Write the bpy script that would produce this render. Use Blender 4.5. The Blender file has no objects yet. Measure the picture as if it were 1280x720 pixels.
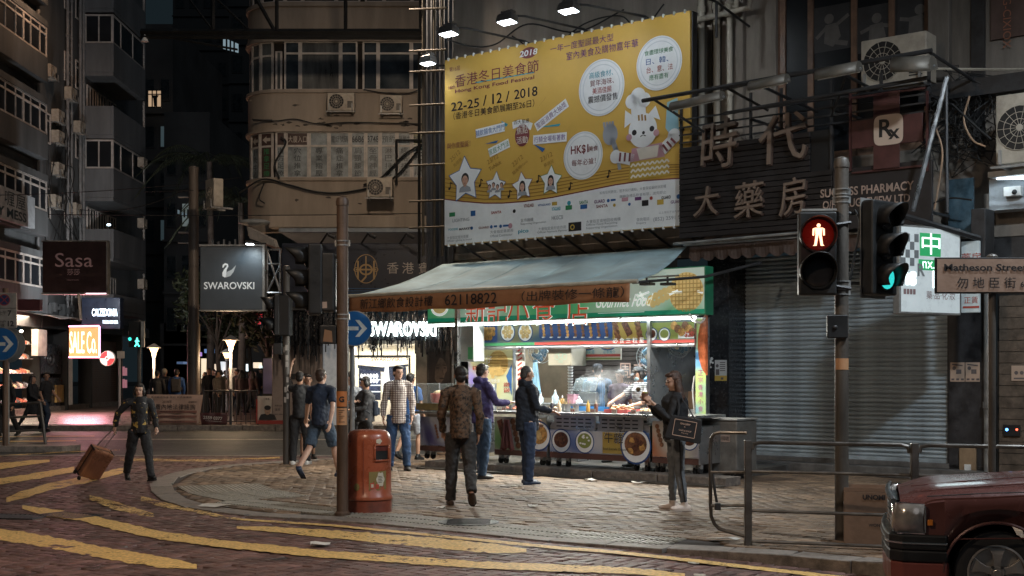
import bpy,bmesh,math,random
import numpy as np
from mathutils import Vector,Matrix,Euler,noise as mnoise
random.seed(7)
SC=bpy.context.scene
R=math.radians
F,CX,HY,H=1600.0,640.0,465.0,1.68
cam_d=bpy.data.cameras.new("camera")
cam=bpy.data.objects.new("camera",cam_d)
SC.collection.objects.link(cam)
SC.camera=cam
cam.location=(0,0,H)
cam.rotation_euler=(R(90),0,0)
cam_d.sensor_width=36.0
cam_d.lens=36.0*F/1280.0
cam_d.shift_y=(HY-360.0)/1280.0
cam_d.clip_start=0.1
cam_d.clip_end=800
W=bpy.data.worlds.new("World")
SC.world=W
W.use_nodes=True
_n=W.node_tree
_bg=_n.nodes["Background"]
_bg.inputs[0].default_value=(0.22,0.36,0.44,1)
_bg.inputs[1].default_value=0.036
SC.view_settings.view_transform='Standard'
SC.view_settings.look='None'
SC.view_settings.exposure=0.0
SC.view_settings.gamma=1.0
SC.cycles.use_denoising=True
SC.cycles.sample_clamp_indirect=4.0
SC.cycles.max_bounces=6
SC.cycles.transparent_max_bounces=12
SC.cycles.use_adaptive_sampling=True
def lamp(name,kind,loc,energy,color=(1,1,1),target=None,size=0.2,spot=None,blend=0.5,parent=None):
 l=bpy.data.lights.new(name,kind)
 l.energy=energy
 l.color=color
 if kind=='SPOT':
  l.spot_size=R(spot or 80)
  l.spot_blend=blend
  l.shadow_soft_size=size
 elif kind=='POINT':
  l.shadow_soft_size=size
 elif kind=='AREA':
  l.shape='RECTANGLE'
  l.size,l.size_y=size if isinstance(size,tuple)else(size,size)
 o=bpy.data.objects.new(name,l)
 SC.collection.objects.link(o)
 o.location=loc
 if target is not None:
  o.rotation_euler=(Vector(target)-Vector(loc)).to_track_quat('-Z','Y').to_euler()
 if parent is not None:
  o.parent=parent
  o.matrix_parent_inverse=WM[parent.name].inverted()
 return o
_sun=bpy.data.lights.new("sun",'SUN')
_sun.energy=0.2
_sun.angle=R(35)
_sun.color=(0.92,0.93,1.0)
sun=bpy.data.objects.new("sun",_sun)
SC.collection.objects.link(sun)
sun.rotation_euler=Vector((-0.42,0.75,-0.62)).to_track_quat('-Z','Y').to_euler()
def P(px,py,d):
 return Vector(((px-CX)/F*d,d,H-(py-HY)/F*d))
def G(px,py,z=0.0):
 d=(H-z)*F/(py-HY)
 return P(px,py,d)
def X(px,d):return(px-CX)/F*d
def Z(py,d):return H-(py-HY)/F*d
class Frame:
 """A vertical plane: local x runs along it, local -y comes out towards the street, z is up."""
 def __init__(s,o,ang):
  s.o=Vector((o[0],o[1],0));s.ang=ang
  s.M=Matrix.Translation(s.o)@Matrix.Rotation(ang,4,'Z')
  s.u=Vector((math.cos(ang),math.sin(ang)));s.n=Vector((math.sin(ang),-math.cos(ang)))
 def s(s,px,out=0.0):
  k=(px-CX)/F
  ox,oy=s.o.x+s.n.x*out,s.o.y+s.n.y*out
  return(k*oy-ox)/(s.u.x-k*s.u.y)
 def d(s,px,out=0.0):
  return s.o.y+s.n.y*out+s.u.y*s.s(px,out)
 def p(s,px,py,out=0.0):
  t=s.s(px,out)
  return Vector((t,-out,Z(py,s.d(px,out))))
 def w(s,x,y,z):
  return s.M@Vector((x,y,z))
UB=math.atan2(-1600,1990)
FB=Frame((3.99,22.4),UB)
FW=Frame((0,0),0)
I4=Matrix.Identity(4)
WM={}
def tag(o,label=None,cat=None,group=None,kind=None):
 if label:o["label"]=label
 if cat:o["category"]=cat
 if group:o["group"]=group
 if kind:o["kind"]=kind
 return o
def thing(name,label,cat,loc=(0,0,0),rotz=0.0,group=None,kind=None):
 o=bpy.data.objects.new(name,None)
 o.empty_display_size=0.2
 SC.collection.objects.link(o)
 o.location=loc
 o.rotation_euler=(0,0,rotz)
 WM[o.name]=Matrix.Translation(Vector(loc))@Matrix.Rotation(rotz,4,'Z')
 return tag(o,label,cat,group,kind)
def kids(o):
 return list(o.children)
def copy_tree(o,parent=None):
 c=o.copy()
 SC.collection.objects.link(c)
 if parent is not None:
  c.parent=parent
  c.matrix_parent_inverse=o.matrix_parent_inverse.copy()
 for ch in kids(o):
  copy_tree(ch,c)
 return c
def dup(o,loc,rotz=None,label=None,group=None,scale=None):
 c=copy_tree(o)
 c.location=loc
 if rotz is not None:c.rotation_euler=(0,0,rotz)
 if scale is not None:c.scale=(scale,)*3 if not hasattr(scale,'__len__')else scale
 if label:c["label"]=label
 if group:c["group"]=group
 WM[c.name]=Matrix.Translation(Vector(loc))@Matrix.Rotation(c.rotation_euler.z,4,'Z')
 return c
class MB:
 def __init__(s,M=None):
  s.v=[];s.f=[];s.mi=[];s.mats=[];s.M=M.M if isinstance(M,Frame)else(M or I4);s.cur=0
 def mat(s,m):
  if m not in s.mats:s.mats.append(m)
  s.cur=s.mats.index(m)
  return s
 def add(s,vs,fs,L=None):
  k=len(s.v)
  T=s.M if L is None else s.M@L
  s.v.extend([tuple(T@Vector(p))for p in vs])
  for f in fs:
   s.f.append([i+k for i in f]);s.mi.append(s.cur)
  return s
 def box(s,x0,x1,y0,y1,z0,z1,L=None):
  if x0>x1:x0,x1=x1,x0
  if y0>y1:y0,y1=y1,y0
  if z0>z1:z0,z1=z1,z0
  vs=[(x,y,z)for z in(z0,z1)for y in(y0,y1)for x in(x0,x1)]
  fs=[(0,2,3,1),(4,5,7,6),(0,1,5,4),(2,6,7,3),(0,4,6,2),(1,3,7,5)]
  return s.add(vs,fs,L)
 def cbox(s,c,sx,sy,sz,L=None,rot=None):
  T=Matrix.Translation(Vector(c))
  if rot is not None:T=T@(rot.to_4x4()if hasattr(rot,'to_4x4')else rot)
  return s.box(-sx/2,sx/2,-sy/2,sy/2,-sz/2,sz/2,(L@T)if L is not None else T)
 def cyl(s,a,b,r0,r1=None,n=12,cap=True,L=None):
  r1=r0 if r1 is None else r1
  a,b=Vector(a),Vector(b)
  q=(b-a).to_track_quat('Z','Y')
  vs=[]
  for c,r in((a,r0),(b,r1)):
   for i in range(n):
    t=2*math.pi*i/n
    vs.append(c+q@Vector((r*math.cos(t),r*math.sin(t),0)))
  fs=[(i,(i+1)%n,n+(i+1)%n,n+i)for i in range(n)]
  if cap:fs+=[tuple(range(n-1,-1,-1)),tuple(range(n,2*n))]
  return s.add(vs,fs,L)
 def tube(s,pts,r,n=8,cap=True,L=None,flat=None):
  pts=[Vector(p)for p in pts]
  rs=r if hasattr(r,'__len__')else[r]*len(pts)
  vs=[];up=None
  for i,p in enumerate(pts):
   t=(pts[min(i+1,len(pts)-1)]-pts[max(i-1,0)]).normalized()
   if up is None:
    up=Vector((0,0,1))if abs(t.z)<0.9 else Vector((1,0,0))
   a=(up-t*up.dot(t))
   a=a.normalized()if a.length>1e-4 else t.orthogonal().normalized()
   up=a;b=t.cross(a)
   rr=rs[i]
   rx,ry=rr if hasattr(rr,'__len__')else(rr,rr)
   for k in range(n):
    h=2*math.pi*k/n
    vs.append(p+a*(ry*math.sin(h))+b*(rx*math.cos(h)))
  fs=[]
  for i in range(len(pts)-1):
   for k in range(n):
    fs.append((i*n+k,i*n+(k+1)%n,(i+1)*n+(k+1)%n,(i+1)*n+k))
  if cap:
   fs+=[tuple(range(n-1,-1,-1)),tuple(range((len(pts)-1)*n,len(pts)*n))]
  return s.add(vs,fs,L)
 def lathe(s,prof,c=(0,0,0),n=24,L=None,sy=1.0):
  vs=[]
  for r,z in prof:
   for k in range(n):
    h=2*math.pi*k/n
    vs.append((c[0]+r*math.cos(h),c[1]+sy*r*math.sin(h),c[2]+z))
  fs=[]
  for i in range(len(prof)-1):
   for k in range(n):
    fs.append((i*n+k,i*n+(k+1)%n,(i+1)*n+(k+1)%n,(i+1)*n+k))
  fs+=[tuple(range(n-1,-1,-1)),tuple(range((len(prof)-1)*n,len(prof)*n))]
  return s.add(vs,fs,L)
 def ell(s,c,rx,ry,rz,nu=12,nv=8,rot=None,L=None):
  T=Matrix.Translation(Vector(c))
  if rot is not None:T=T@rot.to_4x4()
  vs=[(0,0,-rz)]
  for j in range(1,nv):
   a=-math.pi/2+math.pi*j/nv
   for i in range(nu):
    t=2*math.pi*i/nu
    vs.append((rx*math.cos(a)*math.cos(t),ry*math.cos(a)*math.sin(t),rz*math.sin(a)))
  vs.append((0,0,rz))
  fs=[(0,1+(i+1)%nu,1+i)for i in range(nu)]
  for j in range(nv-2):
   for i in range(nu):
    a=1+j*nu
    fs.append((a+i,a+(i+1)%nu,a+nu+(i+1)%nu,a+nu+i))
  e=len(vs)-1;a=1+(nv-2)*nu
  fs+=[(e,a+i,a+(i+1)%nu)for i in range(nu)]
  return s.add(vs,fs,(L@T)if L is not None else T)
 def loft(s,rings,cap=True,L=None,closed=True):
  n=len(rings[0]);vs=[p for r in rings for p in r];fs=[]
  for i in range(len(rings)-1):
   for k in range(n if closed else n-1):
    fs.append((i*n+k,i*n+(k+1)%n,(i+1)*n+(k+1)%n,(i+1)*n+k))
  if cap and closed:
   fs+=[tuple(range(n-1,-1,-1)),tuple(range((len(rings)-1)*n,len(rings)*n))]
  return s.add(vs,fs,L)
 def prism(s,pts,off,L=None):
  """pts: planar 3-D outline; off: extrusion vector"""
  n=len(pts);off=Vector(off)
  vs=[Vector(p)for p in pts]+[Vector(p)+off for p in pts]
  fs=[tuple(range(n-1,-1,-1)),tuple(range(n,2*n))]
  fs+=[(i,(i+1)%n,n+(i+1)%n,n+i)for i in range(n)]
  return s.add(vs,fs,L)
 def face(s,pts,L=None):
  return s.add(pts,[tuple(range(len(pts)))],L)
 def mk(s,name,m=None,parent=None,smooth=False,bevel=0.0,kind=None,world=True,sub=0,fix=False,thick=0.0):
  me=bpy.data.meshes.new(name)
  vs=s.v
  if parent is not None and world:
   inv=WM[parent.name].inverted()
   vs=[tuple(inv@Vector(p))for p in vs]
  me.from_pydata(vs,[],s.f)
  if s.mats:
   for mm in s.mats:me.materials.append(mm)
   me.polygons.foreach_set("material_index",s.mi)
  elif m is not None:
   me.materials.append(m)
  if fix:
   bm=bmesh.new();bm.from_mesh(me)
   bmesh.ops.recalc_face_normals(bm,faces=bm.faces);bm.to_mesh(me);bm.free()
  if smooth:
   me.polygons.foreach_set("use_smooth",[True]*len(me.polygons))
   if smooth!='all':
    try:me.set_sharp_from_angle(angle=R(40))
    except Exception:pass
  me.update()
  o=bpy.data.objects.new(name,me)
  SC.collection.objects.link(o)
  if parent is not None:
   o.parent=parent
   WM[o.name]=WM[parent.name]if world else I4
  else:
   WM[o.name]=I4
  if bevel:
   b=o.modifiers.new("bevel",'BEVEL');b.width=bevel;b.segments=2;b.limit_method='ANGLE';b.angle_limit=R(40)
  if thick:
   b=o.modifiers.new("solid",'SOLIDIFY');b.thickness=thick;b.offset=0
  if sub:
   b=o.modifiers.new("sub",'SUBSURF');b.levels=sub;b.render_levels=sub
  if kind:o["kind"]=kind
  return o
def boxp(name,m,parent,M,x0,x1,y0,y1,z0,z1,bevel=0.0,label=None):
 o=MB(M).box(x0,x1,y0,y1,z0,z1).mk(name,m,parent,bevel=bevel)
 if label:o["label"]=label
 return o
def root_mesh(mb,name,m,label,cat,origin=None,**k):
 """a thing that is one mesh: its origin goes to its base"""
 if origin is not None:
  o_=Vector(origin)
  mb.v=[tuple(Vector(p)-o_)for p in mb.v]
 group=k.pop('group',None)
 o=mb.mk(name,m,None,**k)
 if origin is not None:
  o.location=origin
  WM[o.name]=Matrix.Translation(o_)
 return tag(o,label,cat,group)
_mc={}
def mat(name,col,rough=0.6,metal=0.0,var=0.18,scale=4.0,bump=0.12,bscale=None,emit=None,es=0.0,spec=0.5,dirt=0.0,dcol=(0.02,0.017,0.015),coat=0.0,alpha=None,trans=0.0,streak=False,isl=0.0,rnd=0.0,wp=False):
 key=(name,tuple(col),rough,metal,es)
 if key in _mc:return _mc[key]
 m=bpy.data.materials.new(name);m.use_nodes=True
 nt=m.node_tree;N=nt.nodes;L=nt.links
 b=N["Principled BSDF"]
 b.inputs["Base Color"].default_value=(*col,1)
 b.inputs["Metallic"].default_value=metal
 b.inputs["Roughness"].default_value=rough
 b.inputs["Specular IOR Level"].default_value=spec
 if coat:b.inputs["Coat Weight"].default_value=coat;b.inputs["Coat Roughness"].default_value=0.08
 if trans:
  b.inputs["Transmission Weight"].default_value=trans
 if alpha is not None:b.inputs["Alpha"].default_value=alpha
 if emit is not None:
  b.inputs["Emission Color"].default_value=(*emit,1);b.inputs["Emission Strength"].default_value=es
 if var or bump or dirt or isl or rnd:
  tc=N.new("ShaderNodeTexCoord")
  src=N.new("ShaderNodeNewGeometry").outputs["Position"]if wp else tc.outputs["Object"]
  if streak:
   mp=N.new("ShaderNodeMapping");mp.inputs["Scale"].default_value=(1,1,0.18)
   L.new(src,mp.inputs[0]);src=mp.outputs[0]
  nz=N.new("ShaderNodeTexNoise");nz.inputs["Scale"].default_value=scale
  nz.inputs["Detail"].default_value=7;nz.inputs["Roughness"].default_value=0.65
  L.new(src,nz.inputs["Vector"])
  col_out=None
  if var or isl or rnd:
   hs=N.new("ShaderNodeHueSaturation");hs.inputs["Color"].default_value=(*col,1)
   mr=N.new("ShaderNodeMapRange");mr.inputs[1].default_value=0.3;mr.inputs[2].default_value=0.7
   mr.inputs[3].default_value=1-var*1.6;mr.inputs[4].default_value=1+var*1.6
   L.new(nz.outputs[0],mr.inputs[0])
   val=mr.outputs[0]
   if isl or rnd:
    ge=N.new("ShaderNodeNewGeometry");oi=N.new("ShaderNodeObjectInfo")
    ad=N.new("ShaderNodeMath");ad.operation='ADD'
    L.new(ge.outputs["Random Per Island"],ad.inputs[0]);L.new(oi.outputs["Random"],ad.inputs[1])
    fr=N.new("ShaderNodeMath");fr.operation='FRACT';L.new(ad.outputs[0],fr.inputs[0])
    m2=N.new("ShaderNodeMapRange");a_=isl or rnd
    m2.inputs[3].default_value=1-a_;m2.inputs[4].default_value=1+a_
    L.new(fr.outputs[0],m2.inputs[0])
    mu=N.new("ShaderNodeMath");mu.operation='MULTIPLY'
    L.new(val,mu.inputs[0]);L.new(m2.outputs[0],mu.inputs[1]);val=mu.outputs[0]
   L.new(val,hs.inputs["Value"])
   col_out=hs.outputs[0]
   rr=N.new("ShaderNodeMapRange");rr.inputs[1].default_value=0.3;rr.inputs[2].default_value=0.7
   rr.inputs[3].default_value=max(0.03,rough-0.12);rr.inputs[4].default_value=min(1,rough+0.12)
   L.new(nz.outputs[0],rr.inputs[0]);L.new(rr.outputs[0],b.inputs["Roughness"])
  if dirt:
   n2=N.new("ShaderNodeTexNoise");n2.inputs["Scale"].default_value=scale*0.35;n2.inputs["Detail"].default_value=9
   n2.inputs["Roughness"].default_value=0.7;L.new(src,n2.inputs["Vector"])
   m3=N.new("ShaderNodeMapRange");m3.inputs[1].default_value=0.5;m3.inputs[2].default_value=0.68
   m3.inputs[4].default_value=dirt;L.new(n2.outputs[0],m3.inputs[0])
   mx=N.new("ShaderNodeMix");mx.data_type='RGBA'
   L.new(m3.outputs[0],mx.inputs[0])
   if col_out:L.new(col_out,mx.inputs[6])
   else:mx.inputs[6].default_value=(*col,1)
   mx.inputs[7].default_value=(*dcol,1);col_out=mx.outputs[2]
  if col_out:L.new(col_out,b.inputs["Base Color"])
  if bump:
   n3=N.new("ShaderNodeTexNoise");n3.inputs["Scale"].default_value=bscale or scale*6;n3.inputs["Detail"].default_value=6
   L.new(tc.outputs["Object"],n3.inputs["Vector"])
   bp=N.new("ShaderNodeBump");bp.inputs["Strength"].default_value=bump;bp.inputs["Distance"].default_value=0.02
   L.new(n3.outputs[0],bp.inputs["Height"]);L.new(bp.outputs[0],b.inputs["Normal"])
 _mc[key]=m
 return m
def glow(name,col,s):
 return mat(name,col,0.5,var=0,bump=0,emit=col,es=s)
def flatc(name,col,rough=0.55,es=0.0):
 """flat print / vinyl colour; es > 0 only for back-lit signs"""
 return mat(name,col,rough,var=0.05,scale=3,bump=0.0,emit=col if es else None,es=es)
_tc={}
def text_geo(s,bold=0.0,sp=1.0):
 key=(s,bold,sp)
 if key in _tc:return _tc[key]
 cu=bpy.data.curves.new("text",'FONT')
 cu.body=s;cu.size=1.0;cu.offset=bold;cu.resolution_u=3;cu.space_character=sp
 cu.align_x='LEFT'
 o=bpy.data.objects.new("text",cu)
 me=bpy.data.meshes.new_from_object(o)
 v=np.array([tuple(x.co)for x in me.vertices]).reshape(-1,3)
 f=[tuple(p.vertices)for p in me.polygons]
 bpy.data.objects.remove(o);bpy.data.curves.remove(cu);bpy.data.meshes.remove(me)
 if len(v):
  lo,hi=v.min(0),v.max(0)
 else:
  lo=hi=np.zeros(3)
 _tc[key]=(v,f,lo,hi)
 return _tc[key]
class Board:
 """Flat print laid on a plane. (a, b) are coordinates on the board, mapped to 3-D by org + a*U + b*V + layer*N."""
 def __init__(s,org,U,V,N,parent):
  s.o,s.U,s.V,s.N=Vector(org),Vector(U),Vector(V),Vector(N).normalized()
  s.parent=parent;s.lay=0
 def pt(s,a,b,k):return s.o+s.U*a+s.V*b+s.N*(0.004+0.0025*k)
 def poly(s,mb,pts,k=0):
  mb.face([s.pt(a,b,k)for a,b in pts]);return s
 def disc(s,mb,c,r,k=0,n=32,ry=None,a0=0,a1=360):
  ry=ry or r
  pts=[(c[0]+r*math.cos(R(a0+(a1-a0)*i/n)),c[1]+ry*math.sin(R(a0+(a1-a0)*i/n)))for i in range(n if a1-a0==360 else n+1)]
  return s.poly(mb,pts,k)
 def ring(s,mb,c,r,w,k=0,n=36,ry=None):
  ry=ry or r
  for i in range(n):
   t0,t1=2*math.pi*i/n,2*math.pi*(i+1)/n
   s.poly(mb,[(c[0]+r*math.cos(t0),c[1]+ry*math.sin(t0)),(c[0]+r*math.cos(t1),c[1]+ry*math.sin(t1)),(c[0]+(r-w)*math.cos(t1),c[1]+(ry-w)*math.sin(t1)),(c[0]+(r-w)*math.cos(t0),c[1]+(ry-w)*math.sin(t0))],k)
  return s
 def rect(s,mb,a0,b0,a1,b1,k=0):return s.poly(mb,[(a0,b0),(a1,b0),(a1,b1),(a0,b1)],k)
 def line(s,mb,p,q,w,k=0):
  p,q=Vector(p),Vector(q);t=(q-p).normalized();n=Vector((-t.y,t.x))*w/2
  return s.poly(mb,[tuple(p+n),tuple(q+n),tuple(q-n),tuple(p-n)],k)
 def text(s,mb,txt,c,h,k=1,w=None,rot=0.0,bold=0.0,align='C',sp=1.0,slant=0.0,wob=0.0):
  """c: centre (align C) or left end; h: glyph height on the board; w: total width if forced"""
  if any(ord(c)>0x2e80 for c in txt):bold=0
  v,f,lo,hi=text_geo(txt,bold,sp)
  if not len(v):return s
  ht=hi[1]-lo[1];wt=max(1e-6,hi[0]-lo[0])
  sy=h/ht;sx=sy if w is None else w/wt
  x=(v[:,0]-lo[0])*sx;y=(v[:,1]-lo[1])*sy-h/2
  tw=wt*sx
  if align=='C':x=x-tw/2
  elif align=='R':x=x-tw
  x=x+slant*y
  if wob:y=y+wob*h*np.sin(x/h*3.1)
  ca,sa=math.cos(R(rot)),math.sin(R(rot))
  xx=c[0]+x*ca-y*sa;yy=c[1]+x*sa+y*ca
  o=np.array(s.o+s.N*(0.004+0.0025*k));U=np.array(s.U);V=np.array(s.V)
  pts=o+np.outer(xx,U)+np.outer(yy,V)
  base=len(mb.v)
  if mb.M is I4:mb.v.extend(map(tuple,pts))
  else:mb.v.extend([tuple(mb.M@Vector(p))for p in pts])
  for ff in f:
   mb.f.append([i+base for i in ff]);mb.mi.append(mb.cur)
  return s
M_black=mat("black_paint",(0.009,0.0095,0.010),0.5,var=0.25,bump=0.08)
M_rubber=mat("black_rubber",(0.015,0.015,0.015),0.75)
M_steel=mat("brushed_steel",(0.42,0.43,0.44),0.32,metal=0.9,var=0.12,bump=0.05)
M_galv=mat("galvanised_metal",(0.32,0.32,0.31),0.5,metal=0.5,var=0.2,dirt=0.5)
M_dark=mat("dark_metal",(0.045,0.045,0.047),0.5,metal=0.4,var=0.25,dirt=0.3)
M_rust=mat("rusty_brown_paint",(0.12,0.075,0.05),0.55,var=0.45,scale=5,bump=0.3,dirt=0.7,dcol=(0.03,0.018,0.012),streak=True)
M_glassd=mat("dark_window_glass",(0.012,0.014,0.017),0.42,spec=.25,var=0.3,scale=0.7,bump=0.03)
M_white=mat("white_paint",(0.7,0.7,0.68),0.5,var=0.08,dirt=0.25,dcol=(0.25,0.22,0.18))
M_cable=mat("black_cable",(0.012,0.012,0.012),0.6,var=0)
# ================================================================ GROUND
def inside(pts,poly):
 """numpy point-in-polygon"""
 x,y=pts[:,0],pts[:,1];r=np.zeros(len(x),bool);n=len(poly)
 for i in range(n):
  x0,y0=poly[i];x1,y1=poly[(i+1)%n]
  if y0==y1:continue
  c=((y0>y)!=(y1>y))&(x<(x1-x0)*(y-y0)/(y1-y0)+x0)
  r^=c
 return r
def gxy(px,py):v=G(px,py);return(v.x,v.y)
def smooth01(t):t=np.clip(t,0,1);return t*t*(3-2*t)
def zroad(x,y):return-0.015-0.10*smooth01((np.asarray(x)-0.6)/2.6)-0.0*np.asarray(y)
kerb_px=[(1400,736),(1280,722),(1200,712),(1097,701),(1030,695),(966,690),(900,686),(800,681),(700,674),(640,668),(560,660),(500,654),(419,648),(365,645),(317,642),(275,637),(243,632),(218,624),(204,614),(201,606),(208,598),(224,592),(250,586.5),(285,582),(330,578.5),(380,575),(440,572),(500,569.5),(545,568)]
KERB=[gxy(*p)for p in kerb_px]
WALK=KERB+[(-1.2,30),(1,37),(40,37),(40,-6),(10,-2)]
ROADP=[(-16,9.3),(-19,25.9),(-1.6,25.9)]+KERB[::-1]+[(5.5,9.0)]
gm=MB();gm.box(-150,150,-40,260,-1.2,-0.3)
ground=gm.mk("ground",mat("bedding_earth",(0.03,0.028,0.026),0.9),kind="structure")
def asphalt_mat():
 m=mat("asphalt",(0.048,0.05,0.048),0.55,var=0.3,scale=1.3,bump=0.5,bscale=160,dirt=0.35,dcol=(0.02,0.02,0.02))
 return m
am=MB()
nx,ny=50,12
vs=[];fs=[]
for j in range(ny+1):
 for i in range(nx+1):
  x=-62+124*i/nx;y=25.8+11.7*j/ny
  vs.append((x,y,-0.03+0.03*math.sin(math.pi*j/ny)))
for j in range(ny):
 for i in range(nx):
  a=j*(nx+1)+i;fs.append((a,a+1,a+nx+2,a+nx+1))
am.add(vs,fs)
am.box(-62,62,-40,25.8,-0.26,-0.20)
road=am.mk("road",asphalt_mat(),kind="structure",smooth=True)
M_brick=mat("red_brick_paver",(0.128,0.070,0.058),0.56,wp=True,var=0.3,scale=3.0,bump=0.35,bscale=70,dirt=0.6,dcol=(0.04,0.027,0.024),isl=0.38)
M_pave=mat("tan_brick_paver",(0.185,0.125,0.08),0.6,wp=True,var=0.32,scale=1.6,bump=0.35,bscale=70,dirt=0.65,dcol=(0.06,0.045,0.036),isl=0.34)
M_joint=mat("joint_sand",(0.035,0.028,0.024),0.9,var=0.3)
M_kerb=mat("granite_kerb",(0.2,0.17,0.145),0.6,var=0.3,scale=12,bump=0.3,dirt=0.5)
BL,BW,GAP=0.225,0.1125,0.012
def bricks(kind,poly,ang,zf,seed,jit=0.0028):
 """centres, yaw and half sizes of the pavers inside poly"""
 rng=np.random.RandomState(seed)
 P_=np.array(poly);c,s_=math.cos(ang),math.sin(ang)
 L_=np.stack([P_[:,0]*c+P_[:,1]*s_,-P_[:,0]*s_+P_[:,1]*c],1)
 lo,hi=L_.min(0)-0.5,L_.max(0)+0.5
 out=[]
 if kind=='herring':
  i0,i1=int(lo[0]/BW),int(hi[0]/BW);j0,j1=int(lo[1]/BW),int(hi[1]/BW)
  I,J=np.meshgrid(np.arange(i0,i1),np.arange(j0,j1));I=I.ravel();J=J.ravel()
  k=(I-J)%4
  h=k==0;v=k==3
  cx=np.concatenate([(I[h]+1.0)*BW,(I[v]+0.5)*BW]);cy=np.concatenate([(J[h]+0.5)*BW,(J[v]+1.0)*BW])
  yaw=np.concatenate([np.zeros(h.sum()),np.full(v.sum(),math.pi/2)])
 else:
  i0,i1=int(lo[0]/BL),int(hi[0]/BL);j0,j1=int(lo[1]/BW),int(hi[1]/BW)
  I,J=np.meshgrid(np.arange(i0,i1),np.arange(j0,j1));I=I.ravel();J=J.ravel()
  cx=(I+0.5*(J%2))*BL;cy=J*BW;yaw=np.zeros(len(cx))
 wx,wy=cx*c-cy*s_,cx*s_+cy*c
 ok=inside(np.stack([wx,wy],1),poly)
 ok&=(wy>8.5)&(np.abs(wx)<0.47*wy+1.5)&(wy<27)
 wx,wy,yaw=wx[ok],wy[ok],yaw[ok]+ang
 n=len(wx)
 z=zf(wx,wy)+rng.uniform(-jit,jit,n)+0.006*np.sin(wx*1.7+wy)*np.cos(wy*1.3)
 z=z-(rng.rand(n)<0.05)*0.009
 tx,ty=rng.normal(0,0.011,n),rng.normal(0,0.011,n)
 yaw=yaw+rng.normal(0,0.012,n)
 return wx,wy,z,yaw,tx,ty
def brick_verts():
 hx,hy,b=(BL-GAP)/2,(BW-GAP)/2,0.006
 t=[(-hx+b,-hy+b,0),(hx-b,-hy+b,0),(hx-b,hy-b,0),(-hx+b,hy-b,0)]
 m_=[(-hx,-hy,-0.005),(hx,-hy,-0.005),(hx,hy,-0.005),(-hx,hy,-0.005)]
 d=[(-hx,-hy,-0.045),(hx,-hy,-0.045),(hx,hy,-0.045),(-hx,hy,-0.045)]
 f=[(0,1,2,3)]+[(4+i,4+(i+1)%4,(i+1)%4,i)for i in range(4)]+[(8+i,8+(i+1)%4,4+(i+1)%4,4+i)for i in range(4)]
 return np.array(t+m_+d),f
def lay(root,data,m,name,n_single=300):
 wx,wy,z,yaw,tx,ty=data
 order=np.argsort(wy+0.25*np.abs(wx))
 vis=[i for i in order if abs(wx[i]/wy[i])<0.41 and(z[i]<99)and wy[i]>10.35][:n_single]
 vis_set=set(vis)
 bv,bf=brick_verts()
 me=bpy.data.meshes.new(name);me.from_pydata([tuple(v)for v in bv],[],bf);me.materials.append(m)
 for i in vis:
  o=bpy.data.objects.new(name,me);SC.collection.objects.link(o);o.parent=root
  o.location=(wx[i],wy[i],z[i]);o.rotation_euler=(tx[i],ty[i],yaw[i])
 rest=np.array([i for i in range(len(wx))if i not in vis_set])
 c,s_=np.cos(yaw[rest])[:,None],np.sin(yaw[rest])[:,None]
 x,y,zz=bv[:,0][None],bv[:,1][None],bv[:,2][None]
 Z_=zz+z[rest][:,None]+y*tx[rest][:,None]-x*ty[rest][:,None]
 Xw=wx[rest][:,None]+x*c-y*s_;Yw=wy[rest][:,None]+x*s_+y*c
 V=np.stack([Xw,Yw,Z_],2).reshape(-1,3)
 nb=len(bv);Fa=np.array(bf)
 Fs=(Fa[None]+(np.arange(len(rest))*nb)[:,None,None]).reshape(-1,4)
 me2=bpy.data.meshes.new(name+"_field")
 me2.vertices.add(len(V));me2.vertices.foreach_set("co",V.ravel())
 me2.loops.add(Fs.size);me2.loops.foreach_set("vertex_index",Fs.ravel().astype(np.int32))
 me2.polygons.add(len(Fs));me2.polygons.foreach_set("loop_start",(np.arange(len(Fs))*4).astype(np.int32))
 me2.update(calc_edges=True);me2.materials.append(m)
 o=bpy.data.objects.new(name+"_field",me2);SC.collection.objects.link(o);o.parent=root;o["kind"]="stuff"
 return o
def sheet(poly,z,dz):
 mb=MB();mb.prism([(x,y,z)for x,y in poly],(0,0,dz));return mb
mb=MB();n_=40
vs=[];fs=[]
for j in range(n_+1):
 for i in range(n_+1):
  x=-20+27*i/n_;y=8.2+17.6*j/n_;vs.append((x,y,float(zroad(x,y))-0.016))
for j in range(n_):
 for i in range(n_):
  a=j*(n_+1)+i;fs.append((a,a+1,a+n_+2,a+n_+1))
mb.add(vs,fs)
brick_road=mb.mk("brick_road",M_joint,kind="structure");WM["brick_road"]=I4
lay(brick_road,bricks('herring',ROADP,UB+0.06,zroad,3),M_brick,"paver")
side=sheet(WALK,-0.2,0.188).mk("pavement",M_joint,kind="structure",fix=True)
def offset_px(pts,dy):return[gxy(x,y+dy)for x,y in pts]
tact_c=[(300,627),(360,633),(430,641),(520,649),(610,658),(700,667),(790,673.5),(862,678.5)]
TP=[Vector((*gxy(*p),0))for p in tact_c]
def along(pts,step):
 out=[];acc=0.0;i=0
 for a,b in zip(pts[:-1],pts[1:]):
  L_=(b-a).length;t=acc
  while t<L_:
   out.append((a+(b-a)*(t/L_),(b-a).normalized()));t+=step
  acc=t-L_
 return out
d_=bricks('run',WALK,UB,lambda x,y:np.zeros_like(x),5)
pts_w=np.stack([d_[0],d_[1]],1)
keep=np.ones(len(pts_w),bool)
for a,b in zip(TP[:-1],TP[1:]):
 ab=np.array([(b-a).x,(b-a).y]);t=np.clip(((pts_w-[a.x,a.y])@ab)/(ab@ab),0,1)
 q=np.array([a.x,a.y])+t[:,None]*ab
 keep&=np.hypot(*(pts_w-q).T)>0.33
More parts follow.
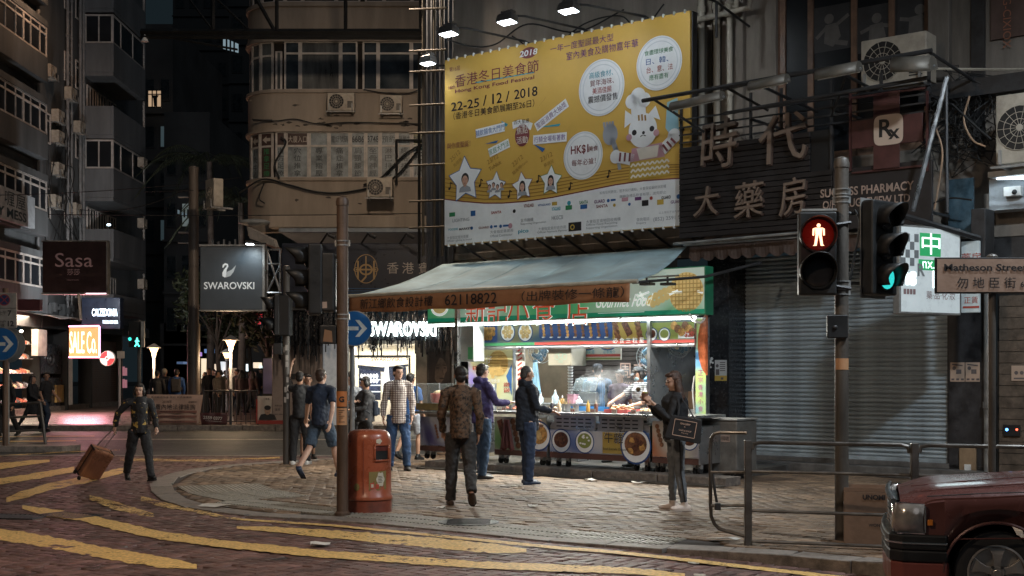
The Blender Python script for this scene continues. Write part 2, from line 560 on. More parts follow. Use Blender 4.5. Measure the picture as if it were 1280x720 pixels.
for a,b in zip(KERB[:-1],KERB[1:]):
 a=np.array(a);b=np.array(b);ab=b-a;t=np.clip(((pts_w-a)@ab)/(ab@ab),0,1)
 keep&=np.hypot(*(pts_w-(a+t[:,None]*ab)).T)>0.22
d_=tuple(v[keep]for v in d_)
lay(side,d_,M_pave,"paver")
kv=[Vector((x,y,0))for x,y in KERB]
for(p,t)in along(kv[1:],0.6):
 nrm=Vector((t.y,-t.x,0))
 if nrm.y<0 and p.x>-1:nrm=-nrm
 c=p
 q=MB();L_=Matrix.Translation(c)@Matrix.Rotation(math.atan2(t.y,t.x),4,'Z')
 q.box(-0.295,0.295,-0.16,0.16,-0.25,0.003+random.uniform(-.003,.003),L_)
 o=q.mk("kerb_stone",M_kerb,side,bevel=0.008,world=False)
M_tact=mat("tactile_tile",(0.26,0.235,0.19),0.5,var=0.3,scale=3,bump=0.2,dirt=0.6,dcol=(0.07,0.06,0.05),rnd=0.15)
tm=MB();tm.box(-.147,.147,-.147,.147,-.04,-.001)
for k in range(5):
 x=-.118+k*.059
 tm.box(x-.015,x+.015,-.135,.135,-.0012,.007)
tile=None
for(p,t)in along(TP,0.302):
 nrm=Vector((-t.y,t.x,0))
 for off in(-0.151,0.151):
  if tile is None:
   tile=tm.mk("tactile_tile",M_tact,side,world=False,bevel=0.003)
   o=tile
  else:
   o=tile.copy();SC.collection.objects.link(o)
  o.location=p+nrm*off;o.rotation_euler=(0,0,math.atan2(t.y,t.x))
bm_=MB();bm_.box(-.147,.147,-.147,.147,-.0355,.009)
for i in range(5):
 for j in range(5):
  bm_.cyl((-.118+i*.059,-.118+j*.059,.008),(-.118+i*.059,-.118+j*.059,.015),.02,.012,6)
tile2=None
arc=[Vector((*gxy(*p),0))for p in[(236,609),(250,617),(275,622),(300,627)]]
rng=random.Random(4)
for path in(arc,):
 for(p,t)in along(path,0.302):
  nrm=Vector((-t.y,t.x,0))
  for k in range(4):
   if tile2 is None:
    tile2=bm_.mk("blister_tile",M_tact,side,world=False);o=tile2
   else:
    o=tile2.copy();SC.collection.objects.link(o)
   o.location=p+nrm*(k*0.302)*(1 if path is arc else-1)+Vector((0,0,rng.uniform(-.002,.002)));o.rotation_euler=(0,0,math.atan2(t.y,t.x))
M_farp=mat("far_paving",(0.13,0.095,0.085),0.42,var=0.3,scale=1.2,bump=0.2,dirt=0.5)
fp=MB();fp.box(-62,62,37.6,140,-0.3,0.12)
farp=fp.mk("far_pavement",M_farp,kind="structure")
fk=MB()
for i in range(60):
 x=-24+i*0.95
 MB().box(x,x+0.93,37.35,37.6,-0.3,0.125).mk("kerb_stone",M_kerb,farp,bevel=0.01,world=False)
slab=None
for i in range(26):
 for j in range(9):
  if slab is None:
   slab=MB().box(-.44,.44,-.44,.44,0,.012).mk("paving_slab",mat("far_slab",(0.17,0.12,0.11),0.32,var=0.25,scale=1.5,bump=0.15,rnd=0.2,dirt=0.4),farp,world=False,bevel=0.004)
   o=slab
  else:
   o=slab.copy();SC.collection.objects.link(o)
  o.location=(-22.5+i*0.9,38.4+j*0.9,0.121)
lf=MB();lf.prism([(-16,27.0,-.2),(-9.6,27.3,-.2),(-9.4,27.9,-.2),(-9.8,28.4,-.2),(-16,28.4,-.2)],(0,0,.3))
lf.mk("traffic_island",M_kerb,kind="structure",bevel=0.01,fix=True)
mb=MB();mb.box(-22,-1.9,25.72,25.98,-0.2,-0.006)
mb.mk("edge_band",M_kerb,kind="structure")
def paint_mat(name,col,wear,scale=2.2):
 m=bpy.data.materials.new(name);m.use_nodes=True
 nt=m.node_tree;N=nt.nodes;L=nt.links;b=N["Principled BSDF"]
 b.inputs["Roughness"].default_value=0.6
 tc=N.new("ShaderNodeTexCoord")
 a=N.new("ShaderNodeTexNoise");a.inputs["Scale"].default_value=scale;a.inputs["Detail"].default_value=10;a.inputs["Roughness"].default_value=0.75
 L.new(tc.outputs["Object"],a.inputs[0])
 v=N.new("ShaderNodeTexNoise");v.inputs["Scale"].default_value=30;v.inputs["Detail"].default_value=5
 L.new(tc.outputs["Object"],v.inputs[0])
 mp=N.new("ShaderNodeMapping");mp.inputs["Rotation"].default_value=(0,0,-(UB+0.06));L.new(tc.outputs["Object"],mp.inputs[0])
 sm=N.new("ShaderNodeMath");sm.operation='ADD';L.new(a.outputs[0],sm.inputs[0])
 m2=N.new("ShaderNodeMath");m2.operation='MULTIPLY';m2.inputs[1].default_value=0.5;L.new(v.outputs[0],m2.inputs[0]);L.new(m2.outputs[0],sm.inputs[1])
 mr=N.new("ShaderNodeMapRange");mr.inputs[1].default_value=wear-0.012;mr.inputs[2].default_value=wear+0.012
 L.new(sm.outputs[0],mr.inputs[0]);L.new(mr.outputs[0],b.inputs["Alpha"])
 cr=N.new("ShaderNodeMapRange");cr.inputs[1].default_value=0.35;cr.inputs[2].default_value=0.7;cr.inputs[3].default_value=0.55;cr.inputs[4].default_value=1.1
 L.new(v.outputs[0],cr.inputs[0])
 hs=N.new("ShaderNodeHueSaturation");hs.inputs["Color"].default_value=(*col,1);L.new(cr.outputs[0],hs.inputs["Value"]);L.new(hs.outputs[0],b.inputs["Base Color"])
 bp=N.new("ShaderNodeBump");bp.inputs["Strength"].default_value=0.4;bp.inputs["Distance"].default_value=0.01;L.new(v.outputs[0],bp.inputs["Height"]);L.new(bp.outputs[0],b.inputs["Normal"])
 return m
M_yel=paint_mat("worn_yellow_paint",(0.78,0.50,0.17),0.62)
M_yel2=paint_mat("very_worn_yellow_paint",(0.72,0.46,0.17),0.74)
M_pale=paint_mat("worn_pale_line",(0.5,0.45,0.36),0.66)
def strip(cent,zf,n=14,m=M_yel,name="yellow_marking",z=0.0075):
 """cent: (px, py, half width px) along the line; edges get ragged where the paint has chipped"""
 dense=[]
 for(a,b)in zip(cent[:-1],cent[1:]):
  k=max(2,int(math.hypot(b[0]-a[0],(b[1]-a[1])*2)/5))
  for i in range(k):dense.append(tuple(a[j]+(b[j]-a[j])*i/k for j in range(3)))
 dense.append(cent[-1])
 mb=MB();top=[];bot=[]
 for i,(x,y,w)in enumerate(dense):
  r0=mnoise.noise(Vector((x*.11,y*.3,1)))*0.28+mnoise.noise(Vector((x*.4,y,4)))*.16
  r1=mnoise.noise(Vector((x*.11,y*.3,7)))*0.28+mnoise.noise(Vector((x*.4,y,9)))*.16
  a=G(x,y-w*(1+r0));b=G(x,y+w*(1+r1))
  top.append((a.x,a.y,float(zf(a.x,a.y))+z));bot.append((b.x,b.y,float(zf(b.x,b.y))+z))
 vs=[]
 for a,b in zip(top,bot):
  for k in range(4):vs.append(tuple(Vector(a).lerp(Vector(b),k/3)))
 fs=[]
 for i in range(len(top)-1):
  for k in range(3):
   fs.append((i*4+k,i*4+k+1,i*4+5+k,i*4+4+k))
 mb.add(vs,fs)
 return mb.mk(name,m,kind="structure")
strip([(28,633,2.2),(60,640,5),(100,645,4.8),(150,657,5.5),(200,668,5),(280,679,4.6),(400,691,4.5),(500,698,4.5),(600,705,4.3),(700,709,4.4),(800,712,4),(856,715,3)],zroad)
strip([(-60,655,7),(0,667,7),(60,676,7.5),(130,690,7),(200,701,7),(246,707,3)],zroad)
strip([(296,658.5,1.5),(330,660,3),(420,667,5),(520,676,6),(600,683,6.3),(640,686,4),(658,687,2)],zroad)
strip([(296,648,1),(419,656,1.2),(551,669,1.5),(700,684,1.8),(855,694,2),(1000,703,2.3),(1100,712,3),(1180,724,3.5)],zroad)
strip([(-30,587,3.5),(0,582,3.6),(40,577.5,2.6),(62,575.5,1.5)],zroad)
strip([(-40,609,3.5),(0,601,3.8),(50,593.5,3.8),(93,586,3.2)],zroad)
strip([(8,624,3),(30,617,5),(60,608,4.5),(110,598,4.2),(150,588,3.6),(160,586,2)],zroad)
strip([(112,621,3),(140,630,5),(172,639,4),(192,643,2)],zroad,m=M_yel2)
strip([(176,622,3),(200,629,3.4),(240,637,2.5),(280,645,1.6),(300,648,1.2)],zroad,m=M_yel2)
strip([(0,569.5,.8),(70,565,.7),(150,562,.5)],zroad,m=M_yel2)
strip([(150,574,1.5),(260,575,1.2),(350,571.5,1)],zroad,m=M_yel2)
strip([(860,697,1.2),(874,697.6,1.2)],zroad,m=M_pale);strip([(867,712.5,1.4),(882,713,1.4)],zroad,m=M_pale)
zas=lambda x,y:-0.03+0.03*math.sin(math.pi*min(1,max(0,(y-25.8)/11.7)))
strip([(60,549,.55),(367,549.5,.6),(560,550,.6)],zas,m=M_pale,name="pale_road_line",z=0.004)
strip([(-10,546,.5),(60,545.3,.5),(118,545,.4)],zas,m=M_yel,name="yellow_road_line",z=0.004)
strip([(-10,552,.8),(60,551.5,.8),(95,551,.5)],zas,m=M_yel,name="yellow_road_line",z=0.004)
strip([(-10,557.5,1),(45,557,1)],zas,m=M_yel,name="yellow_road_line",z=0.004)
def grate(px,py,rz,label):
 c=G(px,py);z=float(zroad(c.x,c.y))+0.012
 t=thing("drain_grate",label,"drain grate",(c.x,c.y,z),rz)
 T=WM[t.name]
 fr=MB(T);fr.box(-.36,.36,-.22,-.19,-.03,0);fr.box(-.36,.36,.19,.22,-.03,0);fr.box(-.36,-.33,-.19,.19,-.03,0);fr.box(.33,.36,-.19,.19,-.03,0)
 fr.mk("frame",M_dark,t)
 for k in range(11):
  MB(T).box(-.315+k*.06,-.285+k*.06,-.19,.19,-.03,-.002).mk("bar",M_dark,t)
 MB(T).box(-.33,.33,-.19,.19,-.04,-.031).mk("pit",M_rubber,t)
grate(18,644.5,UB+0.5,"dark iron drain grate in the brick road at the left edge of the photo")
grate(86,643,UB+0.1,"iron drain grate beside the long curved yellow line")
c=G(586,653.5)
t=thing("manhole_cover","round iron manhole cover beside the tactile strip, right of the orange bin","manhole cover",(c.x,c.y,0.004))
q=MB(WM[t.name]);q.lathe([(.34,0),(.34,.008),(.31,.012),(.3,.009),(.001,.009)],n=28);q.mk("cover",M_dark,t)
for k in range(6):
 q=MB(WM[t.name]);q.box(-.24,.24,-.22+k*.085,-.19+k*.085,.009,.014);q.mk("rib",M_dark,t)
litter=[(400,681,.11,.05,"crumpled white paper on the brick road below the orange bin",'zroad'),(905,676,.16,.03,"white paper strip lying by the foot of the looped railing",'p'),(268,634,.2,.06,"flattened pink and white flyer on the left pavement corner",'p'),(738,601.5,.1,.06,"crumpled paper cup under the stall's left step",'p'),(797,605.5,.1,.06,"crumpled tan wrapper under the stall's right step",'p'),(552,636.5,.06,.04,"small white scrap near the walking man's shoes",'p'),(666,634,.07,.03,"small white scrap in the middle of the pavement",'p')]
for(px,py,a,b,lb,kd)in litter:
 c=G(px,py);z=(float(zroad(c.x,c.y))if kd=='zroad' else 0)+0.012
 q=MB();rg=random.Random(int(px))
 n=9;ring=[]
 vs=[(0,0,.02)]
 for k in range(n):
  h=2*math.pi*k/n;r=rg.uniform(.7,1.2)
  vs.append((a*r*math.cos(h),b*2*r*math.sin(h),rg.uniform(0,.03)))
 q.add([(c.x+x,c.y+y,z+zz)for x,y,zz in vs],[(0,1+k,1+(k+1)%n)for k in range(n)])
 root_mesh(q,"paper_scrap",mat("paper",(0.6,0.57,0.52),0.7,var=.1),lb,"litter",origin=(c.x,c.y,z),thick=0.003)
# ================================================================ STREET LAMPS (just outside the frame) that light the junction
def street_lamp(x,y,z,energy,col,label,aim=(0,0,-1),pole=None,spot=150):
 t=thing("street_lamp",label,"street lamp",(pole[0],pole[1],0),group="tall street lamps over the junction")
 px_,py_=pole
 q=MB();q.lathe([(.13,0),(.11,1.2),(.085,1.25),(.06,z+.1)],(px_,py_,0),14);q.mk("column",M_galv,t,smooth=True)
 q=MB();q.tube([(px_,py_,z),(px_+(x-px_)*.3,py_+(y-py_)*.3,z+.35),(x,y,z+.3)],.035,8);q.mk("arm",M_galv,t,smooth=True)
 q=MB();q.ell((x,y,z+.28),.2,.42,.09,14,8,rot=Matrix.Rotation(math.atan2(y-py_,x-px_)-math.pi/2,3,'Z'));q.mk("lamp_head",M_dark,t,smooth=True)
 q=MB();q.ell((x,y,z+.2),.13,.3,.05,12,6,rot=Matrix.Rotation(math.atan2(y-py_,x-px_)-math.pi/2,3,'Z'));q.mk("lens",glow("sodium_lens",col,5),t)
 lamp("street_lamp_light",'SPOT',(x,y,z+.1),energy,col,target=(x+aim[0],y+aim[1],z-1),size=.25,spot=spot,blend=.6,parent=t)
WARM=(1.0,.76,.55)
street_lamp(-4.5,6.5,8.6,2100,WARM,"tall street lamp leaning over the brick crossing from the left",pole=(-7.5,2.5),aim=(.1,.4,0))
street_lamp(6.2,10.4,8.2,2700,(.82,.92,1.0),"tall street lamp over the parked red taxi",pole=(9.2,6.5),aim=(-.05,.35,0))
street_lamp(-3.0,27.0,10.5,1900,(1.0,.78,.58),"tall street lamp high over the asphalt road",pole=(-25.5,31.5),aim=(.0,.6,0),spot=165)
street_lamp(-16.0,47.0,16.3,420,(1.0,.6,.36),"very tall street lamp over the left pavement, just above the photo",pole=(-40.0,47.0),aim=(-.5,.3,0),spot=165)
# ================================================================ THE BUILDING OVER THE FOOD STALL (plane FB)
M_stucco=mat("grey_stucco",(0.27,0.235,0.20),0.75,var=0.3,scale=1.1,bump=0.35,dirt=0.75,dcol=(0.07,0.06,0.05),streak=True)
M_brownframe=mat("brown_window_frame",(0.22,0.13,0.085),0.5,var=0.2,dirt=0.4)
M_pipe=mat("cream_pipe",(0.50,0.46,0.38),0.5,var=0.15,dirt=0.5,dcol=(.12,.1,.08),streak=True)
M_ac=mat("aged_ac_casing",(0.42,0.37,0.30),0.5,var=0.15,dirt=0.5,dcol=(.12,.09,.07))
M_blackboard=mat("black_sign_panel",(0.016,0.013,0.013),0.55,var=0.3,scale=2,dirt=.3)
M_bronze=mat("bronze_lettering",(0.27,0.20,0.155),0.42,metal=0.35,var=0.12)
M_pillar=mat("polished_black_granite",(0.02,0.021,0.024),0.22,var=0.4,scale=18,bump=0.03)
M_slat=mat("shutter_slat",(0.32,0.375,0.41),0.45,metal=0.2,var=0.2,scale=2.5,bump=0.1,dirt=0.35,dcol=(.08,.085,.09),rnd=0.12)
M_rbrown=mat("brown_awning_cloth",(0.07,0.045,0.035),0.85,var=.25,scale=3)
S=FB.s
def fz(px,py,out=0.0):return FB.p(px,py,out).z
bB=thing("corner_building","grey stucco building above the lit food stall, carrying the yellow billboard","building",(FB.o.x,FB.o.y,0))
TB=FB
zt=15.0
s0,s1=S(549),S(1520)
w=MB(TB)
wx0,wx1=S(970),S(1163)
wz=fz(1060,196)
w.box(s0,wx0,0,.35,3.75,zt);w.box(wx0,wx1,0,.35,3.75,wz);w.box(wx1,s1,0,.35,3.75,zt)
w.box(wx0,wx1,0,.35,11.5,zt)
w.box(s0,s0+.3,.35,9.0,3.75,zt)
w.mk("wall",M_stucco,bB)
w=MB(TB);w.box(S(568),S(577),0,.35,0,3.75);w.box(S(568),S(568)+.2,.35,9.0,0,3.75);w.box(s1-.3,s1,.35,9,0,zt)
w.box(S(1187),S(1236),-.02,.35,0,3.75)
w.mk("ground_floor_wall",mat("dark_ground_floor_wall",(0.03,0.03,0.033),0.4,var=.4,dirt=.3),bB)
boxp("pilaster",M_stucco,bB,TB,S(1163)+.01,S(1190),-.14,-.002,5.6,14.9,.01)
boxp("pilaster",M_stucco,bB,TB,S(905),S(932),-.10,-.002,4.6,14.9,.01)
boxp("pilaster",M_stucco,bB,TB,S(877),S(892),-.06,-.002,4.6,14.9,.01)
MB(TB).box(s0,s1,-.16,-.003,12.2,12.45).mk("ledge",M_stucco,bB,bevel=.02)
MB(TB).box(s0,S(1187),-.12,-.002,3.98,4.12).mk("ledge",M_stucco,bB,bevel=.02)
def window(parent,T,x0,x1,z0,z1,cols,rows=(1.0,),fw=.05,depth=.12,m=M_brownframe,glass=M_glassd,y=0.0,name="window"):
 """frame with mullions, one pane object per opening"""
 fr=MB(T)
 W_=x1-x0;H_=z1-z0
 cs=[0]+list(np.cumsum(cols)/sum(cols));rs=[0]+list(np.cumsum(rows)/sum(rows))
 for k,c in enumerate(cs):
  xx=x0+W_*c;a=fw if k in(0,len(cs)-1)else fw*.75
  xx=min(max(xx,x0+a/2),x1-a/2)
  fr.box(xx-a/2,xx+a/2,y-.02,y+.06,z0,z1)
 for k,r in enumerate(rs):
  zz=z0+H_*r;a=fw;zz=min(max(zz,z0+a/2),z1-a/2)
  for c0,c1 in zip(cs[:-1],cs[1:]):
   fr.box(x0+W_*c0+fw*.5,x0+W_*c1-fw*.5,y-.018,y+.058,zz-a/2,zz+a/2)
 fo=fr.mk(name,m,parent)
 for c0,c1 in zip(cs[:-1],cs[1:]):
  for r0,r1 in zip(rs[:-1],rs[1:]):
   g=glass if not callable(glass)else glass(c0,r0)
   MB(T).box(x0+W_*c0+fw*.4,x0+W_*c1-fw*.4,y+.02,y+.035,z0+H_*r0+fw*.4,z0+H_*r1-fw*.4).mk("pane",g,fo)
 return fo
M_blind=mat("drawn_blind",(0.07,0.065,0.06),0.7,var=.2)
fo=window(bB,TB,wx0,wx1,wz,9.8,(115,150,125,130),(3.0,1.0),fw=.13,y=.10)
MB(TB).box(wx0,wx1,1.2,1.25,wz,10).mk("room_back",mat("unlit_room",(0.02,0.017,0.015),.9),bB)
MB(TB).box(wx0,wx1,.2,1.2,wz-.05,wz).mk("window_sill",M_brownframe,bB)
bd=Board((0,.118,0),(1,0,0),(0,0,1),(0,-1,0),bB)
q=MB(TB);q2=MB(TB)
for(px,py,k)in((1040,38,0),(1096,38,1),(1146,28,2)):
 p=FB.p(px,py,-.118);a,b=p.x,p.z
 bd.rect(q,a-.36,b-.34,a+.36,b+.42,0)
 rg=random.Random(k+3)
 bd.disc(q2,(a-.05+k*.05,b+.2),.085,1,14)
 bd.poly(q2,[(a-.12,b+.1),(a+.1,b+.12),(a+.16,b-.12),(a+.02,b-.28),(a-.14,b-.2)],1)
 bd.line(q2,(a+.08,b+.08),(a+.3,b+.22-.2*k),.06,1);bd.line(q2,(a-.1,b+.06),(a-.28,b-.1+.1*k),.06,1)
 bd.line(q2,(a+.05,b-.2),(a+.28,b-.26),.08,1)
q.mk("poster",mat("dim_poster",(.05,.05,.052),.6),bB);q2.mk("poster_figure",mat("dim_figure",(.15,.14,.13),.6),bB)
def pipe(T,parent,pts,r=.055,m=M_pipe,name="pipe",collars=True):
 q=MB(T);q.tube(pts,r,10)
 if collars:
  for a,b in zip(pts[:-1],pts[1:]):
   a,b=Vector(a),Vector(b);L_=(b-a).length
   for k in range(max(1,int(L_/1.5))):
    c=a+(b-a)*((k+.5)/max(1,int(L_/1.5)));d=(b-a).normalized()*.05
    q.cyl(c-d,c+d,r*1.3,n=10)
 return q.mk(name,m,parent,smooth=True)
for px,r in((884,.055),(903,.062),(919,.05)):
 pipe(TB,bB,[(S(px),-.2,4.2),(S(px),-.2,12)],r)
pipe(TB,bB,[(S(872),-.34,fz(872,24,.34)),(S(895),-.34,fz(895,20,.34)),(S(948),-.34,fz(948,7,.34)),(S(952),-.3,fz(952,-30,.3))],.05)
pipe(TB,bB,[(S(919),-.3,fz(919,2,.3)),(S(932),-.34,fz(932,6,.34)),(S(936),-.36,fz(936,-20,.36))],.05)
def ac_unit(M,x,y,z,w=.82,h=.56,d=.32,m=None,label="",group="air-conditioner units on the facades",fan=None,bracket=True):
 """outdoor air-conditioner: back at local y, base at z, facing local -y"""
 m=m or M_ac
 org=(M.M if isinstance(M,Frame)else M)@Vector((x,y,z))
 t=thing("air_conditioner",label,"air conditioner",org,group=group)
 MB(M).box(x-w/2,x+w/2,y-d,y,z,z+h).mk("casing",m,t,bevel=.02)
 cx=x-w*.16 if w>.6 else x;r=min(h*.42,w*.32)
 q=MB(M);q.cyl((cx,y-d-.004,z+h/2),(cx,y-d-.012,z+h/2),r,n=24);q.mk("fan_opening",M_black,t)
 g=MB(M)
 for k in range(14):
  a=2*math.pi*k/14
  p0=(cx+r*.16*math.cos(a),y-d-.02,z+h/2+r*.16*math.sin(a));p1=(cx+r*math.cos(a),y-d-.02,z+h/2+r*math.sin(a))
  g.cyl(p0,p1,.004,n=4)
 for rr in(r,r*.7,r*.4):
  pts=[(cx+rr*math.cos(2*math.pi*k/20),y-d-.02,z+h/2+rr*math.sin(2*math.pi*k/20))for k in range(21)]
  g.tube(pts,.005,4,cap=False)
 g.ell((cx,y-d-.02,z+h/2),r*.16,.01,r*.16,10,6)
 g.mk("fan_guard",m,t)
 if w>.6:
  v=MB(M)
  for k in range(7):v.box(x+w*.24,x+w*.44,y-d-.008,y-d,z+.08+k*h*.055,z+.1+k*h*.055)
  v.mk("vent",M_dark,t)
 if bracket:
  b=MB(M)
  for xx in(x-w*.42,x+w*.42):
   b.box(xx-.02,xx+.02,y-d-.08,y+.3,z-.045,z-.001);b.box(xx-.02,xx+.02,y-d-.08,y-d-.05,z-.04,z+.2)
  b.box(x-w*.55,x+w*.55,y-d-.08,y-d-.05,z-.06,z-.03)
  b.mk("bracket",M_galv,t)
 return t
p=FB.p(1128,105,.5)
ac_unit(FB,p.x,-.45,fz(1128,108,.6),1.05,.74,.42,label="large sunburst-grille air conditioner above the red pharmacy cross")
p=FB.p(1296,205,.9)
ac_unit(FB,p.x,-.75,fz(1262,208,.9),1.0,1.0,.4,label="air conditioner on a lit white ledge at the right edge of the photo")
p=FB.p(1035,100,.3)
def cable(pts,r=.012,m=M_cable,name="cable",label=None,parent=None,sag=0.0,n=8,T=None,cat="cable",group=None):
 """smooth path through pts (Catmull-Rom), sag pulls the middle down"""
 P_=[Vector(p)for p in pts]
 if len(P_)==2:
  a,b=P_;L_=[a.lerp(b,i/14)-Vector((0,0,sag*4*(i/14)*(1-i/14)))for i in range(15)]
 else:
  Q=[P_[0]*2-P_[1]]+P_+[P_[-1]*2-P_[-2]];L_=[]
  for i in range(1,len(Q)-2):
   for k in range(n):
    t=k/n;a,b,c,d=Q[i-1],Q[i],Q[i+1],Q[i+2]
    L_.append(.5*((2*b)+(c-a)*t+(2*a-5*b+4*c-d)*t*t+(3*b-a-3*c+d)*t**3))
  L_.append(Q[-2])
 q=MB(T);q.tube(L_,r,6)
 if parent is not None:return q.mk(name,m,parent,smooth=True)
 o=root_mesh(q,name,m,label,cat,origin=q.v[0],smooth=True)
 if group:o["group"]=group
 return o
rg=random.Random(11)
q=MB(TB)
for k in range(34):
 x0=S(1190+rg.uniform(0,50));z0=fz(1200,175)+rg.uniform(-.25,.5)
 pts=[Vector((x0+rg.uniform(-.5,.5),-rg.uniform(.3,.6),z0+rg.uniform(-.5,.6)))for _ in range(5)]
 q.tube(pts,.009,5)
q.mk("cable_tangle",M_cable,bB,kind="stuff")
for(pts,m,r)in(([(1168,155),(1178,190),(1172,240),(1168,262)],mat("tan_cable",(.42,.27,.17),.6),.015),([(1212,120),(1205,150),(1216,175),(1232,183)],mat("tan_cable",(.42,.27,.17),.6),.015),([(1165,300),(1160,262),(1185,248),(1215,250)],M_cable,.015),([(1190,130),(1222,160),(1240,175)],M_cable,.02)):
 cable([FB.p(a,b,.9)for a,b in pts],r,m,parent=bB,T=TB)
cable([FB.w(*FB.p(1170,86,.5)),FB.w(*FB.p(1400,84,.2))],.022,M_pipe,"pipe",parent=bB,sag=.02)
sh=thing("roller_shutter","closed grey roller shutter of slats, right of the food stall","shutter",FB.w(S(1050),0,0))
x0,x1=S(924,-.12),S(1187,-.12);zb=.30;ztop=3.68
n=0;pitch=.0735
sm=MB(TB)
prof=[(0,0),(-.024,.004),(-.036,.028),(-.026,.052),(-.002,.062),(0,.0735)]
proto=None
k=0;z=zb
while z<ztop:
 if proto is None:
  sm=MB();sm.loft([[(x0,y,zz)for y,zz in prof]+[(x0,.006,.0735),(x0,.006,0)],[(x1,y,zz)for y,zz in prof]+[(x1,.006,.0735),(x1,.006,0)]])
  me_o=sm.mk("slat",M_slat,None,smooth=True);proto=me_o;o=me_o
 else:
  o=proto.copy();SC.collection.objects.link(o)
 o.parent=sh;o.matrix_parent_inverse=Matrix.Identity(4)
 o.matrix_local=Matrix.Translation(-Vector(sh.location))@FB.M@Matrix.Translation((0,.12+random.uniform(-.005,.005),z))@Matrix.Rotation(random.uniform(-.0012,.0012),4,'Y')
 z+=pitch;k+=1
MB(TB).box(x0,x1,.085,.13,.2,.30).mk("bottom_bar",M_slat,sh,bevel=.01)
MB(TB).box(x0-.06,x0,.02,.16,.1,3.72).mk("guide_rail",M_dark,sh);MB(TB).box(x1,x1+.06,.02,.16,.1,3.72).mk("guide_rail",M_dark,sh)
bd=Board((0,.09,0),(1,0,0),(0,0,1),(0,-1,0),sh)
for i,(px,py,w_,h_,c)in enumerate(((1009,587,.09,.06,(.55,.42,.38)),(1024,580,.13,.07,(.5,.35,.33)),(1062,586,.12,.06,(.45,.42,.4)),(1106,591,.14,.07,(.45,.45,.45)),(1116,591,.12,.07,(.5,.48,.42)),(1127,592,.10,.06,(.4,.36,.2)),(975,584,.2,.05,(.3,.32,.34)),(1010,585,.1,.04,(.4,.38,.3)),(1060,588,.05,.07,(.5,.45,.1)))):
 q=MB(TB);p=FB.p(px,py,-.09);bd.rect(q,p.x-w_/2,p.z-h_/2,p.x+w_/2,p.z+h_/2,0)
 q.mk("sticker",flatc("sticker",c),sh)
st=MB(TB);st.box(S(924),S(1240),-.28,.2,0,.16);st.box(S(924),S(1240),-.02,.2,.16,.24)
root_mesh(st,"doorstep",mat("worn_stone_step",(.11,.105,.10),.5,var=.3,dirt=.5),"low dark stone step along the foot of the roller shutter","step",origin=FB.w(S(1050),0,0),bevel=.01)
pl=thing("granite_pillar","glossy black granite pillar with white paint splash between stall and shutter","pillar",FB.w(S(900),0,0))
MB(TB).box(S(884,.5),S(911,.5),-.5,.3,0,4.0).mk("shaft",M_pillar,pl,bevel=.012)
MB(TB).box(S(884,.5)-.03,S(911,.5)+.03,-.53,-.501,0,.25).mk("plinth",M_dark,pl)
q=MB(TB);bd=Board((0,-.5,0),(1,0,0),(0,0,1),(0,-1,0),pl);p=FB.p(888,452,.5)
for(dx,dz,r_)in((0,0,.035),(.03,.05,.03),(-.02,-.05,.025),(.05,-.02,.02),(.01,-.1,.018)):bd.disc(q,(p.x+dx,p.z+dz),r_,1,9)
q.mk("paint_splash",M_white,pl)
no=thing("wall_notice","small white and yellow flyer taped on the black granite pillar","notice",FB.w(FB.p(901,462,.505).x,-.505,FB.p(901,475,.505).z))
bd=Board((0,-.502,0),(1,0,0),(0,0,1),(0,-1,0),no)
a0,a1=S(893.5,.51),S(908.5,.51);b0,b1=fz(900,476,.51),fz(900,450,.51)
q=MB(TB);bd.rect(q,a0,b0,a1,b1,1);q.mk("sheet",flatc("flyer_white",(.62,.62,.6)),no)
q=MB(TB);bd.rect(q,a0,b0,a1,b0+.09,2);q.mk("yellow_strip",flatc("flyer_yellow",(.6,.4,.08)),no)
q=MB(TB)
for i in range(5):
 bd.rect(q,a0+.1,b1-.05-i*.035,a1-.03,b1-.035-i*.035,3)
bd.disc(q,(a0+.05,b1-.1),.03,3,10);bd.rect(q,a0+.02,b0+.1,a0+.09,b0+.2,3);bd.rect(q,a0+.12,b0+.02,a0+.17,b0+.06,3)
q.mk("print",flatc("flyer_ink",(.12,.1,.1)),no)
MB(TB).box(S(911),S(924),.1,.3,0,4).mk("recess_panel",M_black,bB)
aw=thing("scalloped_awning","dark brown cloth awning with scalloped edge under the black pharmacy board","awning",FB.w(S(960),0,3.4))
xa,xb=S(862,1.1),S(1075,1.1);zt_=fz(930,302,1.1);zb_=fz(930,318,1.1)
q=MB(TB)
N_=60
top=[(xa+(xb-xa)*i/N_,-1.1,zt_)for i in range(N_+1)]
bot=[(xa+(xb-xa)*i/N_,-1.12-.02*math.sin(i*1.3),zb_-.07*abs(math.sin(i*math.pi/5)))for i in range(N_+1)]
q.loft([top,bot],cap=False,closed=False)
q.mk("valance",M_rbrown,aw,thick=.006)
q=MB(TB);q.face([(xa,-1.1,zt_),(xb,-1.1,zt_),(xb,-.05,zt_+.42),(xa,-.05,zt_+.42)]);q.mk("canopy_cloth",M_rbrown,aw,thick=.008)
MB(TB).cyl((xa-.1,-1.12,zt_+.01),(xb,-1.12,zt_+.01),.022,n=8).mk("front_rail",M_galv,aw)
MB(TB).cyl((S(842,1.3),-1.3,fz(842,305,1.3)),(S(1000,1.3),-1.3,fz(1000,291,1.3)),.025,n=8).mk("front_rail",M_galv,aw)
MB(TB).box(S(862),S(1187),-.3,-.13,3.7,3.97).mk("shutter_box",M_dark,bB,bevel=.01)
ph=thing("pharmacy_signboard","black slatted signboard with big bronze Chinese characters, left of the red cross","signboard",FB.w(S(930),-1.3,4.1))
PO=1.3
xa,xb=S(849,PO),S(1040,PO);zb_=fz(900,294,PO);zt_=fz(900,178,PO)
slat=None;z=zb_
ns=17;pit=(zt_-zb_)/ns
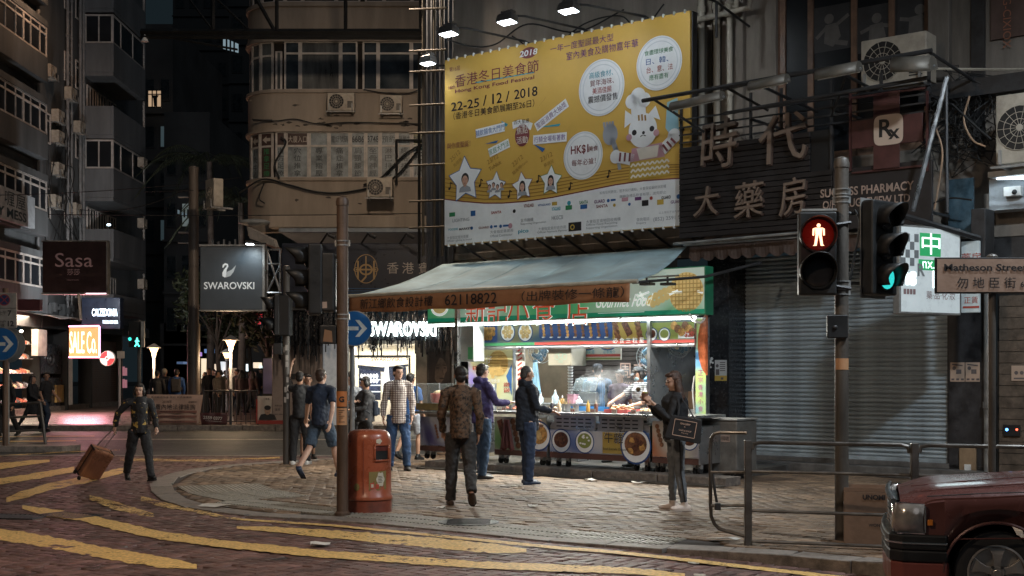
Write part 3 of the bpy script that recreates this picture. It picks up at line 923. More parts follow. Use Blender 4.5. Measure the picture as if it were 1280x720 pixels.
for k in range(ns):
 q=MB(TB);q.box(xa,xb if k<10 else S(1012,PO),-PO,-PO+.05,zb_+k*pit,zb_+(k+1)*pit-.012)
 q.mk("slat",M_blackboard,ph,bevel=.004)
MB(TB).box(xa,xb,-PO+.06,-PO+.08,zb_,zt_).mk("backing",M_black,ph)
xc=S(1165,PO)
MB(TB).box(xb+.01,xc,-PO,-PO+.06,fz(1080,285,PO),fz(1080,208,PO)).mk("name_panel",M_blackboard,ph,bevel=.006)
for dz in(0.0,.13,.26,.39):
 MB(TB).box(xa,xc,-PO-.01,-PO+.02,zt_+.06+dz,zt_+.085+dz).mk("frame_bar",M_dark,ph)
for px in(850,937,975,1038,1100,1160):
 MB(TB).box(S(px,PO)-.02,S(px,PO)+.02,-PO+.02,-PO+.06,zb_,zt_+.75).mk("frame_post",M_dark,ph)
for px in(850,937,1038,1160):
 MB(TB).box(S(px,PO)-.02,S(px,PO)+.02,-PO+.06,-.02,zt_+.3,zt_+.34).mk("frame_strut",M_dark,ph)
 MB(TB).box(S(px,PO)-.02,S(px,PO)+.02,-PO+.06,-.02,zb_+.1,zb_+.14).mk("frame_strut",M_dark,ph)
bd=Board((0,-PO-.05,0),(1,0,0),(0,0,1),(0,-1,0),ph)
def glyph3d(txt,px,py,hpx,wpx,out,parent,m,depth=.06,bold=.03,slant=.2,rot=0):
 """raised character: front face at «out», extruded back"""
 p=FB.p(px,py,out);D=FB.d(px,out);q=MB(TB)
 b=Board((0,-out,0),(1,0,0),(0,0,1),(0,-1,0),parent)
 wl=abs(S(px+wpx/2,out)-S(px-wpx/2,out))
 b.text(q,txt,(p.x,p.z),hpx*D/F,0,w=wl,bold=bold,slant=slant,rot=rot)
 o=q.mk("character",m,parent)
 md=o.modifiers.new("solid",'SOLIDIFY');md.thickness=depth;md.offset=0
 return o
M_bshade=mat("bronze_return",(0.10,0.06,0.045),0.6,var=.2)
for(c,px,py,h_,w_,sl,rt)in(("時",899,179,62,44,.15,5),("代",978,172,60,60,.1,4),("大",883,251,36,30,.15,3),("藥",936,249,44,36,.12,4),("房",991,245,46,32,.15,5)):
 glyph3d(c,px+2,py+2,h_,w_,PO+.03,ph,M_bshade,.05,.012,sl,rt)
 glyph3d(c,px,py,h_,w_,PO+.10,ph,M_bronze,.03,.0,sl,rt)
q=MB(TB);bd=Board((0,-PO-.012,0),(1,0,0),(0,0,1),(0,-1,0),ph)
def tx(q,bd,txt,x0,x1,yc,hpx,out,bold=.01,k=1,slant=0,yc2=None):
 """text between two photo columns on plane FB at «out»"""
 a0,a1=S(x0,out),S(x1,out);xm=(x0+x1)/2;D=FB.d(xm,out)
 bd.text(q,txt,((a0+a1)/2,Z(yc,FB.d(S_px((a0+a1)/2,out),out)if False else D)),hpx*D/F,k,w=a1-a0,bold=bold,slant=slant)
tx(q,bd,"SUCCESS PHARMACY",1026,1143,237,11,PO,.02)
tx(q,bd,"O/P DRUGREVIEW LTD",1029,1138,252,10.5,PO,.015)
q.mk("lettering",mat("pinkish_lettering",(.36,.26,.21),.5),ph)
rx=thing("pharmacy_cross","dark red pharmacy cross with a cream Rx square above the black board","sign",FB.w(S(1110,PO),-PO,fz(1110,210,PO)))
M_dred=mat("dark_red_panel",(.075,.025,.022),.5,var=.2,dirt=.3)
MB(TB).box(S(1066,PO),S(1155,PO),-PO-.06,-PO-.01,fz(1110,182,PO),fz(1110,147,PO)).mk("cross_bar",M_dred,rx,bevel=.006)
MB(TB).box(S(1094,PO),S(1127,PO),-PO-.075,-PO-.062,fz(1110,211,PO),fz(1110,116,PO)).mk("cross_upright",M_dred,rx,bevel=.004)
for px in(1064,1160):
 MB(TB).box(S(px,PO)-.015,S(px,PO)+.015,-PO-.05,-PO,fz(px,214,PO),fz(px,114,PO)).mk("frame_edge",M_dred,rx)
for py in(212,117):MB(TB).box(S(1066,PO),S(1158,PO),-PO-.04,-PO-.01,fz(1110,py,PO)-.015,fz(1110,py,PO)+.015).mk("frame_edge",M_dred,rx)
q=MB(TB);bd=Board((0,-PO-.078,0),(1,0,0),(0,0,1),(0,-1,0),rx)
pc=FB.p(1110.5,162,PO+.08);hw=.23
bd.poly(q,[(pc.x+hw*math.copysign(abs(math.cos(t))**.4,math.cos(t)),pc.z+hw*math.copysign(abs(math.sin(t))**.4,math.sin(t)))for t in np.linspace(0,2*math.pi,33)[:-1]],0)
q.mk("square",flatc("cream_square",(.55,.42,.33)),rx)
q=MB(TB);bd.text(q,"R",(pc.x-.035,pc.z+.03),.27,2,bold=.02);bd.text(q,"x",(pc.x+.09,pc.z-.075),.15,2,bold=.02);q.mk("letters",flatc("black_ink",(.015,.015,.015)),rx)
def W3(px,py,out):return FB.w(*FB.p(px,py,out))
rail=thing("sign_light_rail","black steel pole truss carrying hooded trough lights over the pharmacy board","light rail",W3(980,110,2.2))
LO=2.3
q=MB(TB);q.tube([FB.p(803,126,LO),FB.p(1165,63,LO)],.035,8);q.mk("main_pole",M_dark,rail)
q=MB(TB);q.tube([FB.p(905,142,LO),FB.p(1160,97,LO)],.03,8);q.mk("lower_pole",M_dark,rail)
for(a,b)in(((815,123),(880,165)),((905,108),(960,138)),((960,100),(905,112)),((1062,80),(1040,145))):
 q=MB(TB);q.tube([FB.p(*a,LO),FB.p(*b,LO-.8)],.022,6);q.mk("brace",M_dark,rail)
for px in(940,1040,1160):
 q=MB(TB);p=FB.p(px,465-(465-(126-(px-803)*.174)),LO);q.tube([p,(p.x,-.02,p.z-.1)],.025,6);q.mk("brace",M_dark,rail)
q=MB(TB);q.tube([FB.p(1184,96,1.9),FB.p(1141,264,1.9)],.035,6);q.mk("diagonal_stay",M_steel,rail)
q=MB(TB);q.tube([FB.p(1183,96,1.5),FB.p(1184,266,1.5)],.025,6);q.mk("upright_stay",M_dark,rail)
M_trough=mat("khaki_lamp_hood",(.17,.155,.13),.45,metal=.3,var=.15,dirt=.3)
for i,(a,b,r)in enumerate((((840,136),(903,122),.10),((938,111),(984,101),.105),((1022,97),(1074,87),.12),((1118,86),(1166,84),.16))):
 p0,p1=FB.p(*a,LO+.1),FB.p(*b,LO+.1)
 t=thing("trough_light",("hooded trough light nearest the yellow billboard","second hooded trough light from the billboard","third hooded trough light, above the last bronze character column","largest hooded trough light in front of the sunburst air conditioner")[i],"sign light",FB.w(*((p0+p1)/2)),group="hooded trough lights over the pharmacy board")
 ax=(p1-p0).normalized();up=Vector((0,-.25,1)).normalized();sd=ax.cross(up).normalized()
 def prof_(c,rr):return[c+sd*(rr*math.cos(h))*.95+up*(rr*math.sin(h))for h in np.linspace(-.25,math.pi+.25,14)]
 q=MB(TB);q.loft([prof_(p0,r),prof_(p1,r)],cap=False,closed=False);q.mk("hood",M_trough,t,smooth='all',thick=.01)
 for c,nm in((p0,'end_cap'),(p1,'end_cap')):
  q=MB(TB);q.prism(prof_(c,r*.98),ax*.012);q.mk(nm,M_trough,t)
  q=MB(TB);q.ell(c+up*r*.1-sd*r*.0+ax*.02,.02,.02,.02,8,6);q.mk("bolt",M_steel,t)
 q=MB(TB);q.cyl(p0-up*r*.2,p1-up*r*.2,.02,n=8);q.mk("tube",M_white,t)
no=thing("wall_notice","pair of peach flyers pasted on the dark wall right of the shutter","notice",W3(1206,478,.03))
for i,px in enumerate((1197,1216)):
 bd=Board((0,-.02,0),(1,0,0),(0,0,1),(0,-1,0),no)
 a0,a1=S(px-9,.02),S(px+9,.02);b0,b1=fz(px,477,.02),fz(px,453,.02)
 q=MB(TB);bd.rect(q,a0,b0,a1,b1,1+i*.2);q.mk("sheet",flatc("flyer_peach",(.45,.33,.25)),no)
 q=MB(TB);bd.disc(q,((a0+a1)/2-.05,(b0+b1)/2+.06),.03,3,10);bd.rect(q,(a0+a1)/2-.02,b0+.12,a1-.05,b0+.19,3)
 for j in range(3):bd.rect(q,a0+.02+j*.075,b0+.02,a0+.065+j*.075,b0+.05,3)
 bd.line(q,(a0+.03,b1-.03),(a1-.03,b1-.05),.02,3)
 q.mk("print",flatc("flyer_ink",(.12,.1,.1)),no)
MB(TB).box(S(1201),S(1222),-.08,-.02,fz(1210,588),fz(1210,560)).mk("meter_box",mat("tan_box",(.25,.17,.1),.6),bB,bevel=.01)
MB(TB).box(S(1208),S(1216),-.1,-.08,fz(1210,588),fz(1210,580)).mk("meter_box_label",M_white,bB)
pipe(TB,bB,[(S(1239),-.12,.1),(S(1239),-.12,4.4)],.07,M_galv)
M_timber=mat("dark_timber_cladding",(.10,.075,.055),.6,var=.35,scale=6,bump=.2,dirt=.3)
zz=.1
for k in range(16):
 MB(TB).box(S(1249),s1-.31,-.01,.04,zz,zz+.165).mk("plank",M_timber,bB,bevel=.004);zz+=.172
MB(TB).box(S(1245),s1-.3,.04,.2,.1,2.9).mk("plank_backing",M_black,bB)
MB(TB).box(S(1236),s1-.3,.02,.35,2.9,3.75).mk("lintel",M_dark,bB)
no=thing("wall_notice","single cream flyer on the timber wall at the right edge","notice",W3(1272,466,.05))
bd=Board((0,-.02,0),(1,0,0),(0,0,1),(0,-1,0),no)
q=MB(TB);bd.rect(q,S(1265),fz(1270,476),S(1284),fz(1270,457),1);q.mk("sheet",flatc("flyer_peach",(.45,.33,.25)),no)
q=MB(TB);bd.rect(q,S(1268),fz(1270,474),S(1281),fz(1270,472),2);bd.disc(q,(S(1271),fz(1270,466)),.03,2,10);bd.disc(q,(S(1278),fz(1270,466)),.03,2,10);q.mk("print",flatc("flyer_ink",(.12,.1,.1)),no)
ic=thing("door_intercom","small black intercom with a blue and a red light on the timber wall","intercom",W3(1264,540,.05))
MB(TB).box(S(1255),S(1276),-.05,-.012,fz(1264,545),fz(1264,531)).mk("panel",M_black,ic,bevel=.005)
q=MB(TB);q.ell(FB.p(1258.5,537,.055),.022,.012,.022,8,6);q.mk("blue_light",glow("blue_led",(.1,.35,1),6),ic)
q=MB(TB);q.ell(FB.p(1271,537,.055),.017,.012,.017,8,6);q.mk("red_light",glow("red_led",(1,.1,.05),5),ic)
ld=thing("lit_fascia","white fascia lit from above at the right edge, with a small camera box","fascia",W3(1270,262,.4))
MB(TB).box(S(1236,.35),s1,-.35,0,fz(1262,262,.35),fz(1262,222,.35)).mk("fascia_board",mat("pale_blue_grey_board",(.38,.42,.45),.5,dirt=.3),ld,bevel=.01)
MB(TB).box(S(1236,.7),s1,-.75,-.352,fz(1262,220,.7),fz(1262,213,.7)).mk("shelf",M_white,ld,bevel=.006)
q=MB(TB);q.cyl(FB.p(1246,223,.6),FB.p(1330,222,.6),.02,n=8);q.mk("tube",glow("cool_tube",(.75,.9,1),5),ld)
MB(TB).box(S(1256,.4),S(1278,.4),-.47,-.352,fz(1262,246,.4),fz(1262,234,.4)).mk("camera_box",M_white,ld,bevel=.01)
q=MB(TB);q.ell(FB.p(1268,240,.5),.04,.02,.04,10,6);q.mk("camera_lens",M_black,ld)
lamp("ledge_lamp",'AREA',FB.w(S(1285,.6),-.6,fz(1262,224,.6)),5,(.75,.9,1),target=FB.w(S(1285,.6),-.55,0),size=(1.5,.05),parent=ld)
MB(TB).box(S(1163),s1,-.5,-.18,fz(1230,118,.5),fz(1230,96,.5)).mk("beam",M_dark,bB)
MB(TB).box(S(1215),S(1232),-.05,.01,5,14).mk("downpipe_cover",M_dark,bB)
q=MB(TB);bd=Board((0,-.002,0),(1,0,0),(0,0,1),(0,-1,0),bB)
MB(TB).box(S(1240),s1-.3,-.06,-.002,fz(1260,48),fz(1260,-120)).mk("upper_sign_panel",mat("dark_brown_panel",(.09,.055,.045),.5,var=.2),bB)
q=MB(TB);bd=Board((0,-.065,0),(0,0,-1),(1,0,0),(0,-1,0),bB)
p=FB.p(1259,18,.065);bd.text(q,"SING-CIXIOX",(-p.z,p.x),.12,1);q.mk("lettering",flatc("rust_ink",(.3,.12,.07)),bB)
gs=thing("lit_shop_sign","glowing white hanging lightbox with a green cross emblem, right of the traffic signals","lightbox",W3(1160,398,1.6))
A=W3(1124,278,2.4);B_=W3(1201,300,1.25)
Dn,Df=A.y,B_.y
dirv=(Vector((B_.x,B_.y))-Vector((A.x,A.y)));Ls=dirv.length;ang=math.atan2(dirv.y,dirv.x)
FG=Frame((A.x,A.y),ang)
gz0,gz1=Z(392,A.y),Z(280,A.y)
M_gs=mat("sign_acrylic",(.75,.8,.8),.3,var=.05,emit=(.8,.95,1.0),es=.16)
MB(FG).box(0,Ls,0,.12,gz0,gz1).mk("cabinet",M_galv,gs,bevel=.01)
q=MB(FG);bdg=Board((0,0,0),(1,0,0),(0,0,1),(0,-1,0),gs);bdg.rect(q,.03,gz0+.03,Ls-.03,gz1-.03,1);q.mk("face",M_gs,gs)
hh=gz1-gz0
q=MB(FG);bdg.rect(q,Ls*.32,gz1-hh*.34,Ls*.66,gz1-hh*.08,2);bdg.rect(q,Ls*.3,gz1-hh*.5,Ls*.7,gz1-hh*.38,2);q.mk("green_emblem",flatc("emblem_green",(.03,.35,.12),es=.5),gs)
q=MB(FG);bdg.text(q,"中",(Ls*.5,gz1-hh*.2),hh*.24,3,w=Ls*.3,bold=.05);bdg.text(q,"nx.a",(Ls*.5,gz1-hh*.44),hh*.08,3)
bdg.text(q,"ns",(Ls*.14,gz1-hh*.60),hh*.16,3,bold=.04);bdg.text(q,"h.",(Ls*.62,gz1-hh*.60),hh*.2,3,bold=.04);q.mk("white_letters",glow("sign_white",(.85,1,1),1.6),gs)
q=MB(FG)
for i in range(4):
 for j in range(4):
  if(i+j)%2:bdg.rect(q,Ls*(.02+.07*i),gz1-hh*(.1+.09*j)-hh*.09,Ls*(.02+.07*(i+1)),gz1-hh*(.1+.09*j),3)
bdg.text(q,"R",(Ls*.34,gz1-hh*.5),hh*.14,4,bold=.03)
q.mk("grey_print",flatc("sign_grey",(.22,.24,.25)),gs)
q=MB(FG)
for i in range(4):
 bdg.rect(q,Ls*(.06+.05*i),gz0+hh*.22,Ls*(.1+.05*i),gz0+hh*.28,3)
bdg.text(q,"藥·品·化·妝",(Ls*.66,gz0+hh*.22),hh*.09,3);q.mk("small_print",flatc("sign_pale_ink",(.3,.2,.2)),gs)
lamp("sign_glow",'AREA',FG.w(Ls/2,-.15,(gz0+gz1)/2),10,(.75,.95,1),target=FG.w(Ls/2,-1,(gz0+gz1)/2),size=(Ls,hh),parent=gs)
MB(TB).tube([FB.p(1123,268,2.3),FB.p(1224,298,1.0)],.045,6).mk("top_beam",M_dark,gs)
g2=thing("lit_shop_sign","narrow white hanging sign with small red characters behind the lightbox","sign",W3(1212,392,.9))
a=FB.p(1201,350,1.0);
MB(TB).box(S(1203,1.0),S(1226,1.0),-1.06,-1.0,fz(1212,391,1.0),fz(1212,302,1.0)).mk("cabinet",mat("pale_panel",(.45,.5,.5),.5,emit=(.7,.9,1),es=.1),g2,bevel=.01)
q=MB(TB);bd=Board((0,-1.062,0),(1,0,0),(0,0,1),(0,-1,0),g2)
p=FB.p(1214,322,1.06);bd.text(q,"藥房",(p.x,p.z),.14,1);p=FB.p(1214,375,1.06);bd.text(q,"正貨",(p.x,p.z),.1,1);bd.rect(q,p.x-.12,p.z-.12,p.x+.12,p.z-.09,1)
q.mk("print",flatc("red_ink",(.4,.06,.04)),g2)
MB(TB).box(S(1187,.4),S(1218,.4),-.45,-.4,fz(1200,292,.4),fz(1200,224,.4)).mk("blue_glass_panel",mat("blue_glass_panel",(.05,.085,.11),.15,var=.3),bB)
MB(TB).box(S(1218,.8),S(1236,.8),-.95,-.55,fz(1225,330,.8),fz(1225,262,.8)).mk("speaker_box",M_dark,bB,bevel=.01)
# ================================================================ BILLBOARD
BO=1.2
bb=thing("billboard","huge yellow food festival billboard with paper-plate circles, lit by floodlights","billboard",W3(710,300,BO))
xa,xb=S(556,BO),S(862.5,BO);zb_=fz(556,307,BO);zt_=fz(556,75.5,BO)
W_b,H_b=xb-xa,zt_-zb_
M_byel=mat("printed_ochre_vinyl",(.60,.38,.085),.42,var=.05,scale=.8,bump=.35,bscale=1.6)
MB(TB).box(xa,xb,-BO+.005,-BO+.05,zb_,zt_).mk("banner_sheet",M_byel,bb)
ed=MB(TB)
for(x0_,x1_)in((xa-.02,xa+.05),(xb-.05,xb+.02)):
 ed.box(x0_,x1_,-BO+.055,-BO+.2,zb_,zt_)
for z_ in(zb_+.03,(zb_+zt_)/2,zt_-.08):ed.box(xa+.06,xb-.06,-BO+.06,-BO+.19,z_,z_+.05)
ed.mk("rear_frame",M_dark,bb)
for k in range(9):
 x=xa+.3+k*(W_b-.6)/8
 MB(TB).box(x-.025,x+.025,-BO+.2,-.003,zb_+.25,zb_+.3).mk("wall_strut",M_dark,bb)
 MB(TB).tube([(x,-BO+.15,zb_),(x,-.02,zb_-.35)],.025,5).mk("lower_strut",M_dark,bb)
cl=None
for k in range(26):
 for z_ in(zt_,zb_):
  x=xa+.1+k*(W_b-.2)/25
  if cl is None:cl=MB().box(-.012,.012,-.02,.03,-.03,.03).mk("clip",M_white,None);o=cl
  else:o=cl.copy();SC.collection.objects.link(o)
  o.parent=bb;o.matrix_local=Matrix.Translation(-Vector(bb.location))@FB.M@Matrix.Translation((x,-BO,z_))
bd=Board((0,-BO+.002,0),(1,0,0),(0,0,1),(0,-1,0),bb)
def bp(px,py):
 return(S(px,BO),Z(py,FB.d(px,BO)))
def bh(px,h):return h*FB.d(px,BO)/F
def btx(q,txt,x0,x1,yc,hpx,k=1,**kw):
 a0,a1=S(x0,BO),S(x1,BO);xm=(x0+x1)/2
 bd.text(q,txt,((a0+a1)/2,bp(xm,yc)[1]),bh(xm,hpx),k,w=a1-a0,**kw)
C_brown=flatc("print_maroon",(.20,.05,.055));C_ink=flatc("print_black",(.02,.018,.02));C_white=flatc("print_white",(.74,.76,.77),.4)
C_plate=flatc("print_plate_shadow",(.58,.62,.65));C_blue=flatc("print_blue",(.03,.12,.33));C_teal=flatc("print_teal",(.04,.32,.42))
C_purple=flatc("print_purple",(.14,.05,.16));C_violet=flatc("print_violet",(.12,.05,.25));C_skin=flatc("print_skin",(.55,.33,.24));C_grey=flatc("print_grey",(.3,.32,.35))
C_red=flatc("print_red",(.36,.05,.04));C_green=flatc("print_green",(.04,.22,.09));C_pink=flatc("print_pink",(.5,.28,.33));C_lblue=flatc("print_light_blue",(.28,.48,.55))
C_cream=flatc("print_cream",(.70,.66,.58));C_gold=flatc("print_gold",(.5,.34,.06));C_dgold=flatc("print_dark_gold",(.32,.18,.04))
def piece(name,m,fn,lab=None):
 q=MB(TB);fn(q);o=q.mk(name,m,bb)
 if lab:o["label"]=lab
 return o
wave=[(556,249),(580,252),(605,254),(628,254),(655,252),(690,247),(730,239),(770,231),(805,226),(840,223.5),(862,222.5)]
def f_white(q):
 for a,b in zip(wave[:-1],wave[1:]):
  pa,pb=bp(*a),bp(*b);bd.poly(q,[pa,(pa[0],zb_+.01),(pb[0],zb_+.01),pb],1)
piece("white_field",C_white,f_white)
def f_wv(q):
 for a,b in zip(wave[:-1],wave[1:]):bd.line(q,bp(*a),bp(*b),.022,2)
piece("wave_edge",C_brown,f_wv)
def f_staff(q):
 for k in range(5):
  for a,b in zip(wave[:-1],wave[1:]):
   sh_=5+k*5.2-(a[0]-556)*.012*k*.6
   sh2=5+k*5.2-(b[0]-556)*.012*k*.6
   bd.line(q,bp(a[0],a[1]-sh_),bp(b[0],b[1]-sh2),.016,0)
piece("music_staff",C_dgold,f_staff)
for(px,py)in((562,236),(600,232),(636,246),(672,227),(712,236),(760,221),(800,210)):
 piece("music_note",C_ink,lambda q:(bd.disc(q,bp(px,py),bh(px,1.8),3,8),bd.line(q,bp(px+1.4,py),bp(px+1.4,py-8),.02,3),bd.line(q,bp(px+1.4,py-8),bp(px+4,py-6),.02,3)))
piece("lettering",C_brown,lambda q:(btx(q,"香港冬日美食節",569,673.5,92,16,bold=.004),btx(q,"Hong Kong Food Festival",569,668,106,6,bold=.012)))
piece("lettering",C_brown,lambda q:(btx(q,"第16屆",562,575,86,6),btx(q,"16th",561,569,109,5)))
piece("underline",C_teal,lambda q:bd.line(q,bp(594,103.5),bp(668,90.5),.02,1));
piece("year_oval",C_brown,lambda q:bd.disc(q,bp(661,66),bh(661,13),1,24,ry=bh(661,7)))
piece("lettering",C_white,lambda q:btx(q,"2018",650,672,66,7.5,k=2,slant=.2,bold=.02))
piece("lettering",C_ink,lambda q:(btx(q,"22-25",564,599,131,11,bold=.008),btx(q,"/ 12 /",604,637,123,13,bold=.008),btx(q,"2018",643,672,116,12,bold=.008)))
piece("lettering",C_ink,lambda q:btx(q,"（香港冬日美食節展期至26日）",567,668,137,9.5,bold=.012))
piece("lettering",C_purple,lambda q:btx(q,"一年一度聖誕最大型",688,767,54,9.5,bold=.02))
piece("lettering",C_purple,lambda q:btx(q,"室內美食及購物嘉年華",708,798,62,10.5,bold=.02))
def plate(px,py,rx,ry,lines):
 piece("paper_plate",C_white,lambda q:bd.disc(q,bp(px,py),abs(S(px+rx,BO)-S(px-rx,BO))/2,2,48,ry=bh(px,ry)))
 r1=abs(S(px+rx,BO)-S(px-rx,BO))/2
 piece("plate_rim",C_plate,lambda q:(bd.ring(q,bp(px,py),r1*.97,r1*.05,3,48,ry=bh(px,ry)*.97),bd.ring(q,bp(px,py),r1*.82,r1*.035,3,48,ry=bh(px,ry)*.82)))
 for(t,dx,dy,w_,h_,m)in lines:
  piece("lettering",m,lambda q:btx(q,t,px+dx-w_/2,px+dx+w_/2,py+dy,h_,k=4,bold=.02))
plate(752,109.5,28.5,35.5,[("高級食材、",0,-17,30,8,C_teal),("賀年海味、",1,-7,30,8,C_brown),("美酒佳餚",1,3,24,8,C_red),("震撼價發售",2,13,37,9,C_ink)])
plate(824,79,28.5,34,[("食盡環球美食",0,-15,36,6.5,C_green),("日、韓、",-2,-3.5,28,8,C_blue),("台、意、法",1,6.5,33,8,C_red),("應有盡有",0,16.5,24,7,C_green)])
plate(729,194.5,24.5,30,[("HK$1",-4,-7,22,12,C_brown),("美食",13,-9,12,6.5,C_brown),("每年必搶！",1,8,30,8,C_brown)])
px0,py0=653,169
piece("badge",C_brown,lambda q:bd.disc(q,bp(px0,py0),bh(px0,11.5),2,28,ry=bh(px0,14)))
piece("lettering",C_cream,lambda q:(btx(q,"焦點",px0-7,px0+7,163,9,k=3,bold=.03),btx(q,"活動",px0-7,px0+7,175,9,k=3,bold=.03)))
piece("badge_ribbon",C_white,lambda q:[bd.line(q,bp(641+i*4,158-4*math.sin(math.pi*(i+.5)/6)),bp(641.0+(i+1)*4,158-4*math.sin(math.pi*(i+1.2)/6)),.13,2)for i in range(6)])
piece("lettering",C_ink,lambda q:btx(q,"四大星級",643,662,152,5.5,k=4,bold=.03))
for(t,x0_,x1_,yc,r_,m)in(("囍飲囍食大門門",595,631,163,4,C_blue),("聖誕消費大抽獎",669,710,144,27,C_purple),("家居大鬥法",611,637,185,16,C_green),("行騎全場有著數",668,707,173,-2,C_violet)):
 piece("slogan_patch",C_white,lambda q:bd.poly(q,[(lambda a,b,c,s_:(a+dx*c-dz*s_,b+dx*s_+dz*c))(bp((x0_+x1_)/2,yc)[0],bp((x0_+x1_)/2,yc)[1],math.cos(R(r_)),math.sin(R(r_)))for dx,dz in((-bh(640,(x1_-x0_)*.66),-.085),(bh(640,(x1_-x0_)*.66),-.085),(bh(640,(x1_-x0_)*.66),.085),(-bh(640,(x1_-x0_)*.66),.085))],2))
 piece("lettering",m,lambda q:btx(q,t,x0_,x1_,yc,7.5,k=3,bold=.03,rot=r_))
for(a,b,m,wd)in(((626,151),(634,157),C_teal,.05),((606,180),(622,177),C_blue,.05),((632,198),(641,185),C_brown,.04),((671,137),(683,121),C_brown,.05),((666,160),(700,156),C_teal,.04),((667,180),(680,188),C_blue,.06)):
 piece("ray",m,lambda q:(lambda p,r:bd.poly(q,[p,(r[0]+wd/2,r[1]+wd/2),(r[0]-wd/2,r[1]-wd/2)],1))(bp(*a),bp(*b)))
piece("lettering",C_brown,lambda q:btx(q,"與你度聖誕！",559,588,181,7.5,bold=.02))
for(t1,t2,px,py,r_)in(("25/12","馬德鐘",570,197,34),("23/12","ToNick",617,201,22),("22/12","駱胤鳴Hana",648,203,32),("23/12","蔡潁兒",684,198,18)):
 piece("lettering",C_dgold,lambda q:(bd.text(q,t1,(bp(px-1,py-2)),.09,1,rot=r_),bd.text(q,t2,(bp(px+2,py+6)),.075,1,rot=r_,bold=.02)))
def star(px,py,rx,ry,rot,m,n=5,inner=.55):
 out=[]
 for k in range(n*2):
  a=math.pi/2+rot+math.pi*k/n;r=1 if k%2==0 else inner
  out.append((bp(px,py)[0]+bh(px,rx)*r*math.cos(a)*1.18,bp(px,py)[1]+bh(px,ry)*r*math.sin(a)))
 return out
def face_portrait(px,py,s_,hair_long,dark=C_ink):
 c=bp(px,py);h=bh(px,s_)
 piece("portrait_hair",dark,lambda q:(bd.disc(q,(c[0],c[1]+h*.18),h*.44,5,20,ry=h*(.52 if not hair_long else .6)),hair_long and bd.rect(q,c[0]-h*.46,c[1]-h*.75,c[0]+h*.46,c[1]+h*.1,5)))
 piece("portrait_shoulders",C_grey,lambda q:bd.poly(q,[(c[0]-h*.72,c[1]-h*1.0),(c[0]+h*.72,c[1]-h*1.0),(c[0]+h*.6,c[1]-h*.62),(c[0]+h*.18,c[1]-h*.42),(c[0]-h*.18,c[1]-h*.42),(c[0]-h*.6,c[1]-h*.62)],6))
 piece("portrait_face",C_skin,lambda q:(bd.disc(q,(c[0],c[1]),h*.34,7,20,ry=h*.46),bd.rect(q,c[0]-h*.13,c[1]-h*.55,c[0]+h*.13,c[1]-h*.3,7)))
 def feat(q):
  for sx in(-1,1):
   bd.disc(q,(c[0]+sx*h*.14,c[1]+h*.08),h*.05,8,8,ry=h*.03);bd.line(q,(c[0]+sx*h*.06,c[1]+h*.17),(c[0]+sx*h*.22,c[1]+h*.17),h*.03,8)
  bd.disc(q,(c[0],c[1]-h*.22),h*.1,8,10,ry=h*.03);bd.line(q,(c[0],c[1]+h*.04),(c[0]+h*.03,c[1]-h*.08),h*.02,8)
 piece("portrait_features",C_brown,feat)
for(px,py,rx,ry,ro,nfaces,hl)in((582,225,23,29,.05,1,False),(620,233,13.5,18,-.1,4,False),(653.5,233,14,18,.12,1,True),(689,226,14.5,19,-.06,1,True)):
 piece("star_outline",C_blue if nfaces!=1 or px<600 else C_green if px>670 else C_purple,lambda q:bd.poly(q,star(px,py,rx*1.07,ry*1.07,ro,None),3))
 piece("star_panel",C_white,lambda q:bd.poly(q,star(px,py,rx,ry,ro,None),4))
 if nfaces==1:face_portrait(px,py+1,14 if px<600 else 10.5,hl)
 else:
  for k in range(4):face_portrait(px-7.5+k*5,py+(-1 if k%2 else 1.5),6,False)
c_=lambda px,py:bp(px,py)
piece("fork_print",C_grey,lambda q:(bd.line(q,c_(770,183),c_(775,212),.07,2),bd.disc(q,c_(763,168),.16,2,16,ry=.19),[bd.line(q,c_(757+i*3.6,165+i*-.6),c_(755+i*3.6,153-i*.5),.045,2)for i in range(4)],bd.line(q,c_(765,172),c_(771,190),.1,2)))
piece("chef_sleeve",C_lblue,lambda q:bd.poly(q,[c_(834,128),(c_(847,122)),c_(849,165),c_(840,172),c_(832,160)],1))
piece("cat_arm",C_white,lambda q:(bd.line(q,c_(772,196),c_(792,200),.2,3),bd.disc(q,c_(770,196),.12,3,16),bd.line(q,c_(828,188),c_(843,172),.2,3),bd.disc(q,c_(843,170),.13,3,16)))
piece("arm_stripe",C_brown,lambda q:[bd.line(q,c_(776+i*6,191),c_(775+i*6,202),.04,4)for i in range(3)]+[bd.line(q,c_(829+i*5,181-i*4),c_(835+i*5,189-i*5),.04,4)for i in range(3)])
piece("cat_body",C_pink,lambda q:bd.poly(q,[c_(790,186),c_(828,178),c_(832,200),c_(788,207)],3))
piece("apron",C_cream,lambda q:bd.poly(q,[c_(796,186),c_(824,181),c_(822,196),c_(800,200)],4))
piece("skirt",C_gold,lambda q:bd.poly(q,[c_(788,203),c_(831,196),c_(838,219),c_(786,226)],4))
def zz_(q):
 for r_ in range(3):
  for i in range(8):
   x0_=789+i*6;y0_=207-(x0_-789)*.14+r_*7
   bd.line(q,c_(x0_,y0_+2),c_(x0_+3,y0_-2),.03,5);bd.line(q,c_(x0_+3,y0_-2),c_(x0_+6,y0_+1.2),.03,5)
piece("skirt_zigzag",C_cream,zz_)
piece("cat_ears",C_white,lambda q:(bd.poly(q,[c_(781,160),c_(782,138),c_(796,148)],4),bd.poly(q,[c_(810,144),c_(820,132),c_(826,150)],4)))
piece("cat_head",C_white,lambda q:bd.disc(q,c_(804,163),bh(804,21),5,36,ry=bh(804,21.5)))
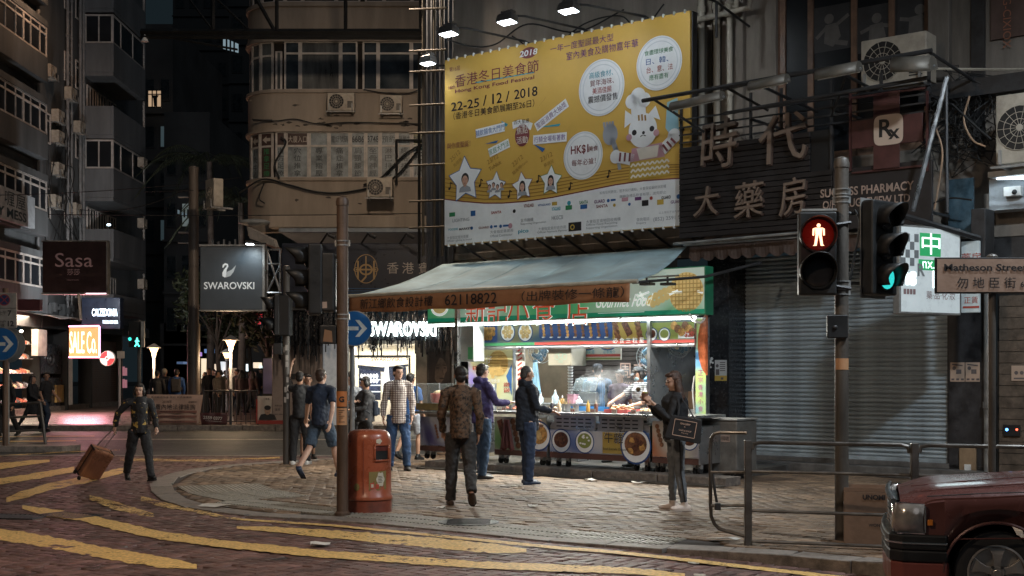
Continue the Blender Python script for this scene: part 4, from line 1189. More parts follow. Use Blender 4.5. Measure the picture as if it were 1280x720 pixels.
piece("cat_hat",C_white,lambda q:(bd.line(q,c_(799,145),c_(798,132),.3,4),bd.disc(q,c_(790,127),.13,4,16),bd.disc(q,c_(798,121),.16,4,16),bd.disc(q,c_(806,125),.13,4,16)))
piece("cat_stripe",C_dgold,lambda q:[bd.line(q,c_(799+i*4,143+abs(i-1)),c_(799.5+i*4,151),.035,6)for i in range(3)])
piece("cat_eyes",C_ink,lambda q:(bd.disc(q,c_(793.5,166),.05,6,12),bd.disc(q,c_(815.5,161),.05,6,12),bd.disc(q,c_(805,166),.03,6,10),bd.line(q,c_(804,169),c_(801,171),.015,6),bd.line(q,c_(805,169),c_(808,170),.015,6)))
piece("cat_cheek",C_pink,lambda q:(bd.disc(q,c_(787,172),.06,6,12),bd.disc(q,c_(821,166),.06,6,12)))
def foot(q):
 btx(q,"如有任何更改，恕不另行通知。大會保留最終決定權",750,833,237,4,k=3);btx(q,"圖錄及禮品數量有限，送完即止",775,833,243,4,k=3)
 for(t,x0_,x1_,y_,h_)in(("LIGHTING",566,587,275,4),("Supporting Organisation",651,683,279,3),("支持機構",651,667,275,4.5),("HKGCSI",690,704,272,5),("Official Contractor",613,641,294,3.2),("大會指定承建商",613,642,289,4),("大會指定燈光音響",559,586,296.5,4),("Official Lighting & Sound",559,590,300.5,3),("大會指定支付合作商",673,708,285,4.2),("Official Payment Partner",672,710,289.5,3.2),("大會指定食物回收機構",733,776,275.5,4.4),("Official Food Recycling",733,772,280,3.3),("Supporting Organization",733,772,284,3.3),("查詢電話",796,812,274,4.3),("Enquiry",796,808,279,3.3),("(852) 2591 9688",817,861,273,6),("以上排名不分先後",824,850,265,3)):
  btx(q,t,x0_,x1_,y_,h_,k=3,bold=.01)
piece("small_print",C_grey,foot)["kind"]="stuff"
piece("lettering",C_teal,lambda q:btx(q,"pico",648,661,289.5,6,k=3,bold=.02))
rg=random.Random(8);cols=[C_red,C_blue,C_teal,C_green,C_purple,C_gold,C_ink,C_pink,C_brown]
for(y_,x0_,x1_,st_)in((268,562,640,26),(262,655,850,17),(286,561,640,12),(268,690,850,19)):
 x_=x0_
 while x_<x1_:
  m=rg.choice(cols);w_=rg.uniform(5,11);h_=rg.uniform(2.5,4.5);yy_=y_-(x_-556)*.06+1;kd=rg.randrange(4)
  if kd==0:piece("sponsor_logo",m,lambda q:bd.disc(q,bp(x_+4,yy_),bh(x_,h_*.8),3,12))
  elif kd==1:piece("sponsor_logo",m,lambda q:(bd.rect(q,bp(x_,yy_)[0],bp(x_,yy_+h_*.8)[1],bp(x_+w_,yy_)[0],bp(x_,yy_-h_*.8)[1],3)))
  elif kd==2:piece("sponsor_logo",m,lambda q:(bd.disc(q,bp(x_+2,yy_),bh(x_,2.2),3,10),bd.rect(q,bp(x_+5,yy_)[0],bp(x_,yy_+1.2)[1],bp(x_+w_+3,yy_)[0],bp(x_,yy_-1.2)[1],3)))
  else:piece("sponsor_logo",m,lambda q:btx(q,rg.choice(["VITAGUARD","GUARD","FOODIE","MARKET","SANTA"]),x_,x_+w_+5,yy_,h_,k=3,bold=.02))
  x_+=st_+rg.uniform(-2,2)
piece("badge_box",C_ink,lambda q:bd.rect(q,bp(711,291)[0],bp(711,289.5)[1],bp(727,291)[0],bp(711,278.5)[1],3))
piece("badge_ring",C_gold,lambda q:bd.ring(q,bp(716,284),.05,.02,4,16))
M_card2=mat("brown_carton",(.30,.19,.11),.7)
M_flood=mat("grey_lamp_housing",(.20,.20,.20),.4,metal=.5,var=.15,dirt=.2)
FLC=(.86,.94,1.0)
def flood(px,py,out,on_out,label,energy,tgt,sz=.34,arm=True,glow_s=26):
 p=W3(px,py,out)
 t=thing("floodlight",label,"floodlight",p,group="floodlights over the yellow billboard")
 lp=FB.p(px,py,out);tl=Vector(tgt)
 d=(tl-lp).normalized();qd=Vector((0,-.12,-1)).to_track_quat('-Z','Y').to_matrix().to_4x4()
 Lm=Matrix.Translation(lp)@qd
 q=MB(TB);q.loft([[Vector((x*k,y*k*.62,z))for x,y in((-.5,-.5),(.5,-.5),(.5,.5),(-.5,.5))]for k,z in((sz,-.04),(sz*1.04,.0),(sz*.9,.09),(sz*.5,.13))],L=Lm)
 q.mk("housing",M_flood,t,bevel=.012)
 q=MB(TB);q.box(-sz*.43,sz*.43,-sz*.26,sz*.26,-.052,-.042,Lm);q.mk("lens",glow("flood_lens",FLC,glow_s),t)
 f_=MB(TB)
 for k in range(5):f_.box(-sz*.35+k*sz*.16,-sz*.33+k*sz*.16,-sz*.2,sz*.2,.12,.16,Lm)
 f_.mk("cooling_fin",M_flood,t)
 if arm:
  q=MB(TB);q.tube([lp+Vector((0,.02,.08)),lp+Vector((.12,.35,.12)),(lp.x+.45,-BO+.15,zt_+.1),(lp.x+.5,-.0,zt_-.1)],.022,6);q.mk("arm",M_dark,t,smooth=True)
  q=MB(TB);q.tube([(lp.x+.45,-BO+.15,zt_+.08),(lp.x+.45,-BO+.15,zt_-.5)],.025,6);q.mk("arm_post",M_dark,t)
 lamp("flood_lamp",'SPOT',FB.w(*(lp+d*.07)),energy,FLC,target=FB.w(*tl),size=.08,spot=135,blend=.7,parent=t)
 return t
zc=(zt_+zb_)/2
flood(561,40,2.7,0,"leftmost of the floodlights on arms above the yellow billboard",150,(S(580,BO),-BO,zc+1.3))
flood(634,25,2.7,0,"bright floodlight above the festival title on the billboard",150,(S(640,BO),-BO,zc+1.3))
flood(711,11,2.7,0,"floodlight above the middle of the yellow billboard",155,(S(720,BO),-BO,zc+1.2))
flood(800,-22,2.7,0,"floodlight above the right plate circle, just over the top of the photo",170,(S(815,BO),-BO,zc+1.1))
flood(535,77,1.6,0,"small floodlight shining down beside the left edge of the billboard",25,(S(545,1.0),-1.2,3),sz=.3,arm=False,glow_s=22)
q=MB(TB);q.tube([FB.p(535,75,1.5),FB.p(548,82,1.1),FB.p(557,82,.9)],.02,6);q.mk("floodlight_arm",M_dark,bB)
cable([FB.p(560,50,1.6),FB.p(590,58,1.2),FB.p(620,55,.8),FB.p(660,30,.6),FB.p(720,40,.6),FB.p(780,12,.6)],.016,parent=bB,T=TB)
cable([FB.p(640,45,1.0),FB.p(680,66,.8),FB.p(730,30,.6),FB.p(776,20,.6),FB.p(800,40,.6),FB.p(830,5,.6)],.014,parent=bB,T=TB)
wl=thing("light_well_screen","dark corrugated metal screen with bamboo poles left of the billboard","screen",W3(545,200,.2))
cg=[(S(533,.2)+.0+i*.06,-.2-(.03 if i%2 else 0),0)for i in range(14)]
q=MB(TB);q.loft([[(x,y,3.3)for x,y,_ in cg],[(x,y,14)for x,y,_ in cg]],cap=False,closed=False);q.mk("corrugated_sheet",mat("dark_corrugated",(.07,.075,.085),.5,metal=.3,var=.3,dirt=.4,streak=True),wl,thick=.004)
for px in(529,543,553):
 q=MB(TB);q.cyl(FB.p(px,320,.5),FB.p(px,-60,.5),.028,n=7);q.mk("bamboo_pole",mat("dark_bamboo",(.09,.07,.045),.6),wl,smooth=True)
for py in(10,62,88,130,165,205,250,283):
 q=MB(TB);q.cyl(FB.p(512,py+2,.55),FB.p(558,py,.55),.022,n=7);q.mk("bamboo_rail",mat("dark_bamboo",(.09,.07,.045),.6),wl,smooth=True)
# ================================================================ THE FOOD STALL
M_canvas=mat("blue_grey_canvas",(.40,.56,.61),.5,var=.2,scale=1.0,bump=.12,bscale=6,dirt=.5,dcol=(.12,.13,.13))
M_val=mat("orange_brown_valance",(.34,.155,.07),.7,var=.12,scale=3,bump=.1,dirt=.25,dcol=(.1,.05,.03))
stall=thing("food_stall","brightly lit street-food stall with green sign under a blue-grey awning","food stall",W3(700,600,2))
AO=3.9
an=thing("stall_awning","blue-grey canvas awning with orange lettered valance over the food stall","awning",W3(620,400,AO))
fl,fr_=FB.p(436,372,AO),FB.p(797,349,AO)
zf=(fl.z+fr_.z)/2
blx,brx=S(553,.9),S(858,.9);zbk=fz(858,309,.9)
nu,nv=40,8
vs=[]
for j in range(nv+1):
 v=j/nv
 for i in range(nu+1):
  u=i/nu
  x=(fl.x+(fr_.x-fl.x)*u)*(1-v)+(blx+(brx-blx)*u)*v
  y=-AO*(1-v)+-.9*v
  z=zf*(1-v)+zbk*v-.09*math.sin(math.pi*v)*(0.55+.45*math.cos(u*math.pi*10))+.012*mnoise.noise(Vector((u*14,v*4,0)))
  vs.append((x,y,z))
fs=[(j*(nu+1)+i,j*(nu+1)+i+1,(j+1)*(nu+1)+i+1,(j+1)*(nu+1)+i)for j in range(nv)for i in range(nu)]
q=MB(TB);q.add(vs,fs);q.mk("canvas_roof",M_canvas,an,smooth=True,thick=.01)
q=MB(TB);q.cyl((fl.x,-AO,zf),(fr_.x,-AO,zf),.032,n=10);q.mk("front_bar",mat("cream_bar",(.45,.42,.34),.4,dirt=.4),an)
q=MB(TB);vs=[];n_=70
for j in range(4):
 for i in range(n_+1):
  u=i/n_;x=fl.x+.03+(fr_.x-.16-fl.x)*u
  vs.append((x,-AO-.01-.018*math.sin(u*40)*j/3+.01*mnoise.noise(Vector((u*30,j,0))),zf-.02-.095*j+.012*math.sin(u*23)*(j==3)))
fs=[(j*(n_+1)+i,j*(n_+1)+i+1,(j+1)*(n_+1)+i+1,(j+1)*(n_+1)+i)for j in range(3)for i in range(n_)]
q.add(vs,fs);q.mk("valance",M_val,an,smooth=True,thick=.006)
for x in(fl.x+.4,(fl.x+fr_.x)/2,fr_.x-.1):
 q=MB(TB);q.tube([(x,-AO+.02,zf-.02),(x+.5,-AO+1.3,zf+.12),(x+.6,-1.0,zbk-.35)],.025,6);q.mk("folding_arm",M_dark,an)
vb=Board((0,-AO-.035,0),(1,0,0),(0,0,1),(0,-1,0),an)
def vtx(txt,x0_,x1_,hpx,dy=0,bold=.01,**kw):
 a0,a1=S(x0_,AO+.04),S(x1_,AO+.04);q=MB(TB);D=FB.d((x0_+x1_)/2,AO)
 vb.text(q,txt,((a0+a1)/2,zf-.155+dy),hpx*D/F,1,w=a1-a0,bold=bold,**kw);return q.mk("lettering",flatc("black_sign_ink",(.02,.018,.02)),an)
vtx("新江鄉飲食設計樓",450,541,13,bold=.01,slant=.1);vtx("62118822",556,621,13.5,bold=.005)
vtx("（出牌裝修一條龍）",652,780,13.5,bold=.01,slant=.05)
GO=2.3
gx0,gx1=S(534,GO),S(882,GO);gz0=fz(700,399,GO);gz1=fz(882,332,GO)
gs=thing("stall_sign","green back-lit sign with waffles and the words Gourmet Food over the stall","sign",W3(710,400,GO))
MB(TB).box(gx0,gx1,-GO,-GO+.25,gz0,gz1).mk("cabinet",mat("green_cabinet",(.02,.18,.09),.4),gs,bevel=.01)
gb=Board((0,-GO,0),(1,0,0),(0,0,1),(0,-1,0),gs)
def gp(px,py):return(S(px,GO),Z(py,FB.d(px,GO)))
def gm_(name,m,fn):
 q=MB(TB);fn(q);return q.mk(name,m,gs)
def grad_mat(name,c0,c1,c2,es,scale=.5):
 m=bpy.data.materials.new(name);m.use_nodes=True;nt=m.node_tree;N=nt.nodes;L=nt.links;b=N["Principled BSDF"]
 tc=N.new("ShaderNodeTexCoord");nz=N.new("ShaderNodeTexNoise");nz.inputs["Scale"].default_value=scale;nz.inputs["Detail"].default_value=1
 L.new(tc.outputs["Object"],nz.inputs[0]);cr=N.new("ShaderNodeValToRGB");L.new(nz.outputs[0],cr.inputs[0])
 cr.color_ramp.elements[0].position=.36;cr.color_ramp.elements[0].color=(*c0,1);cr.color_ramp.elements[1].position=.64;cr.color_ramp.elements[1].color=(*c2,1)
 e=cr.color_ramp.elements.new(.5);e.color=(*c1,1)
 L.new(cr.outputs[0],b.inputs["Base Color"]);L.new(cr.outputs[0],b.inputs["Emission Color"]);b.inputs["Emission Strength"].default_value=es;b.inputs["Roughness"].default_value=.35
 return m
M_gsign=grad_mat("green_backlit_print",(.015,.25,.12),(.08,.38,.16),(.45,.55,.48),.35,.55)
gm_("sign_face",M_gsign,lambda q:gb.rect(q,gx0+.02,gz0+.02,gx1-.02,gz1-.02,0))
E_w=flatc("backlit_white",(.75,.8,.76),es=.55);E_r=flatc("backlit_red",(.6,.08,.03),es=.35);E_waf=flatc("backlit_waffle",(.62,.48,.2),es=.3);E_wafd=flatc("backlit_waffle_line",(.4,.26,.08),es=.25);E_gr=flatc("backlit_green_band",(.01,.25,.14),es=.3)
gm_("green_band",E_gr,lambda q:gb.rect(q,gx0+.02,gz0+.02,gx1-.02,gz0+.09,1))
cw,rw=gp(858,373),.32
gm_("waffle_disc",E_waf,lambda q:gb.disc(q,(cw[0],cw[1]+.1),rw,1,40,ry=rw*1.0))
def waf(q):
 for k in range(-4,5):
  d=k*.066;h=math.sqrt(max(0,rw*rw-d*d))*.97
  gb.line(q,(cw[0]+d,cw[1]+.1-h),(cw[0]+d,cw[1]+.1+h),.016,2);gb.line(q,(cw[0]-h,cw[1]+.1+d),(cw[0]+h,cw[1]+.1+d),.016,3)
gm_("waffle_lines",E_wafd,waf)
for(dx,dz)in((-.66,.02),(-.57,.06),(-.48,.1),(-.4,.13),(-.62,-.07),(-.53,-.04),(-.44,.0),(-.36,.04),(-.31,.15),(-.7,-.04)):
 gm_("egg_puff",E_waf,lambda q:gb.disc(q,(cw[0]+dx,cw[1]+dz),.06,4,12))
c0=gp(548,391)
gm_("waffle_disc",E_w,lambda q:gb.disc(q,(gp(550,388)[0],gp(550,388)[1]+.05),.22,2,20,ry=.16));gm_("waffle_disc",E_waf,lambda q:gb.disc(q,(gp(550,388)[0],gp(550,388)[1]+.06),.17,3,20,ry=.12))
for(t,px,r_)in(("新",595,0),("記",622,0),("小",648,0),("食",680,0),("店",722,0)):
 gm_("character_outline",E_w,lambda q:gb.text(q,t,(gp(px,389)),.5,2,bold=.012));gm_("character",E_r,lambda q:gb.text(q,t,(gp(px,389)),.46,3,bold=.0))
gm_("lettering",E_w,lambda q:gb.text(q,"Gourmet Food",(gp(780,376)),.21,4,w=S(813,GO)-S(744,GO),bold=.01,slant=.35))
gm_("small_lettering",E_w,lambda q:gb.rect(q,*gp(748,391.5),*gp(806,390),4))
gm_("brush_stroke",E_w,lambda q:[gb.line(q,gp(a,b),gp(c,d),.035,3)for a,b,c,d in((797,371,812,365),(800,365,806,376),(830,366,853,365),(872,364,879,366),(836,369,848,363))])
gm_("light_bar",M_steel,lambda q:q.box(S(802,2.9),S(848,2.9),-2.92,-2.88,fz(820,347,2.9),fz(820,345,2.9)))
for px in(808,834):
 q=MB(TB);p=FB.p(px,355,2.9);q.box(p.x-.1,p.x+.1,-2.95,-2.8,p.z-.02,p.z+.02);q.box(p.x-.015,p.x+.015,-2.9,-2.88,p.z,p.z+.14);q.mk("sign_spot",M_dark,gs)
TUBEC=(.88,1.0,.96)
for k in range(4):
 a=gx0+.05+k*(gx1-gx0-.1)/4;b=a+(gx1-gx0-.1)/4-.06
 t=thing("fluorescent_tube","glowing white fluorescent tube under the green sign, number counted from its left end".replace(", number counted from its left end",("",", at its left end",", second from its right end",", at its right end")[k]if k else ", at the far left end"),"tube light",FB.w((a+b)/2,-GO-.1,gz0-.05),group="fluorescent tubes under the green sign")
 t["label"]=("leftmost glowing tube under the green stall sign","second glowing tube from the left under the green stall sign","third glowing tube from the left under the green stall sign","rightmost glowing tube under the green stall sign")[k]
 q=MB(TB);q.cyl((a,-GO-.12,gz0-.05),(b,-GO-.12,gz0-.05),.022,n=10);q.mk("tube",glow("white_tube",TUBEC,9),t)
 q=MB(TB);q.box(a,b,-GO-.16,-GO-.02,gz0-.022,gz0-.003);q.mk("batten",M_white,t)
 lamp("tube_lamp",'AREA',FB.w((a+b)/2,-GO-.2,gz0-.09),95,(1,.98,.88),target=FB.w((a+b)/2,-GO-1.9,0),size=(b-a,.06),parent=t).rotation_euler.rotate_axis('Z',0)
MO=2.12
mz0,mz1=fz(720,432,MO),fz(720,403,MO);mx0,mx1=S(580,MO),S(869,MO)
M_menu=grad_mat("menu_strip_print",(.20,.15,.05),(.14,.15,.10),(.05,.10,.15),.04,1.3)
mb_=Board((0,-MO,0),(1,0,0),(0,0,1),(0,-1,0),stall)
mn=thing("menu_strip","long picture menu strip of skewers and bowls under the glowing tubes","menu board",W3(720,432,MO))
MB(TB).box(mx0,mx1,-MO,-MO+.04,mz0,mz1).mk("board",M_steel,mn)
def mm_(name,m,fn,par=mn):
 q=MB(TB);fn(q);return q.mk(name,m,par)
mm_("print_ground",M_menu,lambda q:mb_.rect(q,mx0+.01,mz0+.01,mx1-.01,mz1-.01,0))
C_tray=flatc("menu_navy",(.02,.06,.2));C_meat=mat("menu_meat",(.16,.07,.035),.5,var=.5,scale=22,bump=0);C_fry=mat("menu_fried",(.42,.23,.07),.5,var=.45,scale=18,bump=0);C_sauce=mat("menu_stew",(.10,.035,.02),.5,var=.6,scale=25,bump=0)
C_ball=mat("menu_fishball",(.5,.36,.16),.5,var=.3,scale=14,bump=0);C_ygreen=flatc("menu_yellow_green",(.2,.24,.06));C_yel=flatc("menu_yellow",(.36,.26,.06))
def mp_(px,py):return(S(px,MO),Z(py,FB.d(px,MO)))
mm_("navy_field",C_tray,lambda q:mb_.rect(q,*mp_(584,428),*mp_(622,404),1))
def waffle_print(bd_,c,r,par,k=2,ry=1.0):
 q=MB(TB);bd_.disc(q,c,r,k,32,ry=r*ry);q.mk("waffle_print",C_fry if par is mn else M_wafbig,par)
 q=MB(TB)
 n=5
 for i in range(-n+1,n):
  d=i*r/n;h=math.sqrt(max(0,r*r-d*d))*.97
  bd_.line(q,(c[0]+d,c[1]-h*ry),(c[0]+d,c[1]+h*ry),r*.05,k+1);bd_.line(q,(c[0]-h,c[1]+d*ry),(c[0]+h,c[1]+d*ry),r*.05,k+1.3)
 q.mk("waffle_grid",C_dgold,par)
M_wafbig=mat("poster_waffle",(.62,.42,.15),.5,var=.15,scale=9,bump=0)
waffle_print(mb_,mp_(597,417),.2,mn);
for k in range(11):
 mm_("egg_puff_print",C_fry,lambda q:mb_.disc(q,(mp_(606,415)[0]+(k%4)*.07,mp_(606,412)[1]-(k//4)*.075),.05,4,10))
for px in(635,657):
 mm_("bowl_print",C_tray,lambda q:mb_.disc(q,mp_(px,415.5),.17,2,22));mm_("bowl_print",C_white,lambda q:mb_.disc(q,mp_(px,415.5),.15,3,22))
 for k in range(7):mm_("fishball_print",C_ball,lambda q:mb_.disc(q,(mp_(px,415)[0]+.085*math.cos(k*1.05)*(k>0),mp_(px,415)[1]+.085*math.sin(k*1.05)*(k>0)),.045,4,10))
mm_("tray_print",C_tray,lambda q:mb_.poly(q,[(mp_(719,413)[0]+.78*math.copysign(abs(math.cos(t))**.35,math.cos(t)),mp_(719,413)[1]+.17*math.copysign(abs(math.sin(t))**.35,math.sin(t)))for t in np.linspace(0,2*math.pi,37)[:-1]],1))
for i in range(9):
 px=679+i*9.8
 mm_("skewer_print",C_meat if i%3 else C_fry,lambda q:[mb_.disc(q,(mp_(px,413)[0]+.01*j,mp_(px,413)[1]+.1-j*.06),.033,3,9,ry=.034)for j in range(4)])
 mm_("skewer_stick",C_white,lambda q:(mb_.line(q,(mp_(px,413)[0]+.045,mp_(px,413)[1]-.13),(mp_(px,413)[0],mp_(px,413)[1]+.14),.008,2.5),mb_.rect(q,mp_(px,421)[0]-.02,mp_(px,422.5)[1],mp_(px,421)[0]+.03,mp_(px,421)[1],3)))
mm_("yellow_field",C_yel,lambda q:mb_.rect(q,*mp_(766,424),*mp_(800,402),1));mm_("green_field",C_ygreen,lambda q:mb_.rect(q,*mp_(800,424),*mp_(868,402),1))
for(px,dz)in((769,0),(797,0)):mm_("meatball_print",C_meat,lambda q:[mb_.disc(q,(mp_(px,404)[0]+.02*j,mp_(px,404)[1]-.08*j),.06,3,12)for j in range(4)])
mm_("sausage_print",C_sauce,lambda q:mb_.line(q,mp_(780,402),mp_(788,419),.12,3))
for px in(815,831):
 mm_("bowl_print",C_tray,lambda q:mb_.disc(q,mp_(px,418),.115,3,20));mm_("bowl_print",C_white,lambda q:mb_.disc(q,mp_(px,418),.1,4,20));mm_("stew_print",C_sauce if px<820 else C_ygreen,lambda q:mb_.disc(q,(mp_(px,418)[0],mp_(px,418)[1]+.01),.08,5,18,ry=.07))
for k in range(6):mm_("roast_print",C_meat if k%2 else C_fry,lambda q:mb_.disc(q,mp_(843+k*4.6,407+4*(k%3)),.07,3,10))
mm_("price_lettering",C_red,lambda q:mb_.text(q,"$20",mp_(862,418),.1,4,bold=.03));mm_("price_box",C_plate,lambda q:mb_.rect(q,*mp_(848,423),*mp_(868,414),2))
mm_("green_band",C_green,lambda q:mb_.rect(q,mx0+.01,mz0+.02,(mx0+mx1)/2-.8,mz0+.07,3));mm_("red_band",C_red,lambda q:mb_.rect(q,(mx0+mx1)/2-.8,mz0+.02,mx1-.01,mz0+.07,3))
mm_("lettering",C_white,lambda q:mb_.text(q,"必 食 三 粒 星",(mp_(786,425)[0],mz0+.075),.09,5,w=.62,bold=.05))
MB(TB).box(mx0-.02,mx1+.02,-MO-.05,-MO-.005,mz0-.05,mz0-.005).mk("lower_rail",M_steel,mn,bevel=.006)
RB=1.7
M_tile=mat("stall_back_wall",(.22,.21,.19),.4,var=.2,dirt=.4)
sx0,sx1=S(590,2.0),S(886,.4)
rm=MB(TB);rm.box(sx0-.06,sx1-.1,-2.2,RB+.1,3.3,3.36);rm.mk("ceiling",M_tile,stall)
rm=MB(TB);rm.box(sx0-.6,sx0-.5,-1.2,RB,.0,3.29);rm.mk("side_wall",mat("side_partition",(.28,.23,.16),.5,var=.15,dirt=.3),stall)
rm=MB(TB);rm.box(sx1-.12,sx1-.06,-2.2,RB,0,3.29);rm.mk("side_wall",M_steel,stall)
kz=.2;n_=0
while kz<3.25:
 MB(TB).box(sx0-.5,sx1-.1,RB,RB+.04,kz,kz+.085).mk("rear_slat",mat("dark_rear_slat",(.05,.042,.04),.4,var=.2),stall,bevel=.004);kz+=.095;n_+=1
q=MB(TB);b_=Board((0,RB,0),(1,0,0),(0,0,1),(0,-1,0),stall)
def ip(px,py,y):return(S(px,-y),Z(py,FB.d(px,-y)))
b_.text(q,"周",ip(781,463,RB),.30,2,bold=.01);b_.text(q,"大",ip(800,459,RB),.30,2,bold=.01);b_.text(q,"CHOW TAI",ip(786,480,RB),.08,2)
q.mk("lettering",flatc("faded_pink_lettering",(.5,.33,.27)),stall)
for k,(x,y)in enumerate((((sx0+sx1)/2-1.2,-.9),((sx0+sx1)/2+1.0,-.9),((sx0+sx1)/2+1.4,.6))):
 t=thing("fluorescent_tube",("ceiling tube light inside the stall above the cook in blue","ceiling tube light inside the stall above the blue fans","rear ceiling tube light inside the stall")[k],"tube light",FB.w(x,y,3.2))
 q=MB(TB);q.cyl((x-.6,y,3.2),(x+.6,y,3.2),.02,n=8);q.mk("tube",glow("white_tube",TUBEC,14),t)
 lamp("tube_lamp",'AREA',FB.w(x,y,3.15),125,(.9,.98,1.0),target=FB.w(x,y,0),size=(1.2,.1),parent=t)
stp=thing("stone_step","long grey stone kerb step the food carts stand on","step",W3(690,595,3.4))
xx=S(531,3.4);k=0
while xx<S(850,3.4):
 MB(TB).box(xx,xx+1.18,-3.4,-2.95,-.01,.125).mk("step_block",M_kerb,stp,bevel=.012)
 MB(TB).box(xx,xx+1.18,-3.62,-3.405,-.01,.02).mk("edge_stone",mat("dark_edge_stone",(.09,.075,.06),.6,var=.3),stp,bevel=.008)
 xx+=1.2
MB(TB).box(S(531,3.4),S(880,3.0),-2.945,1.6,-.01,.11).mk("stall_floor",mat("stall_floor",(.09,.08,.07),.45,var=.3,dirt=.4),stp)
CO=3.1
def cart(x0_,x1_,name_label,prints,vents=False,top=1.02,out=CO,depth=.75):
 t=thing("food_cart",name_label,"food cart",FB.w((x0_+x1_)/2,-out,.12),group="steel food carts in a row")
 y0=-out;y1=y0+depth
 z0=.27
 MB(TB).box(x0_+.01,x1_-.01,y0+.02,y1,z0,top-.17).mk("body",M_steel,t,bevel=.006)
 MB(TB).box(x0_-.01,x1_+.01,y0-.12,y1+.05,top-.045,top).mk("worktop",M_steel,t,bevel=.01)
 MB(TB).box(x0_+.02,x1_-.02,y0+.0,y0+.018,z0,z0+.09).mk("skirt_rail",mat("red_brown_rail",(.10,.045,.035),.5,dirt=.3),t)
 if vents:
  for c in(x0_+(x1_-x0_)*.27,x0_+(x1_-x0_)*.73):
   w_=(x1_-x0_)*.42
   MB(TB).box(c-w_/2,c+w_/2,y0-.01,y0+.018,top-.27,top-.05).mk("vent_panel",M_steel,t,bevel=.004)
   q=MB(TB)
   for r_ in range(3):
    for j in range(5):
     xj=c-w_/2+.05+j*(w_-.1)/5
     q.box(xj,xj+w_/5-.06,y0-.0125,y0-.0105,top-.235+r_*.06,top-.215+r_*.06)
   q.mk("vent_slot",M_black,t)
 pz0,pz1=z0+.10,top-.29 if vents else top-.1
 bd_=Board((0,y0+.005,0),(1,0,0),(0,0,1),(0,-1,0),t)
 MB(TB).box(x0_+.02,x1_-.02,y0+.003,y0+.0195,pz0,pz1).mk("print_panel",grad_mat("cart_print",*prints[0],.03,1.0),t)
 for(kind,fx,fz_,r_)in prints[1]:
  cx_,cz_=x0_+(x1_-x0_)*fx,pz0+(pz1-pz0)*fz_
  R_=r_
  def pm(nm,m,fn):
   q=MB(TB);fn(q);q.mk(nm,m,t)
  if kind in('stew','veg','balls','tofu'):
   pm("bowl_print",C_tray,lambda q:bd_.disc(q,(cx_,cz_),R_,1,28));pm("bowl_print",C_white,lambda q:bd_.disc(q,(cx_,cz_),R_*.9,2,28))
   fill={'stew':C_sauce,'veg':C_ygreen,'balls':C_fry,'tofu':C_meat}[kind]
   pm("food_print",fill,lambda q:bd_.disc(q,(cx_,cz_+R_*.1),R_*.72,3,24,ry=R_*.64))
   rg=random.Random(int(fx*1000))
   mm2={'stew':C_meat,'veg':C_white,'balls':C_ball,'tofu':C_fry}[kind]
   for j in range(9):
    a_=rg.uniform(0,6.28);rr_=rg.uniform(0,.48)*R_;s_=R_*(.2 if kind in('balls','tofu')else .12)
    if kind=='tofu':pm("chunk_print",mm2 if j%2 else C_sauce,lambda q:bd_.poly(q,[(cx_+rr_*math.cos(a_)+s_*math.cos(a_+u)*(1.3 if i_%2 else 1),cz_+R_*.1+rr_*math.sin(a_)+s_*math.sin(a_+u))for i_,u in enumerate((0,1.4,3.1,4.6))],4+j*.3))
    else:pm("chunk_print",mm2,lambda q:bd_.disc(q,(cx_+rr_*math.cos(a_),cz_+R_*.1+rr_*math.sin(a_)),s_,4+j*.3,9,ry=s_*.7))
  elif kind=='sausage':pm("sausage_print",C_sauce,lambda q:(bd_.line(q,(cx_-R_*.35,cz_+R_),(cx_+R_*.35,cz_-R_),R_*.55,2)))
  elif kind=='skewer':pm("skewer_print",C_meat,lambda q:[bd_.disc(q,(cx_-R_*.3+j*R_*.15,cz_+R_-j*R_*.5),R_*.28,3,10)for j in range(5)])
  elif kind=='text':pm("lettering",C_white,lambda q:bd_.text(q,"牛雜",(cx_,cz_+.05),R_,5,bold=.05));pm("lettering",C_ink,lambda q:(bd_.text(q,"牛雜",(cx_,cz_+.05),R_*.97,6,bold=.01),bd_.text(q,"Beef Entrails Organs",(cx_+.02,cz_-R_*.75),.05,5)))
  elif kind=='yellow':pm("yellow_field",C_yel,lambda q:bd_.rect(q,cx_-R_,pz0+.01,cx_+R_,pz1-.01,.5))
 wh=[]
 for fx in(.06,.16,.84,.94):
  cx_=x0_+(x1_-x0_)*fx
  q=MB(TB);q.cyl((cx_-.018,y0+.12,.175),(cx_+.018,y0+.12,.175),.055,n=14);q.mk("castor",M_rubber,t)
  q=MB(TB);q.box(cx_-.03,cx_+.03,y0+.09,y0+.16,.2,.28);q.mk("castor_fork",M_galv,t)
 return t
GG=((.12,.25,.1),(.35,.33,.3),(.08,.1,.22))
c2=cart(S(617,CO),S(684,CO),"steel food cart with printed sausages and fishballs, behind the man in navy",(GG,[('sausage',.18,.5,.22),('skewer',.42,.5,.2),('balls',.85,.45,.25)]))
c3=cart(S(686,CO),S(812,CO),"steel food cart printed with beef stew, vents under its worktop",(((.1,.14,.3),(.4,.4,.42),(.08,.15,.3)),[('stew',.13,.5,.2),('veg',.37,.5,.19),('yellow',.68,.5,.26),('text',.66,.6,.18),('tofu',.87,.42,.29)]),vents=True)
c4=cart(S(814,CO),S(874,CO),"steel food cart printed with roast meats, right of the beef stew cart",(((.35,.12,.05),(.4,.36,.3),(.1,.1,.2)),[('skewer',.18,.6,.14),('skewer',.4,.4,.14),('stew',.8,.5,.16)]))
CL=3.05
c1=cart(S(524,CL),S(600,CL),"left food cart carrying the glass display case, beside the man in camouflage",(((.06,.05,.12),(.3,.3,.32),(.1,.16,.1)),[('skewer',.3,.5,.1)]),out=CL,top=.98)
